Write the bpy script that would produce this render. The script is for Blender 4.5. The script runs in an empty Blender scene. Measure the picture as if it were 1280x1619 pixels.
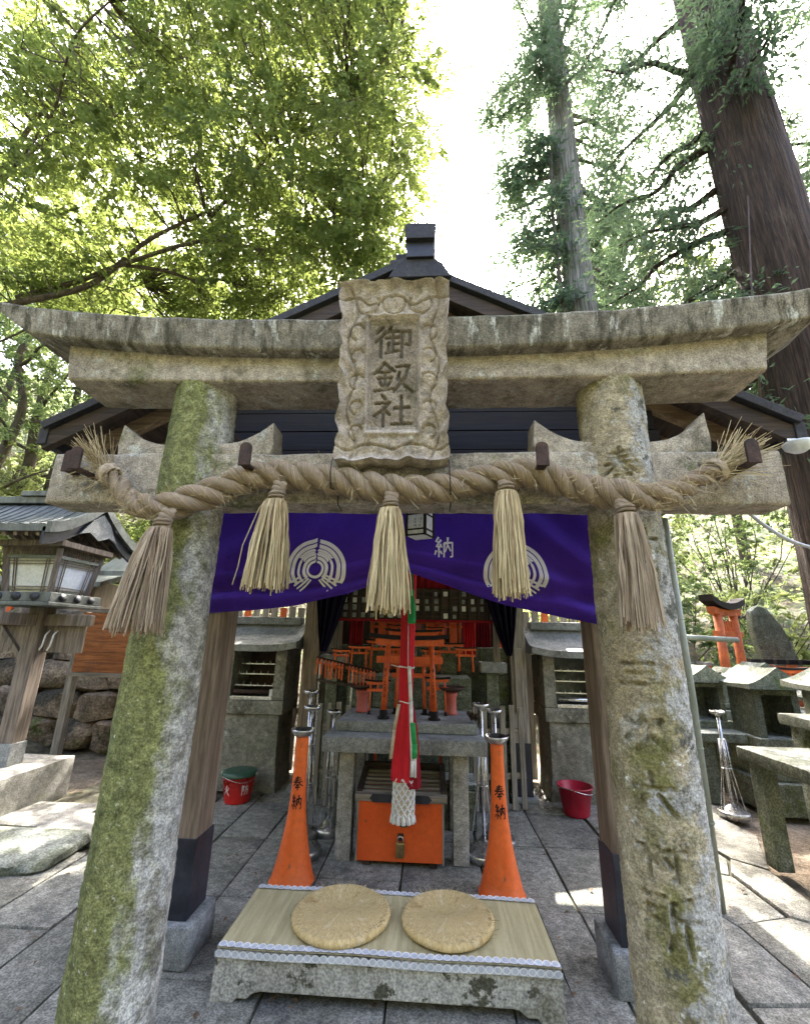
import bpy, bmesh, math, random
import numpy as np
from mathutils import Vector, Matrix, noise

S = bpy.context.scene
COL = S.collection
PI = math.pi
random.seed(7)
RNG = np.random.default_rng(7)

# ------------------------------------------------------------------ camera
cam_d = bpy.data.cameras.new('camera')
cam = bpy.data.objects.new('camera', cam_d)
COL.objects.link(cam)
S.camera = cam
cam_d.sensor_fit = 'HORIZONTAL'
cam_d.sensor_width = 36.0
cam_d.lens = 36.0 * 690 / 1280
cam_d.clip_start = 0.05
cam_d.clip_end = 600
yaw, pitch, roll = math.radians(3.43), math.radians(16.1), math.radians(1.17)
F = Vector((-math.sin(yaw) * math.cos(pitch), math.cos(yaw) * math.cos(pitch), math.sin(pitch)))
R0 = Vector((math.cos(yaw), math.sin(yaw), 0))
U0 = R0.cross(F)
R_ = R0 * math.cos(roll) + U0 * math.sin(roll)
U_ = -R0 * math.sin(roll) + U0 * math.cos(roll)
m3 = Matrix((R_, U_, -F)).transposed()
cam.matrix_world = Matrix.Translation((0, 0, 1.5)) @ m3.to_4x4()

# ------------------------------------------------------------------ light
SUN_ELEV, SUN_AZ = math.radians(50), math.radians(8)      # azimuth measured from +Y towards +X
w = bpy.data.worlds.new('World')
S.world = w
w.use_nodes = True
wn = w.node_tree
for n in list(wn.nodes):
    wn.nodes.remove(n)
sky = wn.nodes.new('ShaderNodeTexSky')
sky.sky_type = 'NISHITA'
sky.sun_disc = False
sky.sun_elevation = SUN_ELEV
sky.sun_rotation = SUN_AZ
sky.air_density = 0.6
sky.dust_density = 7.0
sky.ozone_density = 0.3
bgn = wn.nodes.new('ShaderNodeBackground')
bgn.inputs['Strength'].default_value = 0.15
wo = wn.nodes.new('ShaderNodeOutputWorld')
wn.links.new(sky.outputs[0], bgn.inputs[0])
wn.links.new(bgn.outputs[0], wo.inputs[0])
sd = bpy.data.lights.new('sun', 'SUN')
sd.energy = 2.4
sd.angle = math.radians(0.55)
sd.color = (1.0, 0.94, 0.84)
sun = bpy.data.objects.new('sun', sd)
COL.objects.link(sun)
sdir = Vector((math.sin(SUN_AZ) * math.cos(SUN_ELEV), math.cos(SUN_AZ) * math.cos(SUN_ELEV), math.sin(SUN_ELEV)))
sun.rotation_euler = sdir.to_track_quat('Z', 'Y').to_euler()
sun.location = sdir * 60
S.view_settings.view_transform = 'Standard'
S.view_settings.look = 'None'
S.view_settings.gamma = 1.0
S.view_settings.exposure = 3.82
S.view_settings.use_curve_mapping = False
S.cycles.max_bounces = 5
S.cycles.diffuse_bounces = 3
S.cycles.glossy_bounces = 2
S.cycles.transmission_bounces = 4
S.cycles.transparent_max_bounces = 4
S.cycles.caustics_reflective = False
S.cycles.caustics_refractive = False
S.cycles.use_denoising = True

# ------------------------------------------------------------------ materials
class NT:
    def __init__(s, name):
        s.m = bpy.data.materials.new(name)
        s.m.use_nodes = True
        s.t = s.m.node_tree
        s.t.nodes.clear()
        s.out = s.t.nodes.new('ShaderNodeOutputMaterial')
    def n(s, typ, ins=None, **props):
        nd = s.t.nodes.new(typ)
        for k, v in props.items():
            setattr(nd, k, v)
        for k, v in (ins or {}).items():
            if isinstance(v, bpy.types.NodeSocket):
                s.t.links.new(v, nd.inputs[k])
            else:
                nd.inputs[k].default_value = v
        return nd
    def rgb(s, c):
        return (c[0], c[1], c[2], 1.0)
    def mix(s, fac, a, b, mode='MIX'):
        nd = s.t.nodes.new('ShaderNodeMix')
        nd.data_type = 'RGBA'
        nd.blend_type = mode
        for i, v in ((0, fac), (6, a), (7, b)):
            if isinstance(v, bpy.types.NodeSocket):
                s.t.links.new(v, nd.inputs[i])
            else:
                nd.inputs[i].default_value = v if i == 0 else (s.rgb(v) if len(v) == 3 else v)
        return nd.outputs[2]
    def math(s, op, a, b=None, clamp=False):
        nd = s.t.nodes.new('ShaderNodeMath')
        nd.operation = op
        nd.use_clamp = clamp
        for i, v in ((0, a), (1, b)):
            if v is None:
                continue
            if isinstance(v, bpy.types.NodeSocket):
                s.t.links.new(v, nd.inputs[i])
            else:
                nd.inputs[i].default_value = v
        return nd.outputs[0]
    def noise(s, vec, scale, detail=4, rough=0.6, dist=0.0):
        return s.n('ShaderNodeTexNoise', {'Vector': vec, 'Scale': scale, 'Detail': detail, 'Roughness': rough, 'Distortion': dist}).outputs[0]
    def ramp(s, v, lo, hi):
        nd = s.n('ShaderNodeMapRange', {'Value': v, 'From Min': lo, 'From Max': hi})
        nd.interpolation_type = 'SMOOTHSTEP'
        return nd.outputs[0]

def tex(name, c1, c2, ns=4.0, stretch=(1, 1, 1), coord='Object', patches=(), speck=0.0, speck_scale=160.0,
        fine=0.25, fine_scale=30.0, bump=0.3, bump_scale=60.0, bump_dist=0.01, rough=0.8, metal=0.0, vary=0.0, spec=0.3, attr=None, coat=0.0):
    """c1/c2 blended by a broad noise, then patches (colour, scale, lo, hi, stretch, direction or None), fine mottling, speckles, bump."""
    N = NT(name)
    tc = N.n('ShaderNodeTexCoord')
    src = tc.outputs[coord]
    oi = N.n('ShaderNodeObjectInfo')
    off = N.n('ShaderNodeVectorMath', {0: src, 1: N.n('ShaderNodeVectorMath', {0: oi.outputs['Random'], 1: (37.0, 11.0, 23.0)}, operation='MULTIPLY').outputs[0]}, operation='ADD').outputs[0] if vary > 0 else src
    vec = N.n('ShaderNodeMapping', {'Vector': off, 'Scale': stretch}).outputs[0]
    a = N.ramp(N.noise(vec, ns, 5, 0.65), 0.32, 0.68)
    col = N.mix(a, c1, c2)
    for p in patches:
        pc, psc, lo, hi = p[:4]
        pst = p[4] if len(p) > 4 and p[4] else (1, 1, 1)
        pdir = p[5] if len(p) > 5 else None
        pv = N.n('ShaderNodeMapping', {'Vector': off, 'Scale': pst, 'Location': (psc * 1.7, psc * 0.3, psc)}).outputs[0]
        val = N.noise(pv, psc, 6, 0.7)
        if pdir:
            g = N.n('ShaderNodeNewGeometry')
            d = N.n('ShaderNodeVectorMath', {0: g.outputs['Normal'], 1: pdir[0]}, operation='DOT_PRODUCT').outputs['Value']
            val = N.math('ADD', val, N.math('MULTIPLY', d, pdir[1]))
        col = N.mix(N.ramp(val, lo, hi), col, pc)
    if attr:
        at = N.n('ShaderNodeAttribute', attribute_name=attr[0])
        col = N.mix(at.outputs['Fac'], col, attr[1])
    if fine:
        f = N.noise(vec, fine_scale, 5, 0.7)
        k = N.math('ADD', N.math('MULTIPLY', N.ramp(f, 0.3, 0.7), 2 * fine), 1.0 - fine)
        col = N.mix(1.0, col, N.n('ShaderNodeCombineColor', {0: k, 1: k, 2: k}).outputs[0], 'MULTIPLY')
    if speck:
        f = N.noise(src, speck_scale, 2, 0.5)
        k = N.math('ADD', N.math('MULTIPLY', N.ramp(f, 0.36, 0.64), 2 * speck), 1.0 - speck)
        col = N.mix(1.0, col, N.n('ShaderNodeCombineColor', {0: k, 1: k, 2: k}).outputs[0], 'MULTIPLY')
    if vary > 0:
        k = N.math('ADD', N.math('MULTIPLY', oi.outputs['Random'], 2 * vary), 1.0 - vary)
        col = N.mix(1.0, col, N.n('ShaderNodeCombineColor', {0: k, 1: k, 2: k}).outputs[0], 'MULTIPLY')
    b = N.n('ShaderNodeBsdfPrincipled', {'Base Color': col, 'Metallic': metal, 'Specular IOR Level': spec, 'Coat Weight': coat, 'Coat Roughness': 0.15})
    rv = N.math('ADD', N.math('MULTIPLY', a, 0.16), rough - 0.08, True)
    N.t.links.new(rv, b.inputs['Roughness'])
    if bump:
        h = N.noise(vec, bump_scale, 5, 0.65)
        bn = N.n('ShaderNodeBump', {'Height': h, 'Strength': bump, 'Distance': bump_dist})
        N.t.links.new(bn.outputs[0], b.inputs['Normal'])
    N.t.links.new(b.outputs[0], N.out.inputs[0])
    return N.m

def leaf_mat(name, dark, light, trans, tmix=0.45, gloss=0.35):
    N = NT(name)
    at = N.n('ShaderNodeAttribute', attribute_name='tone')
    col = N.mix(at.outputs['Fac'], dark, light)
    b = N.n('ShaderNodeBsdfPrincipled', {'Base Color': col, 'Roughness': gloss + 0.15, 'Specular IOR Level': 0.4})
    tcol = N.mix(at.outputs['Fac'], tuple(0.62 * x for x in trans), trans)
    t = N.n('ShaderNodeBsdfTranslucent', {'Color': tcol})
    mx = N.n('ShaderNodeMixShader', {0: tmix, 1: b.outputs[0], 2: t.outputs[0]})
    N.t.links.new(mx.outputs[0], N.out.inputs[0])
    return N.m

def plain(name, c, rough=0.5, metal=0.0, spec=0.5, var=0.12):
    return tex(name, tuple(x * (1 - var) for x in c), tuple(min(1, x * (1 + var)) for x in c), ns=6, fine=0.12, fine_scale=40, bump=0.08, rough=rough, metal=metal, spec=spec)

MOSS = (0.075, 0.10, 0.022)
MOSSD = (0.035, 0.048, 0.014)
LICH = (0.46, 0.47, 0.43)
M = {}
M['torii_beam'] = tex('weathered_granite_beam', (0.295, 0.255, 0.20), (0.43, 0.38, 0.31), ns=3.0, patches=(
    ((0.15, 0.135, 0.095), 4.0, 0.50, 0.68), ((0.14, 0.15, 0.06), 2.2, 0.56, 0.70), (LICH, 8.0, 0.57, 0.68), ((0.10, 0.09, 0.065), 22.0, 0.62, 0.68)), speck=0.26, speck_scale=150, fine=0.28, fine_scale=22, bump=0.55, bump_scale=70, bump_dist=0.012, rough=0.9)
M['torii_top'] = tex('weathered_granite_streaked', (0.18, 0.165, 0.13), (0.30, 0.275, 0.225), ns=3.0, patches=(
    ((0.085, 0.078, 0.056), 9.0, 0.44, 0.62, (2.3, 1, 0.55)), (LICH, 11.0, 0.56, 0.66, (1.6, 1, 0.45)), (MOSSD, 2.2, 0.55, 0.75, None, ((0, 0, 1), 0.3))), speck=0.24, speck_scale=150, fine=0.3, fine_scale=22, bump=0.6, bump_scale=60, bump_dist=0.014, rough=0.92)
M['pillar_mossy'] = tex('mossy_granite_pillar', (0.34, 0.33, 0.30), (0.50, 0.49, 0.45), ns=6.0, patches=(
    ((0.20, 0.19, 0.15), 5.0, 0.50, 0.64), ((0.185, 0.195, 0.075), 3.0, 0.25, 0.47, (1, 1, 0.6), ((-0.93, -0.36, 0), 0.30)), ((0.12, 0.135, 0.05), 5.5, 0.52, 0.70, (1, 1, 0.5), ((-0.85, -0.5, 0), 0.13)), ((0.13, 0.125, 0.085), 30.0, 0.62, 0.70), ((0.48, 0.48, 0.37), 44.0, 0.61, 0.68)),
    speck=0.30, speck_scale=130, fine=0.42, fine_scale=26, bump=0.75, bump_scale=45, bump_dist=0.016, rough=0.93)
M['pillar_carved'] = tex('lichened_granite_pillar', (0.30, 0.255, 0.16), (0.42, 0.365, 0.26), ns=3.5, patches=(
    ((0.155, 0.15, 0.055), 2.6, 0.46, 0.66), ((0.36, 0.355, 0.33), 6.0, 0.50, 0.62, None, ((0.92, -0.3, 0), 0.16)), ((0.10, 0.10, 0.08), 8.0, 0.60, 0.68, None, ((0.92, -0.2, 0), 0.10)), ((0.56, 0.56, 0.52), 16.0, 0.62, 0.67)),
    speck=0.26, speck_scale=130, fine=0.30, fine_scale=20, bump=0.7, bump_scale=50, bump_dist=0.014, rough=0.92, attr=('carve', (0.10, 0.09, 0.038)))
M['plaque'] = tex('carved_stone_plaque', (0.30, 0.255, 0.20), (0.44, 0.385, 0.32), ns=6.0, patches=(
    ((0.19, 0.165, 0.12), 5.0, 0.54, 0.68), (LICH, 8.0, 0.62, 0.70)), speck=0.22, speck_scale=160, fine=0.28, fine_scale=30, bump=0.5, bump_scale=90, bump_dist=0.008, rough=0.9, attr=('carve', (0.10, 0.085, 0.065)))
M['paving'] = tex('grey_paving_stone', (0.15, 0.148, 0.126), (0.25, 0.245, 0.212), ns=2.6, patches=(
    ((0.10, 0.10, 0.095), 2.0, 0.52, 0.7), ((0.13, 0.145, 0.10), 1.3, 0.60, 0.78), ((0.33, 0.33, 0.31), 5.0, 0.62, 0.72)), speck=0.34, speck_scale=120, fine=0.34, fine_scale=20, bump=0.75, bump_scale=60, bump_dist=0.012, rough=0.82, vary=0.16, spec=0.25)
M['dirt'] = tex('packed_earth', (0.13, 0.10, 0.07), (0.24, 0.20, 0.15), ns=2.0, patches=((MOSSD, 1.2, 0.5, 0.65),), speck=0.3, fine=0.35, bump=0.6, bump_scale=30, bump_dist=0.03, rough=0.95)
M['joint'] = tex('dark_mossy_joint', (0.045, 0.042, 0.03), (0.09, 0.085, 0.055), ns=5, patches=((MOSSD, 3.0, 0.5, 0.65),), fine=0.3, bump=0.6, bump_scale=40, rough=0.95)
M['terrain'] = tex('forest_floor', (0.052, 0.048, 0.032), (0.098, 0.086, 0.056), ns=0.6, patches=(((0.035, 0.055, 0.018), 0.5, 0.45, 0.58),), speck=0.3, speck_scale=9, fine=0.4, fine_scale=6, bump=0.8, bump_scale=5, bump_dist=0.1, rough=0.95)
M['stone'] = tex('grey_granite', (0.24, 0.235, 0.21), (0.36, 0.35, 0.32), ns=3.0, patches=(
    ((0.13, 0.125, 0.10), 3.0, 0.52, 0.68), ((0.12, 0.125, 0.06), 2.2, 0.58, 0.74)), speck=0.26, speck_scale=150, fine=0.28, fine_scale=22, bump=0.45, bump_scale=60, bump_dist=0.01, rough=0.88, vary=0.08)
M['stone_cool'] = tex('cool_grey_stone', (0.19, 0.20, 0.20), (0.29, 0.30, 0.295), ns=4.0, patches=(((0.10, 0.105, 0.10), 3.0, 0.55, 0.7),), speck=0.24, speck_scale=150, fine=0.25, bump=0.4, rough=0.85, vary=0.1)
M['stone_green'] = tex('mossy_dark_stone', (0.085, 0.095, 0.068), (0.155, 0.165, 0.12), ns=3.0, patches=(
    (MOSS, 2.5, 0.55, 0.72), ((0.30, 0.32, 0.28), 3.5, 0.55, 0.75, None, ((0, 0, 1), 0.16))), speck=0.32, speck_scale=80, fine=0.3, fine_scale=18, bump=0.5, bump_scale=50, bump_dist=0.012, rough=0.9, vary=0.14)
M['stone_platform'] = tex('mottled_platform_stone', (0.29, 0.28, 0.245), (0.40, 0.39, 0.345), ns=3.0, patches=(
    ((0.075, 0.075, 0.05), 6.5, 0.54, 0.60, (1, 1, 1.2)), ((0.17, 0.165, 0.12), 2.5, 0.52, 0.68)), speck=0.3, speck_scale=90, fine=0.25, bump=0.45, rough=0.88)
M['rock'] = tex('rough_brown_rock', (0.13, 0.10, 0.07), (0.26, 0.20, 0.14), ns=1.8, patches=(((0.05, 0.045, 0.035), 1.6, 0.48, 0.62), (MOSS, 1.4, 0.54, 0.68)), speck=0.3, speck_scale=40, fine=0.35, fine_scale=9, bump=0.9, bump_scale=14, bump_dist=0.04, rough=0.93, vary=0.2)
def wood(name, c1, c2, axis='z', **k):
    st = {'z': (9, 9, 0.6), 'x': (0.6, 9, 9), 'y': (9, 0.6, 9)}[axis]
    kw = dict(ns=3.0, stretch=st, fine=0.22, fine_scale=6, bump=0.35, bump_scale=6, bump_dist=0.006, rough=0.72, vary=0.08)
    kw.update(k)
    return tex(name, c1, c2, **kw)
M['post'] = wood('weathered_brown_post', (0.125, 0.09, 0.062), (0.24, 0.185, 0.14), patches=(((0.30, 0.25, 0.21), 2.0, 0.56, 0.72, (6, 6, 0.5)),))
M['wood_dark_z'] = wood('dark_aged_wood_upright', (0.035, 0.026, 0.02), (0.075, 0.055, 0.042))
M['wood_dark_x'] = wood('dark_aged_wood_level', (0.03, 0.022, 0.018), (0.07, 0.05, 0.04), 'x')
M['wood_dark_y'] = wood('dark_aged_wood_deep', (0.03, 0.022, 0.018), (0.07, 0.05, 0.04), 'y')
M['gable_shaded'] = wood('shade_darkened_gable_board', (0.010, 0.009, 0.010), (0.022, 0.019, 0.019), 'x')  # near-black puts the shade under the roof into the board colour
M['case_stone'] = tex('shade_darkened_granite', (0.165, 0.16, 0.135), (0.27, 0.26, 0.225), ns=3.0, patches=(((0.08, 0.078, 0.06), 2.6, 0.50, 0.66), ((0.11, 0.115, 0.05), 2.0, 0.54, 0.70), ((0.36, 0.35, 0.31), 9.0, 0.60, 0.68)), speck=0.28, speck_scale=140, fine=0.34, fine_scale=26, bump=0.55, bump_scale=60, bump_dist=0.012, rough=0.88)  # granite colour darkened to stand in for the pavilion's deep shade
M['wood_barge'] = wood('brown_barge_board', (0.16, 0.11, 0.065), (0.27, 0.20, 0.12), 'x')
M['wood_grey_z'] = wood('silvered_wood_upright', (0.20, 0.175, 0.145), (0.33, 0.30, 0.26))
M['wood_grey_x'] = wood('silvered_wood_level', (0.17, 0.145, 0.115), (0.29, 0.255, 0.215), 'x')
M['wood_toro'] = wood('grey_brown_lantern_wood', (0.12, 0.095, 0.075), (0.23, 0.19, 0.155))
M['wood_orange'] = wood('orange_varnished_board', (0.22, 0.075, 0.026), (0.35, 0.13, 0.045), 'x', rough=0.6, patches=(((0.16, 0.06, 0.03), 1.3, 0.55, 0.7),))
M['roof'] = tex('dark_roof_bark', (0.018, 0.018, 0.022), (0.045, 0.045, 0.05), ns=5, stretch=(1, 6, 1), patches=(((0.07, 0.07, 0.06), 2.0, 0.6, 0.75),), fine=0.3, bump=0.5, bump_scale=30, rough=0.7, vary=0.2)
M['black_metal'] = tex('black_painted_metal', (0.012, 0.014, 0.022), (0.028, 0.030, 0.042), ns=4, fine=0.3, fine_scale=12, bump=0.12, rough=0.5, spec=0.4, vary=0.1)
M['copper_roof'] = tex('dark_patinated_copper', (0.075, 0.085, 0.085), (0.16, 0.175, 0.17), ns=3, stretch=(4, 1, 1), patches=(((0.20, 0.24, 0.22), 2.0, 0.58, 0.75),), fine=0.25, bump=0.15, rough=0.45, metal=0.35, spec=0.5, vary=0.1)
M['steel'] = tex('brushed_steel', (0.42, 0.42, 0.42), (0.62, 0.62, 0.61), ns=6, patches=(((0.20, 0.18, 0.16), 4.0, 0.60, 0.75),), fine=0.2, bump=0.05, rough=0.28, metal=0.9, spec=0.5)
M['iron'] = tex('rusty_dark_iron', (0.035, 0.024, 0.02), (0.075, 0.045, 0.035), ns=9, fine=0.3, bump=0.3, rough=0.7, metal=0.3)
M['brass'] = tex('worn_brass', (0.30, 0.21, 0.085), (0.42, 0.31, 0.14), ns=9, fine=0.2, bump=0.1, rough=0.4, metal=0.8)
M['vermilion'] = tex('faded_vermilion_paint', (0.60, 0.088, 0.018), (0.72, 0.135, 0.03), ns=4, patches=(((0.42, 0.06, 0.02), 5.0, 0.60, 0.74), ((0.66, 0.24, 0.13), 7.0, 0.64, 0.74)), fine=0.14, fine_scale=30, bump=0.15, rough=0.5, spec=0.4, vary=0.1)
M['cone_paint'] = tex('chipped_orange_paint', (0.76, 0.12, 0.020), (0.82, 0.16, 0.030), ns=3, patches=(((0.70, 0.22, 0.12), 4.0, 0.54, 0.72, (1, 1, 0.5)), ((0.16, 0.10, 0.075), 11.0, 0.63, 0.67, (1.4, 1.4, 0.45)), ((0.52, 0.40, 0.33), 26.0, 0.68, 0.71)), fine=0.1, bump=0.12, rough=0.38, spec=0.5)
M['box_paint'] = tex('offertory_orange_paint', (0.66, 0.092, 0.016), (0.74, 0.12, 0.022), ns=2.2, patches=(((0.42, 0.065, 0.02), 3.0, 0.58, 0.75), ((0.20, 0.08, 0.05), 16.0, 0.66, 0.70), ((0.60, 0.16, 0.07), 2.2, 0.58, 0.72, (1, 1, 2.5))), fine=0.08, bump=0.08, rough=0.42, spec=0.4)
M['vermilion_old'] = tex('weathered_old_vermilion', (0.34, 0.075, 0.022), (0.48, 0.12, 0.035), ns=4, patches=(((0.20, 0.055, 0.025), 4.0, 0.54, 0.70), ((0.50, 0.22, 0.12), 8.0, 0.62, 0.72)), fine=0.22, bump=0.2, rough=0.65, spec=0.3)
M['red_plastic'] = plain('glossy_red_plastic', (0.60, 0.022, 0.018), 0.32)
M['crimson_plastic'] = plain('crimson_plastic', (0.36, 0.012, 0.035), 0.35)
M['green_plastic'] = plain('dark_green_plastic', (0.03, 0.085, 0.055), 0.4)
M['red_clay'] = plain('pink_red_glaze', (0.42, 0.095, 0.075), 0.5)
M['purple'] = tex('purple_cotton', (0.040, 0.013, 0.21), (0.058, 0.020, 0.285), ns=2, patches=(((0.075, 0.036, 0.31), 2.6, 0.50, 0.75, (1, 1, 0.6)), ((0.022, 0.008, 0.11), 1.7, 0.54, 0.74)), fine=0.16, fine_scale=200, bump=0.25, bump_scale=500, bump_dist=0.002, rough=0.85, spec=0.15)
M['dark_cloth'] = tex('blackish_navy_cotton', (0.010, 0.009, 0.022), (0.018, 0.014, 0.035), ns=3, fine=0.1, bump=0.2, bump_scale=300, rough=0.9, spec=0.1)
M['white_print'] = tex('white_cotton_print', (0.66, 0.63, 0.66), (0.76, 0.73, 0.76), ns=8, fine=0.06, bump=0.1, bump_scale=400, bump_dist=0.002, rough=0.85, spec=0.15)
M['red_cloth'] = tex('red_cotton', (0.45, 0.012, 0.022), (0.62, 0.022, 0.035), ns=8, stretch=(2, 2, 0.3), fine=0.12, fine_scale=120, bump=0.2, bump_scale=400, bump_dist=0.002, rough=0.75, spec=0.2)
M['dark_red_cloth'] = tex('maroon_cotton', (0.20, 0.010, 0.018), (0.28, 0.016, 0.026), ns=6, fine=0.12, bump=0.2, bump_scale=300, rough=0.85, spec=0.15)  # plain maroon cotton, deeper than the red one
M['white_cloth'] = plain('white_cotton', (0.72, 0.71, 0.70), 0.8, spec=0.2)
M['cream_cloth'] = plain('cream_cotton', (0.60, 0.50, 0.38), 0.8, spec=0.2)
M['green_cloth'] = plain('green_cotton', (0.03, 0.30, 0.09), 0.8, spec=0.2)
M['dkgreen_cloth'] = plain('dark_green_cord', (0.012, 0.10, 0.05), 0.8, spec=0.2)
M['navy_cloth'] = plain('navy_cotton', (0.02, 0.03, 0.16), 0.8, spec=0.2)
M['paper'] = plain('white_lantern_paper', (0.70, 0.70, 0.66), 0.85, spec=0.15, var=0.06)
M['paper_blue'] = plain('pale_window_paper', (0.66, 0.72, 0.80), 0.6, spec=0.3, var=0.04)
M['ink'] = plain('black_ink', (0.015, 0.012, 0.012), 0.6, spec=0.2)
M['tatami'] = tex('woven_rush_mat', (0.35, 0.30, 0.16), (0.49, 0.43, 0.25), ns=3, stretch=(14, 0.8, 1), patches=(((0.26, 0.21, 0.11), 2.0, 0.56, 0.74),), fine=0.14, fine_scale=70, bump=0.3, bump_scale=120, bump_dist=0.003, rough=0.75)
M['mat_border'] = plain('pale_blue_mat_border', (0.46, 0.49, 0.55), 0.7, spec=0.2)
M['mat_dark'] = plain('dark_mat_edge', (0.03, 0.03, 0.05), 0.8, spec=0.2)
M['straw_rope'] = tex('brown_straw_rope', (0.23, 0.165, 0.105), (0.52, 0.415, 0.285), coord='UV', ns=3.0, stretch=(1.2, 22, 1), fine=0.5, fine_scale=5, bump=0.9, bump_scale=4.5, bump_dist=0.012, rough=0.8)
M['straw'] = tex('pale_straw', (0.46, 0.37, 0.20), (0.66, 0.56, 0.34), ns=25, stretch=(1, 1, 0.15), fine=0.25, fine_scale=60, bump=0.0, rough=0.6, attr=('tone', (0.20, 0.135, 0.07)))
M['straw_grey'] = tex('weathered_straw', (0.32, 0.25, 0.17), (0.52, 0.43, 0.32), ns=25, stretch=(1, 1, 0.15), fine=0.25, fine_scale=60, bump=0.0, rough=0.65, attr=('tone', (0.17, 0.115, 0.075)))
M['cushion'] = tex('golden_straw_cushion', (0.48, 0.34, 0.14), (0.68, 0.53, 0.27), coord='UV', ns=3.0, stretch=(55, 2.2, 1), patches=(((0.76, 0.66, 0.43), 1.6, 0.54, 0.75, (14, 1, 1)), ((0.30, 0.17, 0.05), 1.5, 0.56, 0.74, (10, 1.2, 1))), fine=0.28, fine_scale=8, bump=0.8, bump_scale=5, bump_dist=0.006, rough=0.75)
M['bamboo'] = tex('green_grey_bamboo', (0.17, 0.19, 0.155), (0.28, 0.30, 0.25), ns=2, stretch=(3, 3, 0.6), fine=0.15, bump=0.1, rough=0.5, spec=0.4)
M['grey_plastic'] = plain('grey_conduit', (0.40, 0.42, 0.45), 0.45)
M['bark_cedar'] = tex('red_brown_cedar_bark', (0.034, 0.023, 0.018), (0.078, 0.051, 0.039), ns=2.2, stretch=(7, 7, 0.45), patches=(((0.16, 0.125, 0.095), 1.0, 0.56, 0.72, (4, 4, 0.5)),), fine=0.5, fine_scale=5, bump=1.0, bump_scale=5.0, bump_dist=0.09, rough=0.92)
M['bark_pale'] = tex('pale_peeling_bark', (0.09, 0.082, 0.066), (0.25, 0.235, 0.20), ns=2.2, stretch=(6, 6, 0.35), patches=((MOSS, 0.7, 0.56, 0.7),), fine=0.35, fine_scale=5, bump=0.9, bump_scale=4.0, bump_dist=0.04, rough=0.92)
M['bark_dark'] = tex('dark_branch_bark', (0.05, 0.04, 0.03), (0.12, 0.095, 0.07), ns=4, stretch=(3, 3, 1), fine=0.35, bump=0.6, bump_scale=25, rough=0.92)
M['leaf_maple'] = leaf_mat('yellow_green_leaf', (0.020, 0.042, 0.010), (0.085, 0.12, 0.026), (0.42, 0.52, 0.13), 0.47)
M['leaf_ever'] = leaf_mat('evergreen_leaf', (0.022, 0.05, 0.02), (0.06, 0.10, 0.045), (0.36, 0.48, 0.17), 0.5)
M['leaf_cedar'] = leaf_mat('cedar_spray', (0.022, 0.045, 0.025), (0.055, 0.09, 0.05), (0.20, 0.30, 0.14), 0.42, 0.5)
M['leaf_shrub'] = leaf_mat('pale_shrub_leaf', (0.05, 0.08, 0.025), (0.13, 0.17, 0.06), (0.50, 0.58, 0.20), 0.5)
M['leaf_dead'] = leaf_mat('withered_brown_leaf', (0.09, 0.05, 0.03), (0.20, 0.13, 0.08), (0.22, 0.13, 0.06), 0.3)

# ------------------------------------------------------------------ mesh helpers
ORIG = {}
def origin_of(p):
    return ORIG.get(p.name, Vector((0, 0, 0))) if p else Vector((0, 0, 0))

def tag(o, label=None, cat=None, group=None, kind=None):
    if label: o['label'] = label
    if cat: o['category'] = cat
    if group: o['group'] = group
    if kind: o['kind'] = kind
    return o

def thing(name, loc, label, cat, group=None):
    o = bpy.data.objects.new(name, None)
    o.empty_display_size = 0.2
    COL.objects.link(o)
    o.location = loc
    ORIG[o.name] = Vector(loc)
    return tag(o, label, cat, group)

def link_mesh(me, name, parent, org):
    o = bpy.data.objects.new(name, me)
    COL.objects.link(o)
    if parent:
        o.parent = parent
        ORIG[o.name] = origin_of(parent)
    else:
        o.location = org
        ORIG[o.name] = Vector(org)
    return o

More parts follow.
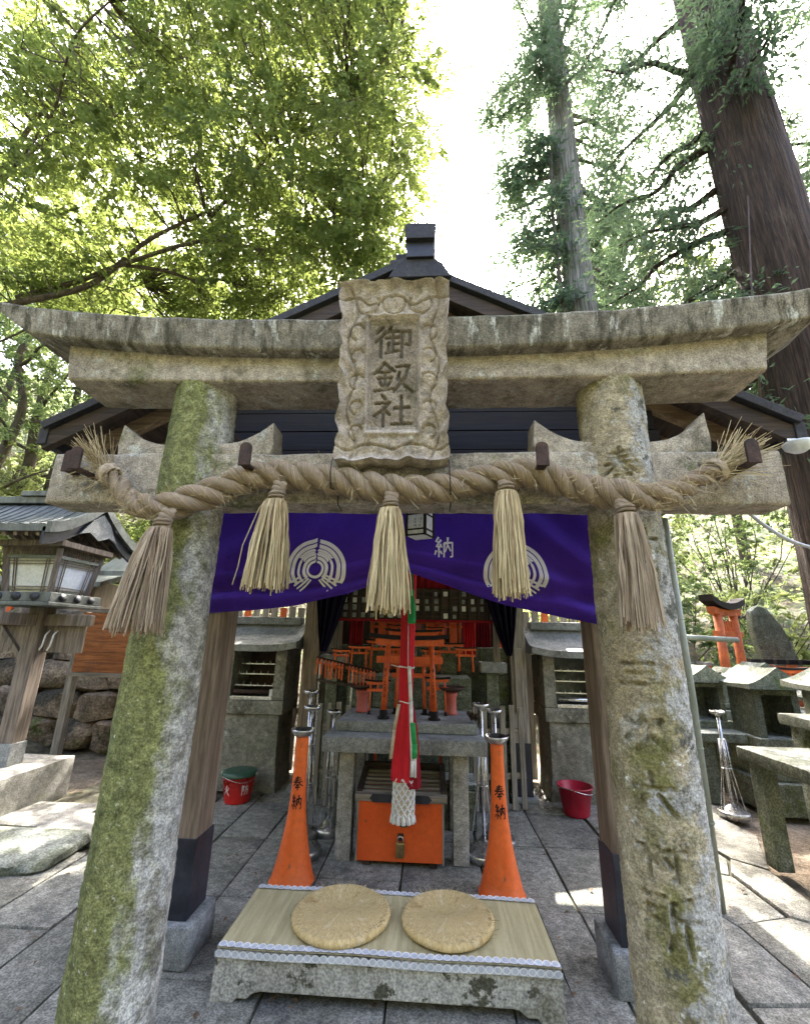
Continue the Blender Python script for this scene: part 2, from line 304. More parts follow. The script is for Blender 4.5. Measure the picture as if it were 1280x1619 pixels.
class MB:
    def __init__(s):
        s.v, s.f, s.uv, s.sm = [], [], [], []
    def add(s, vs, fs, uvs=None, smooth=False):
        b = len(s.v)
        s.v.extend([tuple(p) for p in vs])
        for i, f in enumerate(fs):
            s.f.append(tuple(b + j for j in f))
            s.uv.append(uvs[i] if uvs else None)
            s.sm.append(smooth)
        return s
    def box(s, x0, x1, y0, y1, z0, z1):
        return s.add([(x0, y0, z0), (x1, y0, z0), (x1, y1, z0), (x0, y1, z0), (x0, y0, z1), (x1, y0, z1), (x1, y1, z1), (x0, y1, z1)],
                     [(3, 2, 1, 0), (4, 5, 6, 7), (0, 1, 5, 4), (1, 2, 6, 5), (2, 3, 7, 6), (3, 0, 4, 7)])
    def obox(s, c, size, rot=None):
        hx, hy, hz = (d / 2 for d in size)
        vs = [Vector(p) for p in ((-hx, -hy, -hz), (hx, -hy, -hz), (hx, hy, -hz), (-hx, hy, -hz), (-hx, -hy, hz), (hx, -hy, hz), (hx, hy, hz), (-hx, hy, hz))]
        if rot is not None:
            vs = [rot @ p for p in vs]
        return s.add([p + Vector(c) for p in vs], [(3, 2, 1, 0), (4, 5, 6, 7), (0, 1, 5, 4), (1, 2, 6, 5), (2, 3, 7, 6), (3, 0, 4, 7)])
    def bar(s, a, b, wd, ht, up=(0, 0, 1)):
        a, b = Vector(a), Vector(b)
        d = (b - a)
        L = d.length
        d.normalize()
        u = Vector(up)
        sd = d.cross(u)
        if sd.length < 1e-4:
            sd = d.cross(Vector((1, 0, 0)))
        sd.normalize()
        u = sd.cross(d)
        rot = Matrix((d, sd, u)).transposed()
        return s.obox((a + b) / 2, (L, wd, ht), rot)
    def prism(s, poly, axis, d0, d1, smooth=False):
        def P(a, b, d):
            return {'x': (d, a, b), 'y': (a, d, b), 'z': (a, b, d)}[axis]
        n = len(poly)
        vs = [P(a, b, d0) for a, b in poly] + [P(a, b, d1) for a, b in poly]
        fs = [tuple(range(n)), tuple(range(2 * n - 1, n - 1, -1))]
        s.add(vs, fs)
        b = len(s.v) - 2 * n
        for i in range(n):
            j = (i + 1) % n
            s.f.append((b + i, b + n + i, b + n + j, b + j))
            s.uv.append(None)
            s.sm.append(smooth)
        return s
    def lathe(s, prof, c=(0, 0, 0), seg=24, smooth=True, rot=None, cap=True):
        vs, fs, uvs = [], [], []
        n = len(prof)
        for i in range(seg):
            a = 2 * PI * i / seg
            for r, z in prof:
                p = Vector((r * math.cos(a), r * math.sin(a), z))
                if rot is not None:
                    p = rot @ p
                vs.append(p + Vector(c))
        for i in range(seg):
            j = (i + 1) % seg
            for k in range(n - 1):
                fs.append((i * n + k, j * n + k, j * n + k + 1, i * n + k + 1))
                uvs.append([(i / seg, k / (n - 1)), ((i + 1) / seg, k / (n - 1)), ((i + 1) / seg, (k + 1) / (n - 1)), (i / seg, (k + 1) / (n - 1))])
        s.add(vs, fs, uvs, smooth)
        if cap:
            b = len(s.v) - len(vs)
            if prof[0][0] > 1e-5:
                s.f.append(tuple(b + i * n for i in range(seg - 1, -1, -1))); s.uv.append(None); s.sm.append(False)
            if prof[-1][0] > 1e-5:
                s.f.append(tuple(b + i * n + n - 1 for i in range(seg))); s.uv.append(None); s.sm.append(False)
        return s
    def tube(s, pts, rad, seg=8, smooth=True, cap=True, uvlen=None, twist=0.0):
        pts = [Vector(p) for p in pts]
        n = len(pts)
        if not hasattr(rad, '__len__'):
            rad = [rad] * n
        vs, fs, uvs = [], [], []
        t0 = (pts[1] - pts[0]).normalized()
        ref = Vector((0, 0, 1)) if abs(t0.z) < 0.9 else Vector((1, 0, 0))
        nrm = t0.cross(ref).normalized()
        L = 0.0
        ls = []
        for i, p in enumerate(pts):
            t = (pts[min(i + 1, n - 1)] - pts[max(i - 1, 0)]).normalized()
            nrm = (nrm - t * nrm.dot(t))
            if nrm.length < 1e-6:
                nrm = t.orthogonal()
            nrm.normalize()
            bi = t.cross(nrm)
            if i:
                L += (p - pts[i - 1]).length
            ls.append(L)
            for k in range(seg):
                a = 2 * PI * k / seg + twist * L
                vs.append(p + (nrm * math.cos(a) + bi * math.sin(a)) * rad[i])
        for i in range(n - 1):
            for k in range(seg):
                k2 = (k + 1) % seg
                fs.append((i * seg + k, i * seg + k2, (i + 1) * seg + k2, (i + 1) * seg + k))
                uvs.append([(ls[i], k / seg), (ls[i], (k + 1) / seg), (ls[i + 1], (k + 1) / seg), (ls[i + 1], k / seg)])
        if cap:
            fs.append(tuple(range(seg - 1, -1, -1))); uvs.append([(0, 0)] * seg)
            fs.append(tuple((n - 1) * seg + k for k in range(seg))); uvs.append([(L, 0)] * seg)
        return s.add(vs, fs, uvs, smooth)
    def grid(s, fn, nu, nv, smooth=True):
        vs = [fn(i / nu, j / nv) for j in range(nv + 1) for i in range(nu + 1)]
        fs, uvs = [], []
        for j in range(nv):
            for i in range(nu):
                a = j * (nu + 1) + i
                fs.append((a, a + 1, a + nu + 2, a + nu + 1))
                uvs.append([(i / nu, j / nv), ((i + 1) / nu, j / nv), ((i + 1) / nu, (j + 1) / nv), (i / nu, (j + 1) / nv)])
        return s.add(vs, fs, uvs, smooth)
    def build(s, name, mat, parent=None, org=None, bevel=0.0, seg=2, rough=None, smooth=None):
        if org is None:
            org = origin_of(parent) if parent else Vector((0, 0, 0))
        org = Vector(org)
        me = bpy.data.meshes.new(name)
        me.from_pydata([tuple(Vector(p) - org) for p in s.v], [], s.f)
        if any(u for u in s.uv):
            uvl = me.uv_layers.new(name='UVMap')
            k = 0
            flat = []
            for f, u in zip(s.f, s.uv):
                for j in range(len(f)):
                    flat.extend(u[j] if u else (0.0, 0.0))
            uvl.data.foreach_set('uv', flat)
        me.polygons.foreach_set('use_smooth', s.sm)
        me.materials.append(M[mat] if isinstance(mat, str) else mat)
        if bevel or rough:
            bm = bmesh.new()
            bm.from_mesh(me)
            if bevel:
                ed = [e for e in bm.edges if len(e.link_faces) == 2 and e.calc_face_angle(0) > 0.5]
                bmesh.ops.bevel(bm, geom=ed, offset=bevel, segments=seg, affect='EDGES', profile=0.6, clamp_overlap=True)
            if rough:
                amp, sc, cell = rough
                for _ in range(6):
                    le = [e for e in bm.edges if e.calc_length() > cell]
                    if not le:
                        break
                    bmesh.ops.subdivide_edges(bm, edges=le, cuts=1, use_grid_fill=True)
                bmesh.ops.triangulate(bm, faces=[f for f in bm.faces if len(f.verts) > 4])
                bm.normal_update()
                for v in bm.verts:
                    p = (v.co + org) * sc
                    d = noise.noise(p) * 0.7 + noise.noise(p * 2.7 + Vector((9, 3, 1))) * 0.3
                    v.co += v.normal * d * amp
                for f in bm.faces:
                    f.smooth = True
            bm.to_mesh(me)
            bm.free()
            if rough:
                me.set_sharp_from_angle(angle=math.radians(38))
        me.update()
        return link_mesh(me, name, parent, org)

def mesh_np(name, V, Fc, mat, parent=None, org=(0, 0, 0), tone=None, smooth=False, attrname='tone'):
    """numpy verts (n,3) in world space and faces (m,k)"""
    if parent:
        org = origin_of(parent)
    V = np.asarray(V, dtype=np.float32) - np.array(tuple(org), dtype=np.float32)
    Fc = np.asarray(Fc, dtype=np.int32)
    me = bpy.data.meshes.new(name)
    me.vertices.add(len(V))
    me.vertices.foreach_set('co', V.ravel())
    k = Fc.shape[1]
    me.loops.add(Fc.size)
    me.loops.foreach_set('vertex_index', Fc.ravel())
    me.polygons.add(len(Fc))
    me.polygons.foreach_set('loop_start', np.arange(0, Fc.size, k, dtype=np.int32))
    me.polygons.foreach_set('loop_total', np.full(len(Fc), k, dtype=np.int32))
    me.polygons.foreach_set('use_smooth', np.full(len(Fc), smooth))
    if tone is not None:
        a = me.attributes.new(attrname, 'FLOAT', 'POINT')
        a.data.foreach_set('value', np.asarray(tone, dtype=np.float32))
    me.materials.append(M[mat] if isinstance(mat, str) else mat)
    me.update(calc_edges=True)
    return link_mesh(me, name, parent, Vector(tuple(org)))

def dup(root, loc=None, rotz=0.0, label=None, group=None):
    def cp(o, par):
        c = o.copy()
        COL.objects.link(c)
        c.parent = par
        ORIG[c.name] = ORIG.get(o.name, Vector((0, 0, 0)))
        for ch in list(o.children):
            cp(ch, c)
        return c
    r = cp(root, None)
    if loc is not None:
        r.location = loc
    r.rotation_euler = (0, 0, rotz)
    if label: r['label'] = label
    if group: r['group'] = group
    return r

def fold(a, b, t):
    return a + (b - a) * t

# --------------------------------------------------------------- brush strokes
GLYPH = {
 'hou': [[(.25,.82),(.75,.86)],[(.2,.68),(.8,.72)],[(.08,.54),(.92,.58)],[(.48,.98),(.44,.7),(.3,.45),(.05,.28)],[(.56,.6),(.7,.42),(.97,.27)],[(.34,.34),(.66,.36)],[(.28,.2),(.72,.22)],[(.5,.46),(.5,.0)]],
 'nou': [[(.24,.98),(.1,.78),(.26,.74)],[(.36,.86),(.12,.53),(.38,.57)],[(.32,.66),(.4,.5)],[(.25,.52),(.25,.05)],[(.12,.36),(.05,.16)],[(.32,.34),(.4,.2)],[(.52,.7),(.5,.05)],[(.5,.7),(.92,.74),(.92,.1),(.8,.08)],[(.7,.98),(.68,.62),(.56,.3)],[(.7,.6),(.84,.34)]],
 'go': [[(.22,.98),(.05,.78)],[(.26,.76),(.03,.5)],[(.16,.6),(.16,.02)],[(.42,.97),(.33,.8)],[(.36,.82),(.62,.84)],[(.3,.62),(.64,.64)],[(.48,.82),(.48,.2)],[(.48,.42),(.62,.44)],[(.36,.46),(.36,.16)],[(.3,.13),(.64,.22)],[(.71,.82),(.94,.84),(.93,.4),(.82,.42)],[(.72,.82),(.71,.0)]],
 'ken': [[(.27,.98),(.14,.76),(.0,.62)],[(.28,.96),(.42,.8),(.54,.70)],[(.14,.66),(.42,.68)],[(.1,.48),(.46,.5)],[(.28,.66),(.28,.12)],[(.15,.38),(.2,.24)],[(.43,.4),(.36,.24)],[(.02,.08),(.52,.15)],[(.58,.84),(.9,.87),(.82,.5),(.52,.06)],[(.66,.66),(.62,.44)],[(.64,.5),(.78,.26),(1.0,.05)]],
 'sha': [[(.22,.98),(.3,.86)],[(.06,.72),(.42,.76),(.22,.5),(.02,.34)],[(.25,.56),(.25,.02)],[(.3,.5),(.42,.38)],[(.55,.58),(.92,.6)],[(.72,.94),(.72,.1)],[(.48,.08),(.98,.1)]],
 'san': [[(.15,.85),(.85,.87)],[(.2,.5),(.8,.52)],[(.05,.1),(.95,.12)]],
 'ji': [[(.1,.8),(.24,.68)],[(.05,.3),(.25,.5)],[(.5,.95),(.36,.65)],[(.48,.76),(.85,.78),(.78,.62)],[(.62,.66),(.55,.4),(.3,.08)],[(.6,.45),(.95,.05)]],
 'roku': [[(.5,.98),(.5,.8)],[(.08,.65),(.92,.68)],[(.35,.5),(.1,.1)],[(.62,.52),(.92,.12)]],
 'juu': [[(.08,.6),(.92,.64)],[(.5,.98),(.5,.0)]],
 'tsuki': [[(.25,.92),(.24,.4),(.08,.02)],[(.25,.92),(.8,.94),(.8,.05),(.66,.08)],[(.25,.66),(.78,.68)],[(.25,.4),(.78,.42)]],
 'mura': [[(.05,.66),(.45,.7)],[(.26,.98),(.26,.0)],[(.25,.6),(.04,.3)],[(.3,.5),(.42,.38)],[(.52,.64),(.98,.68)],[(.8,.96),(.8,.06),(.7,.1)],[(.6,.48),(.68,.34)]],
 'sho': [[(.08,.9),(.45,.94)],[(.12,.7),(.42,.72),(.42,.5),(.12,.5)],[(.12,.7),(.04,.08)],[(.9,.95),(.58,.84)],[(.58,.84),(.56,.4),(.46,.06)],[(.58,.58),(.98,.6)],[(.8,.58),(.8,.0)]],
 'bou': [[(.12,.95),(.12,.0)],[(.12,.93),(.36,.9),(.22,.68),(.38,.52),(.2,.42)],[(.68,.98),(.72,.86)],[(.48,.78),(.98,.8)],[(.66,.78),(.6,.4),(.44,.02)],[(.66,.54),(.9,.55),(.86,.08),(.76,.08)]],
 'hi': [[(.2,.7),(.28,.5)],[(.8,.74),(.68,.5)],[(.5,.98),(.46,.5),(.08,.02)],[(.5,.6),(.66,.25),(.95,.02)]],
 'nichi': [[(.2,.9),(.2,.05)],[(.2,.9),(.8,.92),(.8,.05)],[(.2,.5),(.8,.5)],[(.2,.08),(.8,.08)]],
}
def brush_polys(g, wd=0.09):
    """each stroke -> list of quads [(x,y)*4] with a swelling brush width"""
    out = []
    for st in GLYPH[g]:
        pts = [Vector(p) for p in st]
        seg = []
        for i in range(len(pts) - 1):
            for k in range(6):
                seg.append(pts[i].lerp(pts[i + 1], k / 6))
        seg.append(pts[-1])
        n = len(seg)
        L, Rr = [], []
        for i, p in enumerate(seg):
            t = (seg[min(i + 1, n - 1)] - seg[max(0, i - 1)]).normalized()
            q = Vector((-t.y, t.x))
            s = i / (n - 1)
            ww = wd * 0.5 * (1.12 - 0.55 * math.sin(PI * s) * 0.5 - 0.45 * s * s)
            L.append(p + q * ww)
            Rr.append(p - q * ww)
        for i in range(n - 1):
            out.append((L[i], Rr[i], Rr[i + 1], L[i + 1]))
    return out
def glyph_mesh(mb, g, fn, wd=0.09):
    for q in brush_polys(g, wd):
        mb.add([fn(p.x, p.y) for p in q], [(0, 1, 2, 3)])
def carve_field(g, X, Y, wd=0.1):
    """0..1 mask: 1 on the stroke centre; X, Y arrays in glyph units"""
    best = np.full(X.shape, 9.0)
    for st in GLYPH[g]:
        for (ax, ay), (bx, by) in zip(st[:-1], st[1:]):
            dx, dy = bx - ax, by - ay
            t = np.clip(((X - ax) * dx + (Y - ay) * dy) / (dx * dx + dy * dy), 0, 1)
            d = np.hypot(X - ax - t * dx, Y - ay - t * dy)
            best = np.minimum(best, d)
    return np.clip((wd * 0.5 - best) / (wd * 0.22) , 0, 1)

# =================================================================== GROUND
def hill(x, y):
    a = np.maximum(0, y - 8.0) * 0.40
    b = np.maximum(0, -x - 4.9 + np.maximum(0, 5.5 - y) * 0.25) * 0.55
    c = np.maximum(0, x - 5.5) * 0.22 * (y > -50)
    d = np.maximum(0, -y - 4.5) * 0.85  # unseen slope behind the camera, added to block low sky light
    h = np.minimum(a + b + c + d, 16 + 0.04 * (a + b + c + d))
    bump = 0.22 * np.sin(x * 0.9 + 1.3 * np.sin(y * 0.6)) * np.sin(y * 0.8 + np.sin(x * 0.5))
    return h + bump * np.clip(h, 0, 1) - 0.06
def make_terrain():
    xs = np.concatenate([np.linspace(-150, -30, 24), np.linspace(-29, 29, 117), np.linspace(30, 150, 24)])
    ys = np.concatenate([np.linspace(-150, -6, 20), np.linspace(-5, 45, 101), np.linspace(48, 200, 24)])
    X, Y = np.meshgrid(xs, ys)
    V = np.stack([X, Y, hill(X, Y)], -1).reshape(-1, 3)
    nx = len(xs)
    j, i = np.meshgrid(np.arange(len(ys) - 1), np.arange(nx - 1), indexing='ij')
    a = (j * nx + i).ravel()
    Fc = np.stack([a, a + 1, a + nx + 1, a + nx], -1)
    o = mesh_np('ground', V, Fc, 'terrain', smooth=True)
    tag(o, 'brown forest floor rising into hillsides, with an added light-blocking slope behind the camera', 'ground', kind='structure')
make_terrain()

o = MB()
def yard(u, v):
    x, y = -5.0 + 9.4 * u, -4 + 11.6 * v
    return (x, y, -0.045 + 0.018 * noise.noise(Vector((x * 1.3, y * 1.3, 0))))
o.grid(yard, 60, 70)
tag(o.build('courtyard_earth', 'dirt'), 'packed brown earth between and around the paving stones', 'ground', kind='structure')

pave = MB().box(-3.45, 2.35, -3.0, 5.6, -0.12, -0.022).build('pavement', 'joint')
tag(pave, 'grey stone slab paving under the gate and the shrine pavilion', 'paving', kind='structure')
def slab(poly, zt, bev=0.008):
    mb = MB().prism(poly, 'z', -0.05, zt)
    # prism winding may flip; normals are recalculated below
    o = mb.build('paving_stone', 'paving', pave, bevel=bev, seg=2, rough=(0.0035, 7.0, 0.22))
    bm = bmesh.new(); bm.from_mesh(o.data); bmesh.ops.recalc_face_normals(bm, faces=bm.faces); bm.to_mesh(o.data); bm.free()
    return o
rs = random.Random(3)
cols = [-3.42, -2.86, -2.39, -1.98, -1.62, -1.25, -0.72, -0.18, 0.36, 0.87, 1.36]
ystart = -1.0
for ci in range(len(cols) - 1):
    x0, x1 = cols[ci], cols[ci + 1]
    if x0 > -0.3:
        ys = [-1.0, 0.4, 1.35, 2.2, 3.1, 3.93, 4.77, 5.5]
        if ci % 2: ys = [-1.0, 0.2, 1.1, 1.9, 2.62, 3.11, 3.94, 4.6, 5.5]
    elif x0 < -2.2:
        ys = [-1.0, 0.3, 1.5, 2.7, 3.5 - 0.2 * (ci == 0)]
    else:
        ys = [-1.0]
        while ys[-1] < 5.2:
            ys.append(ys[-1] + rs.uniform(0.85, 1.45))
        ys[-1] = 5.5
    if -1.7 < x0 < -1.2: ys = [-1.0, 0.5, 1.7, 2.42, 3.08, 3.86, 4.6, 5.5]
    for y0, y1 in zip(ys[:-1], ys[1:]):
        if y1 < 0.4: continue
        g = 0.006
        j = lambda: rs.uniform(-0.004, 0.004)
        slab([(x0 + g + j(), y0 + g + j()), (x1 - g + j(), y0 + g + j()), (x1 - g + j(), y1 - g + j()), (x0 + g + j(), y1 - g + j())], rs.uniform(-0.005, 0.004))
# irregular flagstones east of the right pillar
flags = [
 [(1.38,0.7),(1.72,0.7),(1.74,1.75),(1.39,1.7)], [(1.74,0.7),(2.3,0.7),(2.28,1.55),(1.76,1.72)],
 [(1.385,1.72),(1.74,1.77),(1.73,2.50),(1.385,2.47)], [(1.765,1.745),(2.28,1.58),(2.30,2.30),(1.99,2.44),(1.755,2.48)],
 [(1.385,2.49),(1.73,2.52),(1.70,3.02),(1.63,3.24),(1.385,3.28)], [(1.755,2.505),(2.00,2.465),(2.30,2.33),(2.29,3.02),(2.06,3.16),(1.72,3.06)],
 [(1.385,3.305),(1.64,3.265),(1.715,3.085),(2.05,3.185),(2.04,3.62),(1.72,3.74),(1.385,3.70)], [(2.075,3.18),(2.29,3.05),(2.34,3.70),(2.18,3.86),(2.065,3.66)],
 [(1.385,3.725),(1.72,3.765),(2.03,3.65),(2.16,3.88),(2.10,4.25),(1.76,4.34),(1.385,4.30)], [(1.385,4.325),(1.76,4.365),(2.08,4.29),(2.14,4.70),(1.82,4.92),(1.385,4.86)],
 [(2.20,3.89),(2.36,3.74),(2.66,4.3),(2.62,4.62),(2.18,4.64),(2.14,4.26)], [(2.17,4.70),(2.64,4.66),(2.98,4.9),(2.86,5.25),(2.3,5.2)],
]
for p in flags:
    gx, gy = sum(q[0] for q in p) / len(p), sum(q[1] for q in p) / len(p)
    p = [(gx + (q[0] - gx) * (1 + 0.007 / max(0.1, math.hypot(q[0] - gx, q[1] - gy))), gy + (q[1] - gy) * (1 + 0.007 / max(0.1, math.hypot(q[0] - gx, q[1] - gy)))) for q in p]
    slab(p, rs.uniform(-0.008, 0.012), 0.016)

def rock(name, c, size, seed, mat, label, cat, group=None, parent=None, sub=3, amp=0.28, pw=0.62):
    bm = bmesh.new()
    bmesh.ops.create_icosphere(bm, subdivisions=sub, radius=1.0)
    off = Vector((seed * 3.1, seed * 1.7, seed * 0.9))
    for v in bm.verts:
        n = v.co.normalized()
        d = 1 + amp * noise.noise(n * 1.3 + off) + amp * 0.45 * noise.noise(n * 3.1 + off)
        q = Vector((math.copysign(abs(n.x) ** pw, n.x), math.copysign(abs(n.y) ** pw, n.y), math.copysign(abs(n.z) ** pw, n.z)))
        v.co = Vector((q.x * size[0], q.y * size[1], q.z * size[2])) * 0.5 * d
    for f in bm.faces: f.smooth = True
    me = bpy.data.meshes.new(name)
    bm.to_mesh(me); bm.free()
    me.set_sharp_from_angle(angle=math.radians(35))
    me.materials.append(M[mat])
    o = link_mesh(me, name, None, c)
    if parent:
        o.parent = parent
        o.location = Vector(c) - origin_of(parent)
    else:
        tag(o, label, cat, group)
    return o
# flat natural rocks along the left edge of the paving
lr = [((-3.05, 3.42, 0.02), (1.1, 0.62, 0.12), 'mossy green edging stone at the left edge beside the paving'),
      ((-3.85, 3.25, 0.03), (1.0, 0.7, 0.17), 'broad mossy flat stone nearest the camera on the left edge'),
      ((-2.62, 3.86, 0.0), (0.85, 0.46, 0.10), 'flat pale rock between the lantern plinth and the mossy pillar'),
      ((-3.2, 4.02, 0.0), (0.75, 0.5, 0.10), 'dappled flat rock just before the lantern plinth'),
      ((-2.35, 4.45, -0.01), (0.7, 0.5, 0.12), 'small flat rock in sunlight behind the mossy pillar')]
for k, (c, sz, lb) in enumerate(lr):
    rock('flat_rock', c, sz, k + 2, 'stone_green' if k < 2 else 'stone', lb, 'rock', 'rocks along the left paving edge', amp=0.16, pw=0.42)

# =================================================================== STONE TORII
CX = -0.14
torii = thing('stone_torii', (CX, 1.98, 0), 'weathered mossy stone gate with plaque standing before the shrine pavilion', 'torii gate')

def np_noise(P, sc, seed=0.0):
    return np.array([noise.noise(Vector(p) * sc + Vector((seed, seed * 2, seed * 3))) for p in P])

def pillar(cx, cy, r0, r1, h, nth, nz, mat, carve=None):
    th = np.linspace(0, 2 * PI, nth, endpoint=False)
    z = np.linspace(-0.03, h, nz)
    T, Z = np.meshgrid(th, z)
    rad = r0 + (r1 - r0) * (Z / h)
    # long-wave unevenness
    nn = 0.004 * np.sin(3 * T + 4 * Z) * np.sin(2.3 * Z + T) + 0.003 * np.sin(7 * T + 2.0 * np.sin(9 * Z)) * np.sin(11 * Z + 3 * T)
    rr = np.random.default_rng(5).normal(size=T.shape)
    k = np.array([0.25, 0.5, 0.25])
    for ax in (0, 1):
        for _ in range(2):
            rr = 0.25 * np.roll(rr, 1, ax) + 0.5 * rr + 0.25 * np.roll(rr, -1, ax)
    rad = rad + nn + rr * 0.0035
    cm = np.zeros(T.shape)
    if carve:
        for g, (off, zc, sx, sz, wd) in carve:
            thc = math.atan2(-cy, -cx)
            # arc position grows to the right as seen from the camera
            d = (T - thc + PI) % (2 * PI) - PI
            A = d * r0
            Gx = (A - off) / sx + 0.5
            Gy = (Z - zc) / sz + 0.5
            mk = (np.abs(Gx - 0.5) < 0.75) & (np.abs(Gy - 0.5) < 0.75)
            f = np.zeros(T.shape)
            f[mk] = carve_field(g, Gx[mk], Gy[mk], wd)
            cm = np.maximum(cm, f)
    er = np.random.default_rng(9).normal(size=T.shape)
    for _ in range(30):
        er = 0.25 * (np.roll(er, 1, 0) + np.roll(er, -1, 0) + np.roll(er, 1, 1) + np.roll(er, -1, 1))
    er = er / er.std()
    cm = cm * np.clip(0.80 + 0.35 * er, 0.25, 1)
    rad = rad - cm * 0.019 * (0.6 + 0.45 * np.sin(Z * 37 + T * 11))
    V = np.stack([cx + rad * np.cos(T), cy + rad * np.sin(T), Z], -1).reshape(-1, 3)
    j, i = np.meshgrid(np.arange(nz - 1), np.arange(nth), indexing='ij')
    i2 = (i + 1) % nth
    Fc = np.stack([(j * nth + i).ravel(), (j * nth + i2).ravel(), ((j + 1) * nth + i2).ravel(), ((j + 1) * nth + i).ravel()], -1)
    return mesh_np('pillar', V, Fc, mat, torii, tone=cm.ravel() * 0.42, smooth=True, attrname='carve')
PLX, PRX = -1.172, 0.885
pl = pillar(PLX, 1.985, 0.158, 0.152, 2.71, 110, 380, 'pillar_mossy')
pl['label'] = 'left pillar coated with green moss and white lichen'
pr = pillar(PRX, 1.985, 0.156, 0.150, 2.75, 240, 620, 'pillar_carved', carve=[
    ('hou', (0.02, 2.255, 0.16, 0.17, 0.13)), ('juu', (0.085, 1.905, 0.12, 0.12, 0.14)), ('tsuki', (0.09, 1.765, 0.10, 0.13, 0.13)),
    ('san', (-0.02, 1.385, 0.16, 0.10, 0.19)), ('ji', (-0.015, 1.175, 0.17, 0.15, 0.16)), ('roku', (-0.015, 0.965, 0.17, 0.15, 0.15)),
    ('mura', (-0.015, 0.775, 0.17, 0.15, 0.12)), ('sho', (-0.01, 0.585, 0.18, 0.17, 0.12))])
pr['label'] = 'right pillar carved with a column of characters'

def rrect(y0, y1, z0, z1, r, ns=7):
    pts = []
    cs = [((y1 - r, z0 + r), -PI / 2), ((y1 - r, z1 - r), 0), ((y0 + r, z1 - r), PI / 2), ((y0 + r, z0 + r), PI)]
    for k, ((cy, cz), a0) in enumerate(cs):
        arc = [(cy + r * math.cos(a0 + q * PI / 2 / 3), cz + r * math.sin(a0 + q * PI / 2 / 3)) for q in range(4)]
        pts += arc
        nxt = cs[(k + 1) % 4]
        nx = (nxt[0][0] + r * math.cos(nxt[1]), nxt[0][1] + r * math.sin(nxt[1]))
        for q in range(1, ns):
            t = q / ns
            pts.append((arc[-1][0] + (nx[0] - arc[-1][0]) * t, arc[-1][1] + (nx[1] - arc[-1][1]) * t))
    return pts
def beam(name, ts, fn, mat, parent, amp=0.006, sc=6.0):
    """fn(t) -> (list of (x,y,z)) ring"""
    mb = MB()
    rings = [fn(t) for t in ts]
    n = len(rings[0])
    vs = []
    for ring in rings:
        c = sum((Vector(p) for p in ring), Vector()) / n
        for p in ring:
            p = Vector(p)
            d = (p - c).normalized()
            q = p * sc
            vs.append(p + d * amp * (noise.noise(q) + 0.6 * noise.noise(q * 2.9)) )
    fs = []
    for i in range(len(rings) - 1):
        for k in range(n):
            k2 = (k + 1) % n
            fs.append((i * n + k, (i + 1) * n + k, (i + 1) * n + k2, i * n + k2))
    mb.add(vs, fs, smooth=True)
    mb.add(vs[:n], [tuple(range(n))]); mb.add(vs[-n:], [tuple(range(n - 1, -1, -1))])
    o = mb.build(name, mat, parent)
    bm = bmesh.new(); bm.from_mesh(o.data)
    bmesh.ops.remove_doubles(bm, verts=bm.verts, dist=0.0004)
    bmesh.ops.recalc_face_normals(bm, faces=bm.faces)
    bm.to_mesh(o.data); bm.free()
    o.data.set_sharp_from_angle(angle=math.radians(48))
    return o
def lin(a, b, n):
    return [a + (b - a) * i / (n - 1) for i in range(n)]
# kasagi: top beam in two stones, ends cut to a slant and swept up
def kas(t):
    up = 0.135 * abs(t) ** 2.6
    ring = []
    for y, z in rrect(1.765, 2.20, 2.815, 2.972, 0.014):
        fz = (z - 2.815) / 0.157
        half = 1.90 + 0.26 * fz
        zz = z + up + 0.03 * fz * abs(t) ** 3
        if fz > 0.8: zz += 0.03 * (1 - abs((y - 1.98) / 0.215))     # slightly ridged top
        ring.append((CX + t * half, y - 0.03 * fz if y < 1.98 else y + 0.03 * fz, zz))
    return ring
beam('top_beam', lin(-1, 0.0985, 44), kas, 'torii_top', torii)
beam('top_beam', lin(0.1003, 1, 36), kas, 'torii_top', torii)
def shi(t):
    up = 0.045 * abs(t) ** 2.4
    ring = []
    for y, z in rrect(1.832, 2.125, 2.69, 2.838, 0.016):
        fz = (z - 2.69) / 0.148
        half = 1.685 + 0.04 * fz
        ring.append((CX + t * half, y, z + up * (0.6 + 1.6 * fz)))
    return ring
beam('lintel', lin(-1, 0.0985, 44), shi, 'torii_beam', torii)
beam('lintel', lin(0.1003, 1, 36), shi, 'torii_beam', torii)
def nuk(t):
    return [(CX + t * 1.70, y, z) for y, z in rrect(1.895, 2.075, 2.088, 2.342, 0.014)]
nb = [beam('tie_beam', lin(-1, 0.118, 44), nuk, 'torii_beam', torii, 0.007), beam('tie_beam', lin(0.1195, 1, 36), nuk, 'torii_beam', torii, 0.007)]
# wedges on the tie beam, each with a swept-up tail
def wedge(xin, xout, ztip):
    sgn = 1 if xout > xin else -1
    L = abs(xout - xin)
    prof = [(0, 2.340), (1, 2.340), (1.04, 2.40), (1.0, ztip)]
    for q in range(1, 8):
        t = 1 - q / 8
        prof.append((t, 2.40 + (ztip - 2.40) * t ** 2.2))
    prof.append((0, 2.40))
    MB().prism([(xin + sgn * L * a, b) for a, b in prof], 'y', 1.915, 2.055).build('wedge', 'torii_beam', torii, bevel=0.008, rough=(0.004, 9, 0.06))
wedge(-1.29, -1.545, 2.51); wedge(-1.04, -0.775, 2.515)
wedge(0.765, 0.495, 2.52); wedge(1.01, 1.285, 2.55)
for ob in [o for o in torii.children if o.name.startswith('wedge')]:
    bm = bmesh.new(); bm.from_mesh(ob.data); bmesh.ops.recalc_face_normals(bm, faces=bm.faces); bm.to_mesh(ob.data); bm.free()
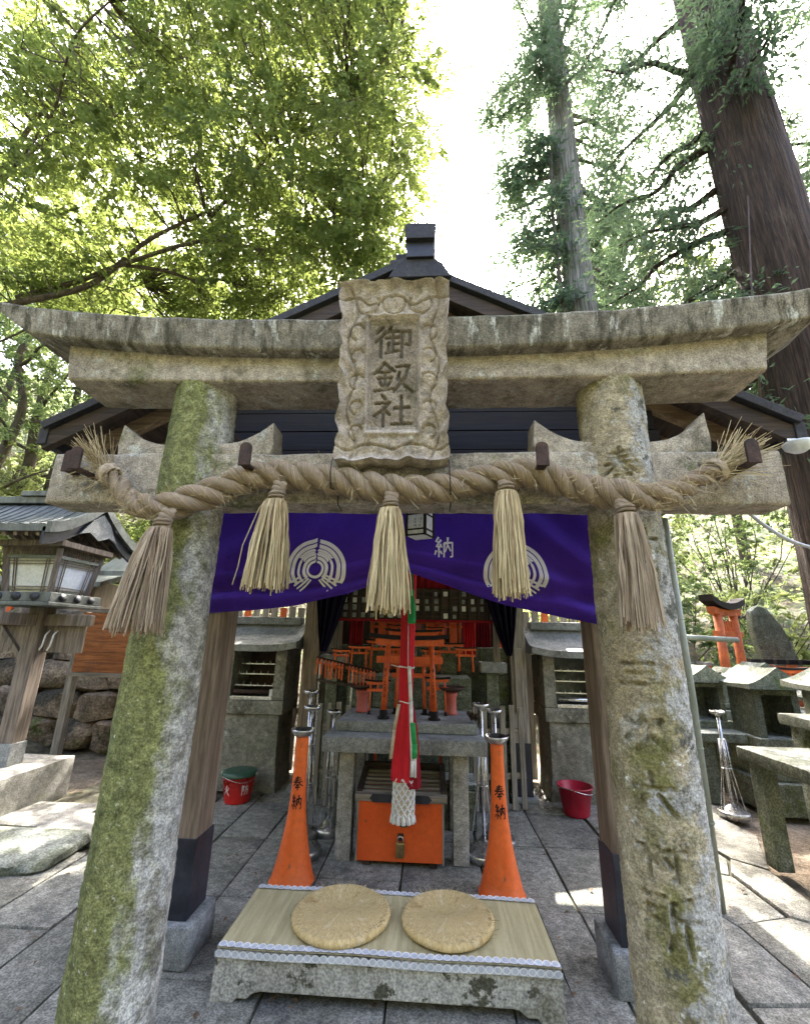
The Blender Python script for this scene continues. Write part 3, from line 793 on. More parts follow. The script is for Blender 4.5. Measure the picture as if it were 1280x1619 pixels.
# iron rope brackets
for bx, bz in ((-1.565, 2.235), (-0.80, 2.25), (0.465, 2.245), (1.305, 2.255), (-1.715, 2.275)):
    pf = [(bx - 0.026, bz - 0.05), (bx + 0.026, bz - 0.05)] + [(bx + 0.026 * math.cos(a), bz + 0.035 + 0.022 * math.sin(a)) for a in lin(0, PI, 7)]
    far = 1.70 if bx > -1.7 else 1.83
    b_ = MB().prism(pf, 'y', far, far + 0.012)
    b_.box(bx - 0.02, bx + 0.02, far + 0.012, 1.90, bz - 0.048, bz - 0.036)
    b_.build('rope_bracket', 'iron', torii, bevel=0.002)

# plaque: a height field with scalloped outline, moulded frame, sunk panel and carved characters
def make_plaque():
    W_, H_ = 0.475, 0.825
    nu, nv = 150, 262
    u = np.linspace(-1, 1, nu)
    v = np.linspace(-1, 1, nv)
    U, Vv = np.meshgrid(u, v)
    # scalloped outline
    side = 1.0 + 0.085 * np.abs(np.sin(Vv * PI * 3.0 + 0.4)) - 0.05 * (1 - np.abs(Vv)) + 0.012 * np.sin(Vv * 31)
    side = side + 0.05 * np.clip((Vv - 0.86) / 0.14, 0, 1) + 0.02 * np.clip((-Vv - 0.86) / 0.14, 0, 1)
    topv = 1.0 + 0.034 * np.abs(np.sin(U * PI * 1.5 + PI / 2)) + 0.008 * np.sin(U * 17) + 0.012 * np.abs(U) ** 4
    X = U * side * W_ / 2
    Z = Vv * topv * H_ / 2
    # relief
    px, pz = X / (W_ / 2), Z / (H_ / 2)
    ax, az = np.abs(px), pz
    inner = np.maximum(ax / 0.50, np.where(az > 0, az / 0.62, -az / 0.70))
    h = np.zeros(X.shape)
    edge = np.minimum(1.02 - np.abs(U), (1.0 - np.abs(Vv)) * H_ / W_)
    # the frame is a broad cove that rises towards its rim
    h += 0.030 * np.clip(1 - edge / 0.16, 0, 1) ** 2
    lobes = 0.010 * np.sin(px * 9 + 3 * np.sin(pz * 5.2)) * np.sin(pz * 11 + 2 * np.sin(px * 6))
    line = np.exp(-((np.sin(pz * 8.2 + 1.1 * np.sign(px)) * 0.09 + 0.80 - ax) / 0.02) ** 2) + np.exp(-((np.cos(px * 7.5) * 0.05 + 0.83 - az) / 0.014) ** 2) + np.exp(-((np.cos(px * 7.5) * 0.03 + 0.86 + az) / 0.014) ** 2)
    fr = np.clip((inner - 1.0) / 0.06, 0, 1)
    h += (lobes - 0.014 * np.clip(line, 0, 1)) * fr
    # swirls cut into the frame
    sw = np.zeros(X.shape)
    for sx in (-1, 1):
        for cz, rr_ in ((0.45, 0.10), (0.18, 0.085), (-0.12, 0.10), (-0.42, 0.085), (-0.70, 0.09)):
            d = np.hypot((px - sx * 0.70), (pz - cz) * H_ / W_)
            sw = np.maximum(sw, np.exp(-((d - rr_ * 1.5) / 0.022) ** 2) * (np.sin(np.arctan2(pz - cz, (px - sx * .7) * sx) + 0.8) > -0.55))
    for cx_ in (-0.52, 0, 0.52):
        d = np.hypot(px - cx_, (pz - 0.80) * H_ / W_)
        sw = np.maximum(sw, np.exp(-((d - 0.22) / 0.022) ** 2) * (pz < 0.86))
    h -= 0.013 * sw * fr
    # double border moulding round the panel
    h += 0.012 * np.exp(-((inner - 1.03) / 0.035) ** 2) + 0.007 * np.exp(-((inner - 0.93) / 0.02) ** 2)
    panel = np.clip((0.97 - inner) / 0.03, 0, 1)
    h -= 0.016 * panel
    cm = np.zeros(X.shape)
    for g, zc in (('go', 0.36), ('ken', -0.06), ('sha', -0.44)):
        Gx = px / 0.74 + 0.5
        Gy = (pz - zc) * H_ / (0.74 * W_) / 0.86 + 0.5
        mk = (np.abs(Gx - .5) < .7) & (np.abs(Gy - .5) < .7)
        f = np.zeros(X.shape)
        f[mk] = carve_field(g, Gx[mk], Gy[mk], 0.115)
        cm = np.maximum(cm, f)
    rim = np.clip(cm * 3, 0, 1) * (1 - np.clip((cm - 0.3) * 3, 0, 1))
    h -= 0.014 * np.clip((cm - 0.15) * 1.5, 0, 1)
    h += 0.004 * rim
    rg = np.random.default_rng(11).normal(size=X.shape)
    for ax_ in (0, 1):
        for _ in range(2):
            rg = 0.25 * np.roll(rg, 1, ax_) + 0.5 * rg + 0.25 * np.roll(rg, -1, ax_)
    h += rg * 0.0028
    # place: leaning forward at the top
    zc0, y_bot, y_top = 2.672, 1.835, 1.715
    tt = (Z + H_ / 2) / H_
    yy = y_bot + (y_top - y_bot) * tt - h - 0.05
    V = np.stack([X - 0.172, yy, Z + zc0], -1).reshape(-1, 3)
    j, i = np.meshgrid(np.arange(nv - 1), np.arange(nu - 1), indexing='ij')
    a = (j * nu + i).ravel()
    Fc = [tuple(q) for q in np.stack([a, a + 1, a + nu + 1, a + nu], -1)]
    # rim and back
    per = [i for i in range(nu)] + [k * nu + nu - 1 for k in range(1, nv)] + [(nv - 1) * nu + i for i in range(nu - 2, -1, -1)] + [k * nu for k in range(nv - 2, 0, -1)]
    nb_ = len(V)
    back = V[per].copy()
    back[:, 1] = (y_bot + (y_top - y_bot) * ((back[:, 2] - zc0 + H_ / 2) / H_)) + 0.03
    V2 = np.vstack([V, back])
    m = len(per)
    quads = Fc + [(per[(k + 1) % m], per[k], nb_ + k, nb_ + (k + 1) % m) for k in range(m)]
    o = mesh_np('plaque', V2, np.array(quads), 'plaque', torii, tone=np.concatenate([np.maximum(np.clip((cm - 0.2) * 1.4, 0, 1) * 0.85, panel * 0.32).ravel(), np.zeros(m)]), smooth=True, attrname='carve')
    o['label'] = 'carved stone name plaque with three characters and scalloped frame'
    MB().box(-0.30, -0.04, 1.80, 1.90, 2.342, 2.42).build('plaque_rest', 'torii_beam', o, bevel=0.01)
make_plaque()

# =================================================================== ROPE AND TASSELS
def straw_mesh(name, PL, width, mat, parent=None, org=(0, 0, 0), tone=None):
    """PL (n,k,3) polylines -> thin three-sided stalks in one mesh"""
    n, k, _ = PL.shape
    T = np.gradient(PL, axis=1)
    T /= np.linalg.norm(T, axis=2, keepdims=True) + 1e-9
    ref = np.tile(np.array([0.3, 0.9, 0.2]), (n, k, 1))
    A = np.cross(T, ref); A /= np.linalg.norm(A, axis=2, keepdims=True) + 1e-9
    B = np.cross(T, A)
    wd = np.broadcast_to(np.asarray(width).reshape(-1, 1, 1), (n, 1, 1)) * 0.5
    taper = np.linspace(1.0, 0.75, k).reshape(1, k, 1)
    rings = [PL + (A * math.cos(q) + B * math.sin(q)) * wd * taper for q in (0.3, 0.3 + 2 * PI / 3, 0.3 + 4 * PI / 3)]
    V = np.stack(rings, 2).reshape(-1, 3)
    base = (np.arange(n) * k * 3).reshape(-1, 1, 1)
    seg = (np.arange(k - 1) * 3).reshape(1, -1, 1)
    fs = []
    for q in range(3):
        q2 = (q + 1) % 3
        fs.append(np.stack([base + seg + q, base + seg + q2, base + seg + 3 + q2, base + seg + 3 + q], -1).reshape(-1, 4))
    Fc = np.vstack(fs)
    if tone is None:
        tone = RNG.random(n) ** 2
    o = mesh_np(name, V, Fc, mat, parent, org, tone=np.repeat(tone, k * 3))
    o['kind'] = 'stuff'
    return o

ropeP = [(-1.50, 2.215), (-1.42, 2.15), (-1.33, 2.06), (-1.24, 2.03), (-1.12, 2.03), (-0.98, 2.10), (-0.80, 2.185), (-0.68, 2.20), (-0.44, 2.175), (-0.19, 2.135),
         (0.05, 2.14), (0.33, 2.20), (0.46, 2.20), (0.60, 2.15), (0.74, 2.095), (0.87, 2.07), (1.0, 2.10), (1.14, 2.175), (1.235, 2.225)]
def catmull(P, n):
    out = []
    m = len(P)
    for i in range(n):
        f = i / (n - 1) * (m - 1)
        k = min(int(f), m - 2)
        t = f - k
        p0, p1, p2, p3 = (Vector(P[max(0, min(m - 1, k + d))]) for d in (-1, 0, 1, 2))
        out.append(0.5 * ((2 * p1) + (p2 - p0) * t + (2 * p0 - 5 * p1 + 4 * p2 - p3) * t * t + (3 * p1 - p0 - 3 * p2 + p3) * t ** 3))
    return out
def rope_y(x):
    y = 1.822
    for xp in (PLX, PRX):
        y -= 0.075 * math.exp(-((x - xp) / 0.20) ** 2)
    return y
RP = [Vector((p.x, rope_y(p.x), p.y)) for p in catmull(ropeP, 420)]
rope = thing('sacred_rope', (CX, 1.78, 2.03), 'thick twisted brown straw rope sagging along the stone tie beam', 'rope')
RL = [0.0]
for a, b in zip(RP[:-1], RP[1:]):
    RL.append(RL[-1] + (b - a).length)
TOT = RL[-1]
def rope_r(s):
    e = min(s, TOT - s)
    return 0.55 + 0.45 * min(1, e / 0.5) if e < 0.5 else 1.0
STR = 3
for k in range(STR):
    pts, rad = [], []
    for i, p in enumerate(RP):
        t = (RP[min(i + 1, len(RP) - 1)] - RP[max(0, i - 1)]).normalized()
        n_ = Vector((0, -1, 0)); n_ = (n_ - t * n_.dot(t)).normalized()
        b_ = t.cross(n_)
        a = 2 * PI * RL[i] / 0.30 + k * 2 * PI / STR + 0.25 * math.sin(RL[i] * 3.1)
        q = rope_r(RL[i])
        pts.append(p + (n_ * math.cos(a) + b_ * math.sin(a)) * 0.0345 * q)
        rad.append(0.034 * q * (1 + 0.07 * math.sin(RL[i] * 17 + k * 2) + 0.05 * math.sin(RL[i] * 41 + k)))
    mb = MB().tube(pts, rad, seg=14, twist=30.0)
    o = mb.build('strand', 'straw_rope', rope)
    for v in o.data.vertices:
        q = v.co * 42
        v.co += v.normal * (0.0026 * noise.noise(q) + 0.004 * noise.noise(v.co * 13))
# stray fibres along the rope
n = 900
idx = RNG.integers(0, 419, n)
C = np.array([tuple(RP[i]) for i in idx])
ang = RNG.random(n) * 2 * PI
d0 = np.stack([RNG.normal(0, 0.25, n), -np.abs(np.cos(ang)), np.sin(ang)], -1)
d0 /= np.linalg.norm(d0, axis=1, keepdims=True)
st = C + d0 * 0.060
d1 = np.stack([RNG.normal(0, 1, n), -np.abs(RNG.normal(0, .5, n)), RNG.normal(-0.2, .7, n)], -1)
d1 /= np.linalg.norm(d1, axis=1, keepdims=True)
ln = (0.02 + 0.06 * RNG.random(n) ** 2)[:, None]
PL = np.stack([st, st + d1 * ln * .5 + d0 * 0.006, st + d1 * ln + np.array([0, 0, -0.006])], 1)
straw_mesh('stray_fibres', PL, 0.0019, 'straw', rope)
def fray(c, axis, n, L, spread, name, mat='straw'):
    ax = np.array(axis) / np.linalg.norm(axis)
    d = ax + RNG.normal(0, spread, (n, 3)) * np.array([1, 0.55, 1])
    d /= np.linalg.norm(d, axis=1, keepdims=True)
    l = (L * (0.55 + 0.45 * RNG.random(n)))[:, None]
    s0 = np.array(c) + RNG.normal(0, 0.018, (n, 3))
    bend = RNG.normal(0, 0.03, (n, 3))
    P = np.stack([s0, s0 + d * l * .35 + bend * .2, s0 + d * l * .7 + bend * .6, s0 + d * l + bend], 1)
    straw_mesh(name, P, 0.0032, mat, rope)
e0, e1 = RP[0], RP[-1]
fray(e0, (-0.55, -0.12, 0.75), 95, 0.22, 0.26, 'frayed_end')
fray(e0, (-0.9, -0.1, -0.1), 26, 0.17, 0.45, 'frayed_end')
fray(e1, (0.75, -0.2, 0.42), 210, 0.20, 0.24, 'frayed_end')
for p_, q_ in ((e0, RP[26]), (e1, RP[-18])):
    pts = []
    ax = (q_ - p_)
    for i in range(40):
        t = i / 39
        a = t * 2 * PI * 5
        pts.append(p_ + ax * (t * 0.35) + Vector((0, math.cos(a), 0)) * 0.048 + ax.cross(Vector((0, 1, 0))).normalized() * math.sin(a) * 0.048)
    MB().tube(pts, 0.006, 6).build('binding_cord', 'straw_grey', rope)

def tassel(x, ztop, zbind, zbot, half, mat, label, n=210, lean=0.0):
    y = rope_y(x) - 0.085
    t = thing('straw_tassel', (x + lean, y, zbot), label, 'tassel', 'straw tassels hanging from the rope')
    # twisted hanger cord
    mb = MB()
    for k in range(2):
        pts = []
        for i in range(26):
            s = i / 25
            a = s * 2 * PI * 2.2 + k * PI
            pts.append(Vector((x + 0.016 * math.cos(a), y + 0.03 * (1 - s) + 0.014 * math.sin(a), ztop + (zbind - ztop) * s)))
        mb.tube(pts, lin(0.0155, 0.019, 26), 8)
    mb.build('hanger_cord', 'straw_rope', t)
    pts = [Vector((x + 0.028 * math.cos(a), y + 0.028 * math.sin(a), zbind + 0.022 + 0.002 * a)) for a in lin(0, 4 * PI, 40)]
    MB().tube(pts, 0.007, 6).build('binding_cord', 'straw_rope', t)
    # stalks
    a = RNG.random(n) * 2 * PI
    r = np.sqrt(RNG.random(n))
    tw = RNG.normal(0, 0.22, n)
    x0, y0 = r * np.cos(a) * 0.044, r * np.sin(a) * 0.036
    hx = half * (0.96 + 0.08 * RNG.random(n))
    x1, y1 = r * np.cos(a + tw) * hx + lean, r * np.sin(a + tw) * 0.8 * half
    zb = zbot + RNG.normal(0, 0.014, n) + 0.02 * r + 0.07 * (RNG.random(n) < 0.08) * RNG.random(n)
    out = RNG.random(n) < 0.035
    x1 = np.where(out, x1 * 1.25, np.where(RNG.random(n) < 0.07, -x1 * 0.7, x1))
    P = []
    for s in (0, 0.1, 0.3, 0.55, 0.8, 1.0):
        e = s ** 0.66 if s > 0 else 0
        P.append(np.stack([x + x0 + (x1 - x0) * e + RNG.normal(0, .004, n) * s * (1 - s) * 4, y + y0 + (y1 - y0) * e, zbind + 0.028 * (1 - r) + 0.012 + (zb - zbind) * s], -1))
    tone = np.clip(RNG.random(n) ** 1.5 * 0.9, 0, 1)
    straw_mesh('straw_skirt', np.stack(P, 1), 0.0045 + 0.0045 * RNG.random(n), mat, t, tone=tone)
    # rough collar of bound straw
    MB().lathe([(0.012, zbind + 0.03), (0.026, zbind + 0.015), (0.03, zbind - 0.01), (0.02, zbind - 0.05)], (x, y, 0), 18).build('knot', 'straw_rope', t)
for wx in (-0.435, 0.078):
    wy0 = rope_y(wx) - 0.082
    wz = min(RP, key=lambda p: abs(p.x - wx)).z
    MB().tube([(wx, 1.885, 2.345), (wx, 1.86, 2.346), (wx + .004, wy0 + 0.012, wz + 0.06), (wx + .006, wy0, wz), (wx + .008, wy0 + 0.012, wz - 0.06), (wx + .012, 1.886, 2.14), (wx + .014, 1.888, 2.08), (wx + .014, 1.98, 2.078)], 0.0025, 6).build('tie_wire', 'ink', rope)
tassel(-1.095, 1.995, 1.895, 1.475, 0.104, 'straw_grey', 'leftmost straw tassel, greyish, hanging before the mossy pillar', lean=-0.035)
tassel(-0.655, 2.14, 2.035, 1.655, 0.098, 'straw', 'straw tassel covering the left edge of the left curtain crest', lean=-0.01)
tassel(-0.165, 2.09, 2.0, 1.575, 0.090, 'straw', 'middle straw tassel hanging straight below the stone plaque')
tassel(0.315, 2.14, 2.075, 1.64, 0.073, 'straw', 'straw tassel hanging in front of the right curtain crest')
tassel(0.765, 2.04, 1.965, 1.525, 0.078, 'straw_grey', 'rightmost straw tassel, greyish, hanging against the carved pillar', n=150, lean=0.01)

# =================================================================== PAVILION
pav = thing('shrine_pavilion', (-0.16, 3.75, 0), 'open wooden worship pavilion with dark gabled roof behind the stone gate', 'pavilion')
def post(x0, x1, y0, y1, ztop, shoe, base, mat='post'):
    p = MB().box(x0, x1, y0, y1, base, ztop).build('post', mat, pav, bevel=0.012)
    if shoe:
        MB().box(x0 - 0.006, x1 + 0.006, y0 - 0.006, y1 + 0.006, base + 0.002, shoe).build('metal_shoe', 'black_metal', p, bevel=0.004)
    MB().box(x0 - 0.05, x1 + 0.05, y0 - 0.05, y1 + 0.05, 0.0, base).build('base_stone', 'stone_cool', p, bevel=0.02, rough=(0.005, 8, 0.08))
    return p
post(-1.345, -1.165, 2.50, 2.68, 2.62, 0.51, 0.17)
post(0.875, 1.055, 2.50, 2.68, 2.62, 0.53, 0.17)
post(-1.36, -1.18, 4.85, 5.03, 2.62, 0.0, 0.05)
rb = post(0.84, 1.00, 4.85, 5.01, 2.62, 0.52, 0.05, 'wood_grey_z')
MB().box(0.875, 0.955, 4.825, 4.848, 0.80, 1.42).build('panel', 'wood_grey_z', rb, bevel=0.004)
# beams
MB().box(-1.75, 1.45, 2.53, 2.65, 2.36, 2.54).build('front_beam', 'wood_dark_x', pav, bevel=0.008)
MB().box(-1.75, 1.45, 4.88, 4.98, 2.36, 2.54).build('back_beam', 'wood_dark_x', pav, bevel=0.008)
for x in (-1.255, 0.965):
    MB().box(x - 0.06, x + 0.06, 2.40, 5.25, 2.55, 2.70).build('side_beam', 'wood_dark_y', pav, bevel=0.008)
RX, RZ, EZ, HALF = -0.165, 3.88, 2.685, 2.25
Y0, Y1 = 2.42, 5.45
# gable boards
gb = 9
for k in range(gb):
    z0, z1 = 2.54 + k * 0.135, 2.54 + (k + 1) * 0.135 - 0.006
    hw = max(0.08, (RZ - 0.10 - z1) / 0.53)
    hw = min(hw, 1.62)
    MB().box(RX - hw, RX + hw, 2.60 + 0.003 * (k % 2), 2.63, z0, z1).build('gable_board', 'gable_shaded', pav, bevel=0.002)
for k in range(gb):  # rear boards, added to stop sun entering through the back gable
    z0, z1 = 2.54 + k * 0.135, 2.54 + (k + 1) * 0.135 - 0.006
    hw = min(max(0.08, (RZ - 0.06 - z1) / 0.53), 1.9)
    MB().box(RX - hw, RX + hw, 5.28 + 0.003 * (k % 2), 5.31, z0, z1).build('gable_board', 'gable_shaded', pav, bevel=0.002)
MB().box(RX - 0.06, RX + 0.06, 2.44, 2.60, 2.54, 3.72).build('king_post', 'wood_dark_z', pav, bevel=0.006)
sl = (RZ - EZ) / HALF
def slope_pt(sd, d, n=0.0):
    """d metres out from the ridge, n metres above the slope line"""
    return RX + sd * d, RZ - sl * d + n
for sd in (-1, 1):
    roof = None
    # boarded deck
    poly = [slope_pt(sd, 0, 0.0), slope_pt(sd, HALF, 0.0), slope_pt(sd, HALF, 0.045), slope_pt(sd, 0, 0.045)]
    roof = MB().prism(poly, 'y', Y0 + 0.05, Y1).build('roof', 'wood_dark_y', pav)
    # overlapping roofing courses, each a step
    nc = 15
    for k in range(nc):
        d0, d1 = HALF * k / nc - 0.02, HALF * (k + 1) / nc + 0.03
        if k == 0: d0 = 0.0
        poly = [slope_pt(sd, d0, 0.05), slope_pt(sd, d1, 0.052), slope_pt(sd, d1, 0.088), slope_pt(sd, d0, 0.066)]
        MB().prism(poly, 'y', Y0, Y1 + 0.02).build('roof_course', 'roof', roof)
    # barge boards: two stepped fascias
    for dn, yy, th, mt in ((0.0, Y0 - 0.02, 0.13, 'wood_dark_x'), (0.075, Y0 - 0.05, 0.075, 'roof')):
        poly = [slope_pt(sd, 0, dn - th + 0.06), slope_pt(sd, HALF + 0.03, dn - th + 0.06), slope_pt(sd, HALF + 0.06, dn + 0.045), slope_pt(sd, 0, dn + 0.045)]
        MB().prism(poly, 'y', yy, yy + 0.05).build('barge_board', mt, roof, bevel=0.003)
    # eave gutter board
    x, z = slope_pt(sd, HALF + 0.035)
    MB().box(x - 0.03, x + 0.03, Y0 - 0.03, Y1, z - 0.035, z + 0.075).build('eave_board', 'roof', roof, bevel=0.004)
    # rafters
    for k in range(9):
        y = Y0 + 0.2 + k * 0.34
        a, b = slope_pt(sd, 0.06, -0.045), slope_pt(sd, HALF - 0.04, -0.045)
        MB().bar((a[0], y, a[1]), (b[0], y, b[1]), 0.06, 0.08).build('rafter', 'wood_barge' if k < 2 else 'wood_dark_y', pav)
for ob in pav.children_recursive:
    if ob.type == 'MESH' and ob.name.split('.')[0] in ('roof', 'roof_course', 'barge_board'):
        bm = bmesh.new(); bm.from_mesh(ob.data); bmesh.ops.recalc_face_normals(bm, faces=bm.faces); bm.to_mesh(ob.data); bm.free()
# ridge: stepped box with an upright end block
rg = MB().box(RX - 0.12, RX + 0.12, Y0 + 0.0, Y1, RZ + 0.0, RZ + 0.15).build('ridge', 'roof', pav, bevel=0.008)
MB().box(RX - 0.085, RX + 0.085, Y0 + 0.03, Y1, RZ + 0.15, RZ + 0.23).build('ridge_cap', 'roof', rg, bevel=0.008)
MB().prism([(RX - 0.12, RZ - 0.08), (RX + 0.30, RZ - 0.08), (RX + 0.24, RZ + 0.03), (RX + 0.18, RZ + 0.075), (RX, RZ + 0.075), (RX - 0.06, RZ + 0.03)], 'y', Y0 - 0.08, Y0 - 0.052).build('ridge_apron', 'roof', rg, bevel=0.006)
MB().box(RX + 0.00, RX + 0.185, Y0 - 0.10, Y0 + 0.10, RZ + 0.065, RZ + 0.19).build('ridge_end_block', 'black_metal', rg, bevel=0.006)
MB().prism([(RX - 0.005, RZ + 0.19), (RX + 0.19, RZ + 0.19), (RX + 0.20, RZ + 0.30), (RX + 0.18, RZ + 0.32), (RX + 0.005, RZ + 0.32), (RX - 0.015, RZ + 0.30)], 'y', Y0 - 0.13, Y0 + 0.13).build('ridge_end_cap', 'roof', rg, bevel=0.005)

# =================================================================== PURPLE CURTAIN
CZT = 2.235
def bot_z(x):
    xs = [-1.30, -1.0, -0.75, -0.45, -0.14, 0.15, 0.42, 0.70, 0.94]
    zs = [1.615, 1.64, 1.665, 1.735, 1.865, 1.775, 1.685, 1.63, 1.585]
    return float(np.interp(x, xs, zs))
def top_z(x):
    return CZT - 0.028 * (1 - ((x + 0.17) / 1.12) ** 2) - 0.006 * abs(math.sin((x + 1.3) * 7.2))
def cur_y(x, z):
    zt, zb = top_z(x), bot_z(x)
    t = (zt - z) / (zt - zb)
    d = abs(x + 0.14) / 1.1
    y = 2.450 + 0.016 * math.sin(x * 5.1 + 1) + 0.006 * noise.noise(Vector((x * 7, z * 5, 3))) + 0.010 * math.sin(x * 11 + z * 3)
    fold_ = max(0.0, (t - 0.62) / 0.38)
    # gathered swags run along the lower edge and bunch towards the middle
    y += -0.030 * math.sin(fold_ * 3.1 * PI + 0.6 * math.sin(x * 4)) * fold_ ** 0.5 * (0.35 + 0.9 * d)
    # diagonal pull from the upper right corner
    for cxp, sg in ((0.93, 1), (-1.28, -1)):
        u = (x - cxp) * sg
        y += (0.015 if sg > 0 else 0.007) * math.sin((z - 2.2 + 0.75 * u) * 22 + 2 * u) * math.exp(-((u + 0.22) / 0.34) ** 2)
    return y
cur = thing('purple_curtain', (-0.17, 2.46, 1.6), 'deep purple ceremonial curtain with two white crests under the pavilion eave', 'curtain')
mb = MB()
def cfn(u, v):
    x = -1.28 + 2.215 * u
    zt, zb = top_z(x), bot_z(x)
    z = zt + (zb - zt) * v
    return (x, cur_y(x, z), z)
mb.grid(cfn, 150, 64)
cl = mb.build('cloth', 'purple', cur)
cl.modifiers.new('thickness', 'SOLIDIFY').thickness = 0.003
# lower hem roll and the gathered knot in the middle
MB().tube([(x, cur_y(x, bot_z(x)) - 0.004, bot_z(x) + 0.002) for x in lin(-1.28, 0.93, 90)], 0.007, 8).build('hem', 'purple', cur)
# hanging tabs and cord
for k in range(9):
    x = -1.24 + k * 0.267
    z = top_z(x)
    MB().box(x - 0.024, x + 0.024, cur_y(x, z) - 0.007, cur_y(x, z) + 0.006, z - 0.03, 2.272).build('hanging_tab', 'purple', cur, bevel=0.002)
cord_pts = [Vector((x, 2.452, 2.262 - 0.02 * (1 - ((x + 0.17) / 1.12) ** 2))) for x in lin(-1.30, 0.95, 160)]
for k, mt in ((0, 'white_cloth'), (1, 'ink')):
    pts = []
    for i, p in enumerate(cord_pts):
        a = i * 0.62 + k * PI
        pts.append(p + Vector((0, math.cos(a), math.sin(a))) * 0.0052)
    MB().tube(pts, 0.006, 6).build('twisted_cord', mt, cur)
def on_cur(x, z, off=0.0045):
    return (x, cur_y(x, z) - off, z)
def crest(cx, cz, R):
    mb = MB()
    def arc(r, w, a0, a1, n=44, tip=True):
        pr = None
        for i in range(n + 1):
            a = math.radians(a0 + (a1 - a0) * i / n)
            ww = w
            rr = r
            if tip:                                # the two halves meet in a small upward point
                k = math.exp(-((math.degrees(a) - 90) / 5.0) ** 2)
                rr = r + 0.018 * R * k * 3
            q = (on_cur(cx + rr * math.cos(a), cz + rr * math.sin(a)), on_cur(cx + (rr + ww) * math.cos(a), cz + (rr + ww) * math.sin(a)))
            if pr and not (tip and 88.6 < math.degrees(a) < 91.4):
                mb.add([pr[0], pr[1], q[1], q[0]], [(0, 1, 2, 3)])
            pr = q
    for r, w, a0, a1 in ((0.875, 0.13, -27, 207), (0.71, 0.125, -36, 216), (0.33, 0.105, -48, 228), (0.215, 0.08, -90, 270)):
        arc(r * R, w * R, a0, a1)
    for a0, a1 in ((-44, 30), (150, 224)):
        arc(0.525 * R, 0.085 * R, a0, a1, 16, False)
    # ears of rice: three rows of grains each side
    for sd in (-1, 1):
        for row, r in enumerate((0.50, 0.575, 0.65)):
            for k in range(8):
                a = math.radians(90 - sd * (7 + k * 6.4 + (3 if row == 1 else 0)))
                c = (cx + r * R * math.cos(a), cz + r * R * math.sin(a))
                dirn = a - sd * math.radians(90 - (38 if row == 2 else (-38 if row == 0 else 0)))
                L, Wd = 0.060 * R, 0.034 * R
                ux, uz = math.cos(dirn), math.sin(dirn)
                q = [(L * math.cos(t), Wd * math.sin(t)) for t in lin(0, 2 * PI * 7 / 8, 8)]
                mb.add([on_cur(c[0] + p * ux - s_ * uz, c[1] + p * uz + s_ * ux) for p, s_ in q], [tuple(range(8))])
    # stalk ties crossing at the foot
    for sd in (-1, 1):
        for k in range(4):
            a = math.radians(270 + sd * (22 + k * 13))
            p0 = (cx + 0.36 * R * math.cos(a), cz + 0.36 * R * math.sin(a))
            a2 = math.radians(270 + sd * (30 + k * 10))
            p1 = (cx + 0.95 * R * math.cos(a2), cz + 0.82 * R * math.sin(a2))
            dx, dz = p1[0] - p0[0], p1[1] - p0[1]
            l = math.hypot(dx, dz); nx, nz = -dz / l * 0.03 * R, dx / l * 0.03 * R
            for s0, s1 in ((0, .5), (.5, 1)):
                A = (p0[0] + dx * s0, p0[1] + dz * s0); B = (p0[0] + dx * s1, p0[1] + dz * s1)
                mb.add([on_cur(A[0] - nx, A[1] - nz), on_cur(A[0] + nx, A[1] + nz), on_cur(B[0] + nx, B[1] + nz), on_cur(B[0] - nx, B[1] - nz)], [(0, 1, 2, 3)])
    mb.build('crest', 'white_print', cur)
crest(-0.645, 1.862, 0.172)
crest(0.472, 1.855, 0.172)
mb = MB()
glyph_mesh(mb, 'nou', lambda a, b: on_cur(0.022 + a * 0.115, 1.938 + b * 0.128), 0.10)
mb.build('character', 'white_print', cur)
# the side curtains drawn back to the rear posts: dark gathered bundles
for x0, x1, nm in ((-1.22, -1.10, 'left'), (0.86, 0.80, 'right')):
    sc_ = MB()
    def sfn(u, v, x0=x0, x1=x1):
        z = 2.30 - 0.95 * v
        wdt = 0.42 * (1 - v) ** 0.8 + 0.05
        a = u * PI
        return (x0 + (x1 - x0) * v + (0.20 if x0 < 0 else -0.14) * (1 - v) + wdt * 0.5 * math.cos(a), 4.72 - 0.10 * math.sin(a) * (1 + 0.5 * math.sin(u * 40)), z)
    sc_.grid(sfn, 48, 24)
    o = sc_.build('side_curtain', 'dark_cloth', org=(x1, 4.72, 1.35))
    tag(o, 'gathered dark curtain end tied back at the %s rear post' % nm, 'curtain', 'tied back curtain ends')
    o.modifiers.new('thickness', 'SOLIDIFY').thickness = 0.004

# =================================================================== HANGING PAPER LANTERN
hl = thing('hanging_lantern', (-0.055, 2.32, 2.06), 'small white box lantern with black frame and ink writing above the bell cloth', 'lantern')
lz0, lz1 = 2.035, 2.178
rot = Matrix.Rotation(math.radians(-24), 3, 'Z')
cc = Vector((-0.055, 2.33, (lz0 + lz1) / 2))
for k in range(4):
    r2 = Matrix.Rotation(math.radians(-24 + 90 * k), 3, 'Z')
    MB().obox(cc + r2 @ Vector((0, -0.052, 0)), (0.102, 0.003, lz1 - lz0 - 0.006), r2).build('paper_panel', 'paper', hl)
    f_ = MB()
    for zz in (lz0, lz0 + 0.03, lz1 - 0.028, lz1):
        f_.obox(Vector((cc.x, cc.y, zz)) + r2 @ Vector((0, -0.0545, 0)), (0.112, 0.006, 0.0075), r2)
    f_.obox(cc + r2 @ Vector((0.0545, -0.0545, 0)), (0.013, 0.013, lz1 - lz0 + 0.010), r2)
    f_.build('frame', 'ink', hl)
r2 = Matrix.Rotation(math.radians(-24), 3, 'Z')
mb = MB()
def lw(ox, oz, s):
    return lambda a, b: tuple(cc + r2 @ Vector((ox + a * s, -0.0545, oz + b * s)))
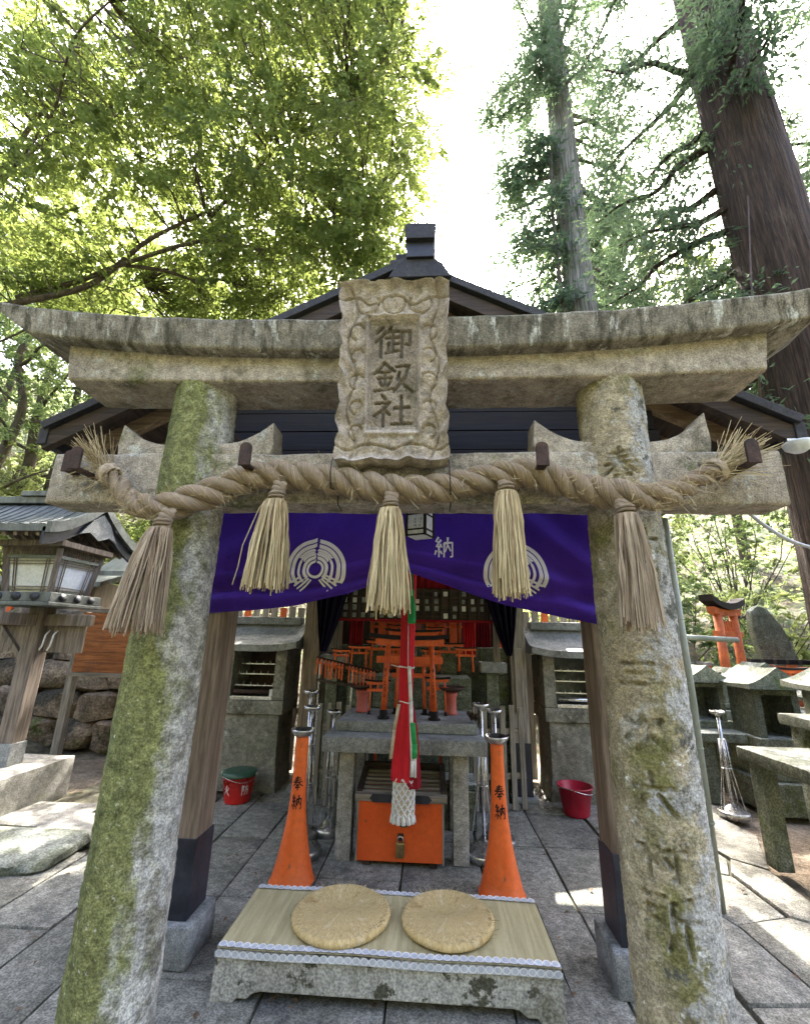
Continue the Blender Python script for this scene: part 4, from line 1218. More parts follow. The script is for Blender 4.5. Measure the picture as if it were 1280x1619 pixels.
glyph_mesh(mb, 'nichi', lw(-0.010, 0.008, 0.012), 0.16); glyph_mesh(mb, 'nichi', lw(-0.010, -0.009, 0.012), 0.16); glyph_mesh(mb, 'mura', lw(-0.012, -0.031, 0.016), 0.14)
glyph_mesh(mb, 'ji', lw(0.024, 0.006, 0.014), 0.13); glyph_mesh(mb, 'roku', lw(0.020, -0.012, 0.014), 0.13); glyph_mesh(mb, 'hi', lw(0.016, -0.030, 0.014), 0.13)
mb.build('writing', 'ink', hl)
MB().obox((cc.x, cc.y, lz0 - 0.004), (0.10, 0.10, 0.005), rot).build('bottom_board', 'paper', hl)
MB().tube([(cc.x, cc.y, lz1), (cc.x, cc.y, 2.36)], 0.004, 6).build('hanging_wire', 'ink', hl)

# =================================================================== BELL CLOTH
BX, BY = -0.165, 3.30
bell = thing('bell_cloth', (BX, BY, 0.36), 'hanging red bell cloth with ribbons and a white netted end over the offertory box', 'bell cloth')
def drape(zs, half, dep, xo, amp, nf, mat, name, ph=0.0, org=None):
    mb = MB()
    n = 56
    rings = []
    for z, h, dp, x in zip(zs, half, dep, xo):
        ring = []
        for i in range(n):
            a = 2 * PI * i / n
            w_ = 1 + amp * math.sin(nf * a + ph) * (h / max(half))
            ring.append((BX + x + h * w_ * math.cos(a), BY + dp * w_ * math.sin(a), z))
        rings.append(ring)
    vs = [p for r_ in rings for p in r_]
    fs = [(i * n + k, i * n + (k + 1) % n, (i + 1) * n + (k + 1) % n, (i + 1) * n + k) for i in range(len(rings) - 1) for k in range(n)]
    mb.add(vs, fs, smooth=True)
    return mb.build(name, mat, bell)
drape([2.45, 2.0, 1.5, 1.09, 1.07, 1.05, 0.95, 0.80, 0.66, 0.585], [.050, .052, .050, .047, .040, .046, .062, .074, .080, .083], [.045, .045, .045, .043, .036, .042, .055, .06, .062, .062],
      [.012, .012, .006, -.002, -.003, -.003, -.004, -.004, -.004, -.004], 0.10, 9, 'red_cloth', 'red_cloth')
drape([1.07, 0.9, 0.7, 0.545], [.03, .05, .06, .066], [.03, .045, .05, .05], [.02, .03, .036, .04], 0.14, 7, 'dark_red_cloth', 'back_cloth', 1.0)
drape([0.62, 0.55, 0.45, 0.355], [.064, .064, .064, .070], [.05, .05, .05, .055], [-.002, -.002, -.006, -.008], 0.02, 12, 'cream_cloth', 'rope_core')
def ribbon(pts, wd, mat, name='ribbon'):
    mb = MB()
    for (p, q) in zip(pts[:-1], pts[1:]):
        p, q = Vector(p), Vector(q)
        sdv = Vector((wd / 2, 0.004, 0))
        mb.add([p - sdv, p + sdv, q + sdv, q - sdv], [(0, 1, 2, 3)], smooth=True)
    o = mb.build(name, mat, bell)
    o.modifiers.new('thickness', 'SOLIDIFY').thickness = 0.002
    return o
yf = BY - 0.068
ribbon([(BX + 0.022, yf + .01, 1.31), (BX + 0.030, yf, 1.2), (BX + 0.038, yf, 1.08), (BX + 0.045, yf - .004, 0.9), (BX + 0.054, yf - .006, 0.72), (BX + 0.052, yf - .008, 0.625)], 0.024, 'white_cloth')
ribbon([(BX + 0.052, yf - .006, 0.95), (BX + 0.068, yf - .01, 0.82), (BX + 0.070, yf - .012, 0.735)], 0.034, 'green_cloth')
ribbon([(BX + 0.058, yf + .002, 0.80), (BX + 0.062, yf, 0.70), (BX + 0.060, yf, 0.63)], 0.018, 'navy_cloth')
ribbon([(BX + 0.072, yf + .001, 0.78), (BX + 0.074, yf, 0.62)], 0.014, 'white_cloth')
ribbon([(BX - 0.045, yf + .02, 1.06), (BX - 0.072, yf + .02, 0.9), (BX - 0.092, yf + .02, 0.72)], 0.022, 'cream_cloth')
# white cords
for z, rr in ((1.07, 0.044), (1.30, 0.054)):
    MB().tube([(BX + rr * 1.05 * math.cos(a), BY + rr * math.sin(a), z + 0.006 * math.sin(a * 2)) for a in lin(0, 2 * PI, 30)], 0.004, 6).build('white_cord', 'white_cloth', bell)
MB().tube([(BX + 0.01, yf + .022, 1.62), (BX + 0.012, yf + .018, 1.45), (BX + 0.014, yf + .012, 1.30)], 0.003, 6).build('white_cord', 'white_cloth', bell)
MB().tube([(BX - 0.11, yf + .06, 1.312), (BX - 0.04, yf + .01, 1.302), (BX + 0.05, yf + .01, 1.30)], 0.003, 6).build('white_cord', 'white_cloth', bell)
# green cord and tassel
MB().tube([(BX + 0.028, yf + .01, 2.40), (BX + 0.03, yf + .008, 2.0), (BX + 0.036, yf, 1.83)], 0.012, 8).build('green_cord', 'dkgreen_cloth', bell)
MB().lathe([(0.006, 1.85), (0.02, 1.83), (0.016, 1.80), (0.026, 1.74), (0.030, 1.62), (0.026, 1.60)], (BX + 0.036, yf - .012, 0), 16).build('green_tassel', 'green_cloth', bell)
# white netting round the end and its scalloped fringe
mb = MB()
nn_ = 11
for k in range(nn_):
    for sg in (-1, 1):
        pts = []
        for i in range(15):
            t = i / 14
            a = 2 * PI * k / nn_ + sg * t * 2.3
            r_ = 0.071 + 0.002 * math.sin(i * 2.2)
            pts.append((BX - 0.006 * t + r_ * math.cos(a), BY + 0.80 * r_ * math.sin(a), 0.605 - 0.225 * t))
        mb.tube(pts, 0.0062, 5)
mb.build('white_netting', 'white_cloth', bell)
mb = MB()
for k in range(13):
    a = 2 * PI * k / 13
    c = (BX - 0.007 + 0.073 * math.cos(a), BY + 0.060 * math.sin(a), 0)
    mb.lathe([(0.004, 0.392), (0.009, 0.38), (0.016, 0.345), (0.010, 0.342)], c, 8)
mb.build('fringe', 'white_cloth', bell)
MB().lathe([(0.0, 0.318), (0.025, 0.32), (0.042, 0.335), (0.046, 0.36)], (BX, BY, 0), 18).build('weighted_end', 'dkgreen_cloth', bell)

# =================================================================== OFFERING TABLE, OFFERTORY BOX
tb = thing('offering_table', (-0.185, 3.85, 0), 'grey stone offering table standing over the orange offertory box', 'stone table')
MB().box(-0.775, 0.405, 3.46, 4.02, 0.70, 0.80).build('slab', 'stone_cool', tb, bevel=0.008, rough=(0.004, 7, 0.09))
MB().box(-0.72, 0.36, 3.66, 4.32, 0.803, 0.875).build('upper_step', 'stone_cool', tb, bevel=0.008, rough=(0.004, 7, 0.09))
for x0 in (-0.66, 0.17):
    for y0 in (3.56, 4.12):
        MB().box(x0, x0 + 0.11, y0, y0 + 0.13, 0, 0.70 if y0 < 4 else 0.803).build('leg', 'stone', tb, bevel=0.008, rough=(0.004, 7, 0.09))
ob_ = thing('offertory_box', (-0.20, 3.70, 0), 'orange painted offertory box with slatted dark lid and brass padlock', 'offertory box')
bx0, bx1, by0, by1 = -0.505, 0.105, 3.50, 3.95
MB().box(bx0 + 0.012, bx1 - 0.012, by0, by1, 0.035, 0.395).build('body', 'box_paint', ob_, bevel=0.004)
for x in (bx0, bx1 - 0.012):
    MB().box(x, x + 0.0118, by0 - 0.004, by1, 0.03, 0.395).build('side_board', 'wood_grey_z', ob_)
for x in (bx0 + 0.05, bx1 - 0.10):
    MB().box(x, x + 0.05, by0 + 0.02, by1, 0.0, 0.034).build('foot', 'wood_dark_x', ob_)
rim = MB()
MB().box(bx0 - 0.015, bx1 + 0.02, by0 - 0.02, by0 + 0.035, 0.396, 0.44).build('lid_rail', 'wood_grey_x', ob_, bevel=0.003)
MB().prism([(bx0 + 0.09, 0.418), (bx0 + 0.11, 0.443), (bx1 - 0.11, 0.443), (bx1 - 0.085, 0.418), (bx1 - 0.11, 0.393), (bx0 + 0.11, 0.393)], 'y', by0 - 0.026, by0 - 0.021).build('metal_plate', 'black_metal', ob_)
MB().box(bx0 - 0.015, bx1 + 0.02, by1 - 0.03, by1 + 0.02, 0.396, 0.53).build('lid_rail', 'wood_dark_x', ob_, bevel=0.003)
for x in (bx0 - 0.013, bx1 - 0.022):
    MB().prism([(by0 + 0.036, 0.396), (by1 - 0.032, 0.396), (by1 - 0.032, 0.53), (by0 + 0.036, 0.45)], 'x', x, x + 0.04).build('lid_side', 'wood_dark_y', ob_)
for k in range(6):
    y = by0 + 0.06 + k * 0.058
    z = 0.425 + k * 0.011
    MB().box(bx0 + 0.028, bx1 - 0.024, y, y + 0.034, z, z + 0.016).build('slat', 'wood_grey_x', ob_, bevel=0.002)
pk = MB().box(-0.225, -0.165, by0 - 0.028, by0 - 0.004, 0.075, 0.155).build('padlock', 'brass', ob_, bevel=0.005)
MB().tube([(-0.195 + 0.019 * math.cos(a), by0 - 0.016, 0.155 + (0.016 if 0.1 < a < 3.0 else 0) + 0.019 * math.sin(a)) for a in lin(0, PI, 14)], 0.0045, 8).build('shackle', 'steel', pk)
MB().box(-0.215, -0.175, by0 - 0.008, by0, 0.16, 0.205).build('hasp', 'iron', ob_, bevel=0.002)
MB().box(-0.225, -0.17, by0 - 0.006, by0, 0.060, 0.066).build('strike_plate', 'brass', ob_)

# =================================================================== ORANGE CONES
def cone(x, y, label, flip):
    t = thing('flared_stand', (x, y, 0), label, 'offering stand', 'pair of orange flared stands')
    prof = [(0.138, 0.0), (0.134, 0.02), (0.118, 0.08), (0.102, 0.14), (0.087, 0.21), (0.072, 0.29), (0.059, 0.38), (0.050, 0.48), (0.045, 0.60), (0.042, 0.72), (0.042, 0.835)]
    b = MB()
    seg = 40
    vs = []
    for i in range(seg):
        a = 2 * PI * i / seg
        for k, (r, z) in enumerate(prof):
            zz = z
            if k == 0: zz = 0.012 + 0.012 * noise.noise(Vector((math.cos(a) * 2, math.sin(a) * 2, x)))
            vs.append((x + r * math.cos(a), y + r * math.sin(a), max(0.0, zz)))
    n = len(prof)
    b.add(vs, [(i * n + k, ((i + 1) % seg) * n + k, ((i + 1) % seg) * n + k + 1, i * n + k + 1) for i in range(seg) for k in range(n - 1)], smooth=True)
    b.build('flared_tube', 'cone_paint', t)
    MB().tube([(x + 0.138 * math.cos(a), y + 0.138 * math.sin(a), 0.010) for a in lin(0, 2 * PI, 41)], 0.006, 6).build('rolled_rim', 'cone_paint', t)
    MB().lathe([(0.04, 0.836), (0.05, 0.838), (0.066, 0.852), (0.078, 0.872), (0.080, 0.884), (0.074, 0.883), (0.060, 0.862), (0.0, 0.852)], (x, y, 0), 32).build('metal_dish', 'steel', t)
    def rad(z):
        return float(np.interp(z, [q[1] for q in prof], [q[0] for q in prof]))
    for g, zc in (('hou', 0.565), ('nou', 0.455)):
        def fn(a, bq, zc=zc):
            z = zc + (bq - 0.5) * 0.085
            th = math.atan2(-y, -x) + ((a - 0.5) * 0.07 + flip * 0.008) / rad(z)
            return (x + (rad(z) + 0.002) * math.cos(th), y + (rad(z) + 0.002) * math.sin(th), z)
        mb = MB()
        glyph_mesh(mb, g, fn, 0.12)
        mb.build('character', 'ink', t)
cone(-0.868, 3.27, 'orange flared stand with ink characters and metal dish, left of the offertory box', -1)
cone(0.448, 3.25, 'orange flared stand with ink characters and metal dish, right of the offertory box', 1)

# =================================================================== STEEL CANDLE STANDS
def candle_stand(x, y, h, label, base_r=0.13, wires=4, rusty=False, dish=0.062):
    t = thing('candle_stand', (x, y, 0), label, 'candle stand', 'steel candle stands')
    st = 'steel' if not rusty else 'iron'
    MB().lathe([(base_r, 0.0), (base_r, 0.045), (base_r - 0.006, 0.05), (base_r - 0.03, 0.05), (0.03, 0.10), (0.0, 0.105)], (x, y, 0), 32).build('base', 'steel', t)
    MB().tube([(x, y, 0.09), (x, y, h - 0.03)], 0.014, 12).build('stem', st, t)
    MB().lathe([(0.012, h - 0.06), (0.03, h - 0.035), (dish, h - 0.02), (dish + 0.005, h), (dish - 0.006, h), (dish * .7, h - 0.018), (0, h - 0.022)], (x, y, 0), 28).build('dish', 'steel' if not rusty else 'iron', t)
    for k in range(wires):
        a = 2 * PI * k / wires + 0.5
        MB().tube([(x + 0.028 * math.cos(a), y + 0.028 * math.sin(a), h * 0.72), (x + 0.04 * math.cos(a), y + 0.04 * math.sin(a), h * 0.45), (x + (base_r - 0.025) * math.cos(a), y + (base_r - 0.025) * math.sin(a), 0.05)], 0.0042, 6).build('brace_wire', st, t)
    for z, r in ((h * 0.72, 0.028), (h * 0.45, 0.042)):
        MB().tube([(x + r * math.cos(a), y + r * math.sin(a), z) for a in lin(0, 2 * PI, 20)], 0.0036, 6).build('ring', st, t)
    return t
candle_stand(0.40, 3.72, 1.02, 'taller steel candle stand beside the right table leg', 0.15)
candle_stand(0.53, 3.93, 0.95, 'shorter steel candle stand just behind the right orange stand', 0.13)
candle_stand(-0.90, 3.62, 0.98, 'front steel candle stand behind the left orange stand')
candle_stand(-0.99, 3.90, 1.06, 'rear steel candle stand behind the left orange stand', 0.12)
candle_stand(-0.80, 3.98, 0.90, 'low steel candle stand closest to the left table end', 0.10)
candle_stand(2.76, 4.72, 0.885, 'slim steel candle stand before the right stone shelves', 0.125, 5)

# =================================================================== PLATFORM, MAT, CUSHIONS
pf_ = thing('kneeling_platform', (-0.18, 2.55, 0), 'low mottled stone kneeling platform with bracket feet between the pillars', 'platform')
px0, px1 = -0.93, 0.565
foot = [(px0, 0.0), (px0 + 0.10, 0.0), (px0 + 0.12, 0.018), (px0 + 0.16, 0.018), (px0 + 0.19, 0.04), (px0 + 0.22, 0.045)]
foot2 = [(px0 + px1 - a, b) for a, b in reversed(foot)]
poly = foot + foot2 + [(px1 - 0.012, 0.185), (px0 + 0.012, 0.185)]
o = MB().prism(poly, 'y', 2.305, 2.375).build('front_apron', 'stone_platform', pf_, bevel=0.006)
o2 = MB().prism(poly, 'y', 2.735, 2.80).build('back_apron', 'stone_platform', pf_, bevel=0.006)
MB().box(px0 + 0.014, px1 - 0.014, 2.377, 2.733, 0.11, 0.184).build('top_slab', 'stone_platform', pf_, bevel=0.004)
for q in (o, o2):
    bm = bmesh.new(); bm.from_mesh(q.data); bmesh.ops.recalc_face_normals(bm, faces=bm.faces); bm.to_mesh(q.data); bm.free()
mt_ = thing('rush_mat', (-0.18, 2.55, 0.186), 'woven rush mat with blue and white patterned borders on the kneeling platform', 'mat')
def matfn(u, v):
    x, y = px0 + 0.012 + (px1 - px0 - 0.024) * u, 2.300 + 0.50 * v
    return (x, y, 0.1905 + 0.0022 * math.sin(x * 9 + y * 2) + 0.005 * math.exp(-((x + 0.165) / 0.012) ** 2))
mb = MB().grid(matfn, 90, 20)
o = mb.build('weave', 'tatami', mt_)
mb = MB().grid(lambda u, v: (px0 + 0.012 - 0.002 - 0.004 * v, 2.31 + 0.48 * u, 0.191 - 0.03 * v), 12, 2)
mb.build('side_flap', 'cream_cloth', mt_)
mb = MB().grid(lambda u, v: (px1 - 0.01 + 0.006 * v + (0.03 * v * max(0, 1 - u * 5)), 2.30 + 0.48 * u - 0.03 * v * max(0, 1 - u * 5), 0.192 - (0.035 + 0.05 * max(0, 1 - u * 4)) * v), 14, 3)
mb.build('side_flap', 'mat_dark', mt_)
def scallops(y, z, row, tilt=0.0):
    n = 42
    st = (px1 - px0 - 0.03) / n
    band = MB()
    band.grid(lambda u, v: (px0 + 0.012 + (px1 - px0 - 0.024) * u, y - 0.012 + 0.024 * v * (1 - tilt), z + 0.0035 + 0.0022 * math.sin((px0 + (px1 - px0) * u) * 9 + y * 2) + (-0.022 + 0.022 * v) * tilt), 60, 2)
    band.build('border_band', 'mat_border', mt_)
    mb, mw = MB(), MB()
    for k in range(n):
        cx = px0 + 0.015 + st * (k + 0.5)
        zz = z + 0.0065 + 0.0022 * math.sin(cx * 9 + y * 2)
        def P(r, a):
            return (cx + r * math.cos(a), y + r * 1.15 * math.sin(a) * (1 - tilt) - 0.0138 * tilt, zz + (r * 0.8 * math.sin(a) - 0.010) * tilt + 0.0005)
        ang = lin(0, 2 * PI * 15 / 16, 16)
        r1, r2 = st * 0.49, st * 0.36
        mb.add([P(r1, a) for a in ang] + [P(r2, a) for a in ang], [(i, (i + 1) % 16, 16 + (i + 1) % 16, 16 + i) for i in range(16)])
        mw.add([P(r2 * 0.98, a) for a in ang], [tuple(range(16))])
    mb.build('border_rings', 'white_cloth', mt_)['kind'] = 'stuff'
    mw.build('border_discs', 'mat_border', mt_)['kind'] = 'stuff'
scallops(2.318, 0.1905, 0)
scallops(2.785, 0.1905, 0)
scallops(2.2975, 0.184, 1, 1.0)

def cushion(x, y, r, label, seed, squash):
    rr = random.Random(seed)
    t = thing('straw_cushion', (x, y, 0.196), label, 'cushion', 'round straw cushions on the mat')
    prof = [(0.0, 0.196)]
    prof += [(r * 0.93, 0.196), (r * 0.985, 0.203), (r, 0.214), (r * 0.985, 0.225), (r * 0.95, 0.230)]
    n = 16
    for k in range(n):
        q = r * (0.94 - 0.94 * (k + 0.5) / n)
        prof.append((q + r * 0.015, 0.2335 - 0.004 * (1 - q / r)))
        prof.append((max(q - r * 0.012, 0.004), 0.2285 - 0.004 * (1 - q / r)))
    prof.append((0.0, 0.226))
    mb = MB().lathe([(a, b - 0.196) for a, b in prof], (0, 0, 0), 120)
    mb.v = [(x + p[0] * (1 + squash * 0.02 * math.sin(2 * math.atan2(p[1], p[0]) + seed)), y + p[1] * 1.03 + 0, 0.196 + p[2] + 0.0016 * noise.noise(Vector((p[0] * 14, p[1] * 14, seed))) * (1 if p[2] > 0.01 else 0)) for p in mb.v]
    mb.build('coiled_pad', 'cushion', t)
    n = 240
    a = RNG.random(n) * 2 * PI
    ra = r * (0.86 + 0.15 * RNG.random(n))
    ca = np.stack([x + ra * np.cos(a), y + ra * np.sin(a) * 1.03, np.where(ra > r * .97, 0.216, 0.231)], -1)
    d = np.stack([np.cos(a + RNG.normal(0, .6, n)), np.sin(a + RNG.normal(0, .6, n)), 0.15 + 0.5 * RNG.random(n)], -1) * (0.008 + 0.03 * RNG.random(n) ** 2)[:, None]
    straw_mesh('loose_straws', np.stack([ca, ca + d * .5, ca + d + np.array([0, 0, -.003])], 1), 0.0016, 'straw', t)
cushion(-0.42, 2.545, 0.232, 'round straw cushion on the left half of the mat', 1, 1.0)
cushion(0.092, 2.555, 0.218, 'round straw cushion on the right half of the mat, slightly smaller', 4, -1.0)

# =================================================================== BUCKETS
def bucket(x, y, r0, r1, h, mat, inner, label, lid=False, text=False):
    t = thing('bucket', (x, y, 0), label, 'bucket')
    MB().lathe([(r0, 0.0), (r0 + 0.003, 0.01), (r1, h - 0.012), (r1 + 0.008, h - 0.01), (r1 + 0.010, h), (r1 - 0.004, h), (r0 - 0.006, 0.012), (0, 0.01)], (x, y, 0), 36).build('pail', mat, t)
    pts = [(x + (r1 + 0.008) * math.cos(a), y + (r1 + 0.008) * math.sin(a) * 0.9 - 0.02, h - 0.02 + 0.02 * math.sin(a * 2)) for a in lin(PI, 2 * PI, 24)]
    MB().tube(pts, 0.003, 6).build('handle', 'steel', t)
    if lid:
        MB().lathe([(r1 + 0.012, h - 0.006), (r1 + 0.016, h + 0.004), (r1 + 0.006, h + 0.028), (r1 - 0.02, h + 0.034), (0, h + 0.03)], (x, y, 0), 36).build('lid', 'green_plastic', t)
        for s in (-1, 1):
            MB().box(x + s * (r1 + 0.015) - 0.012, x + s * (r1 + 0.015) + 0.012, y - 0.02, y + 0.02, h - 0.004, h + 0.02).build('lug', 'steel', t, bevel=0.003)
    if text:
        for g, off in (('hi', -0.112), ('bou', 0.062)):
            mb = MB()
            def fn(a, b, off=off):
                z = 0.075 + b * 0.085
                rr = r0 + (r1 - r0) * z / h + 0.0025
                th = math.atan2(-y, -x) + (off + (a - 0.5) * 0.07) / rr
                return (x + rr * math.cos(th), y + rr * math.sin(th), z)
            glyph_mesh(mb, g, fn, 0.13)
            mb.build('character', 'white_cloth', t)
    return t
bucket(-1.80, 4.60, 0.115, 0.150, 0.225, 'red_plastic', None, 'red fire bucket with dark green lid and white lettering', True, True)
bucket(1.33, 4.62, 0.110, 0.150, 0.235, 'crimson_plastic', None, 'crimson plastic bucket, open, by the right stone candle case')

# =================================================================== STONE CANDLE CASES
def case(xa, xb, yf_, label, mirror=1):
    t = thing('candle_case', ((xa + xb) / 2, yf_ + 0.27, 0), label, 'candle case', 'stone candle cases')
    yb = yf_ + 0.52
    MB().prism([(xa + 0.005, 0), (xb - 0.005, 0), (xb - 0.03, 0.25), (xb - 0.035, 0.715), (xa + 0.035, 0.715), (xa + 0.03, 0.25)], 'y', yf_ + 0.02, yb - 0.02).build('pedestal', 'case_stone', t, bevel=0.012, rough=(0.005, 6, 0.1))
    MB().box(xa - 0.005, xb + 0.005, yf_ - 0.01, yb, 0.717, 0.85).build('sill_block', 'case_stone', t, bevel=0.01, rough=(0.004, 6, 0.1))
    for x0 in (xa, xb - 0.12):
        MB().box(x0, x0 + 0.12, yf_, yb, 0.852, 1.345).build('side_wall', 'case_stone', t, bevel=0.008)
    MB().box(xa + 0.121, xb - 0.121, yb - 0.05, yb - 0.002, 0.852, 1.345).build('back_wall', 'stone_cool' if mirror < 0 else 'iron', t)
    # roof: concave slope towards the front with flared ends
    def rf(u, v):
        x = xa - 0.13 + (xb - xa + 0.26) * u
        e = abs(2 * u - 1) ** 3
        y = yf_ - 0.14 + 0.42 * v
        z = 1.40 + 0.235 * v ** 1.7 + 0.045 * e * (1 - v)
        return x, y, z
    mb = MB().grid(rf, 24, 10)
    mb.grid(lambda u, v: (rf(u, v)[0], 2 * (yf_ + 0.28) - rf(u, v)[1], rf(u, v)[2]), 24, 10)
    mb.grid(lambda u, v: (rf(u, 0)[0], rf(u, 0)[1] + 0.004 * v, rf(u, 0)[2] - 0.065 * v), 24, 1)
    mb.grid(lambda u, v: (rf(u, 0)[0], rf(u, 0)[1] + 0.004 + 0.836 * v, rf(u, 0)[2] - 0.065), 24, 4)
    for u_ in (0.0, 1.0):
        mb.grid(lambda a, v, u_=u_: (rf(u_, 0)[0], yf_ - 0.14 + 0.84 * a, fold(rf(u_, 0)[2] - 0.065, rf(u_, a * 2 if a < .5 else 2 - a * 2)[2], v)), 20, 1)
    r_ = mb.build('roof', 'stone_cool', t)
    bm = bmesh.new(); bm.from_mesh(r_.data); bmesh.ops.remove_doubles(bm, verts=bm.verts, dist=0.0006); bmesh.ops.recalc_face_normals(bm, faces=bm.faces); bm.to_mesh(r_.data); bm.free()
    r_.data.set_sharp_from_angle(angle=math.radians(35))
    MB().box(xa - 0.06, xb + 0.06, yf_ + 0.20, yf_ + 0.36, 1.615, 1.70).build('ridge', 'stone_cool', r_, bevel=0.015)
    # metal racks with spikes
    for k, z in enumerate((0.98, 1.09, 1.19)):
        rk = MB().box(xa + 0.122, xb - 0.122, yf_ + 0.06 + 0.05 * k, yf_ + 0.075 + 0.05 * k, z, z + 0.012).build('rack_bar', 'steel', t)
        for q in range(6):
            sp = MB()
            x = xa + 0.15 + q * (xb - xa - 0.30) / 5
            sp.lathe([(0.004, z + 0.012), (0.0, z + 0.045)], (x, yf_ + 0.067 + 0.05 * k, 0), 6, cap=False)
            sp.build('spike', 'steel', rk)
    MB().box(xa + 0.122, xb - 0.122, yf_ - 0.004, yf_ + 0.016, 0.853, 0.885).build('tray_lip', 'steel', t, bevel=0.003)
    MB().tube([(xa + 0.14, yf_ + 0.04, 0.925), (xb - 0.15, yf_ + 0.04, 0.925)], 0.022, 12).build('drip_roll', 'iron' if mirror > 0 else 'steel', t)
    MB().box(xb - 0.155, xb - 0.123, yf_ + 0.005, yf_ + 0.05, 0.887, 0.955).build('end_clip', 'white_cloth', t, bevel=0.004)
    return t
case(-2.20, -1.51, 4.80, 'stone candle case with dark rack, behind the left wooden post', 1)
case(1.17, 1.86, 4.86, 'pale stone candle case with steel rack, behind the right wooden post', -1)

# =================================================================== SLATTED SCREENS BESIDE THE TABLE
def screen(xa, xb, ya, yb, n, label, h=0.87):
    t = thing('slatted_screen', ((xa + xb) / 2, (ya + yb) / 2, 0), label, 'fence')
    for k in range(n):
        f = k / (n - 1)
        x, y = fold(xa, xb, f), fold(ya, yb, f)
        MB().box(x - 0.024, x + 0.024, y - 0.012, y + 0.012, 0.01, h + 0.012 * (k % 3)).build('slat', 'wood_grey_z', t, bevel=0.003)
    for z in (0.28, 0.66):
        MB().bar((xa - 0.03, ya + 0.026, z), (xb + 0.03, yb + 0.026, z), 0.022, 0.05).build('rail', 'wood_grey_x', t, bevel=0.003)
    return t
screen(0.34, 0.88, 4.52, 4.66, 7, 'grey slatted wooden screen to the right of the stone table')
screen(-1.06, -0.58, 4.56, 4.46, 6, 'brown slatted wooden screen to the left of the stone table')

# picket fence behind the candle cases
for x0, n_, lb in ((-2.55, 12, 'left'), (1.18, 11, 'right')):
    t = thing('picket_fence', (x0 + n_ * 0.055, 5.62, 0), 'weathered picket fence behind the %s stone candle case' % lb, 'fence')
    for k in range(n_):
        x = x0 + k * 0.115
        MB().box(x - 0.04, x + 0.04, 5.60, 5.63, 0, 1.84 + 0.02 * (k % 2)).build('picket', 'vermilion' if k % 4 == 2 else 'wood_grey_z', t, bevel=0.004)
    for z in (0.6, 1.55):
        MB().box(x0 - 0.05, x0 + (n_ - 1) * 0.115 + 0.05, 5.632, 5.67, z, z + 0.07).build('rail', 'wood_grey_x', t)

# =================================================================== INSIDE THE PAVILION
def mini_torii(x, y, z, w_, h, label, feet=True, rot=0.0, group='small vermilion gates in the shrine'):
    t = thing('small_torii', (x, y, z), label, 'small torii', group)
    r = w_ * 0.055
    for s in (-1, 1):
        p = MB().tube([(x + s * w_ * 0.52, y, z + (0.09 * h if feet else 0)), (x + s * w_ * 0.46, y, z + h * 0.90)], [r * 1.15, r], 14).build('pillar', 'vermilion', t)
        if feet:
            MB().lathe([(r * 2.3, 0.0), (r * 2.3, 0.02 * h), (r * 1.5, 0.022 * h), (r * 1.45, 0.10 * h), (r * 1.1, 0.102 * h)], (x + s * w_ * 0.522, y, z), 14).build('foot', 'ink', t)
    MB().box(x - w_ * 0.70, x + w_ * 0.70, y - r * 0.7, y + r * 0.7, z + h * 0.66, z + h * 0.745).build('tie_beam', 'vermilion', t, bevel=0.002)
    n = 9
    def arc(zlo, zhi, hw, lift):
        top = [(x + hw * q, z + zhi * h + lift * h * abs(q) ** 2) for q in lin(-1, 1, n)]
        bot = [(x + hw * 0.97 * q, z + zlo * h + lift * h * abs(q) ** 2) for q in lin(1, -1, n)]
        return top + bot
    MB().prism(arc(0.87, 0.945, w_ * 0.74, 0.015), 'y', y - r * 1.0, y + r * 1.0).build('lintel', 'vermilion', t)
    MB().prism(arc(0.947, 1.0, w_ * 0.86, 0.03), 'y', y - r * 1.5, y + r * 1.5).build('cap_beam', 'ink', t)
    MB().box(x - w_ * 0.05, x + w_ * 0.05, y - r * 0.5, y + r * 0.5, z + h * 0.746, z + h * 0.869).build('strut', 'vermilion', t)
    if rot:
        t.rotation_euler[2] = rot
    return t
mt0 = mini_torii(-0.165, 3.80, 0.877, 0.39, 0.64, 'largest small vermilion gate, standing on the stone table behind the bell cloth')
mb = MB()                                              # inked dedications down both pillars
for s in (-1, 1):
    for k, g in enumerate(('hou', 'juu', 'san', 'nichi', 'tsuki')):
        glyph_mesh(mb, g, lambda a, b, s=s, k=k: (-0.165 + s * 0.195 + (a - 0.5) * 0.022, 3.80 - 0.0255, 1.23 - k * 0.05 + b * 0.034), 0.12)
mb.build('writing', 'ink', mt0)
mini_torii(-0.165, 4.05, 0.877, 0.24, 0.44, 'medium vermilion gate right behind the largest one on the table')
mini_torii(-0.165, 4.62, 1.16, 0.34, 0.42, 'vermilion gate on the altar step behind the table')
mini_torii(-0.50, 4.70, 1.16, 0.20, 0.32, 'little vermilion gate left on the altar step')
mini_torii(0.20, 4.70, 1.16, 0.20, 0.30, 'little vermilion gate right on the altar step')
mini_torii(-0.165, 5.15, 1.42, 0.50, 0.36, 'wide vermilion gate on the top altar step')
mini_torii(-0.02, 4.22, 0.34, 0.24, 0.42, 'vermilion gate half hidden under the stone table, right of the box')
mini_torii(-0.36, 4.22, 0.34, 0.22, 0.42, 'vermilion gate half hidden under the stone table, left of the box')

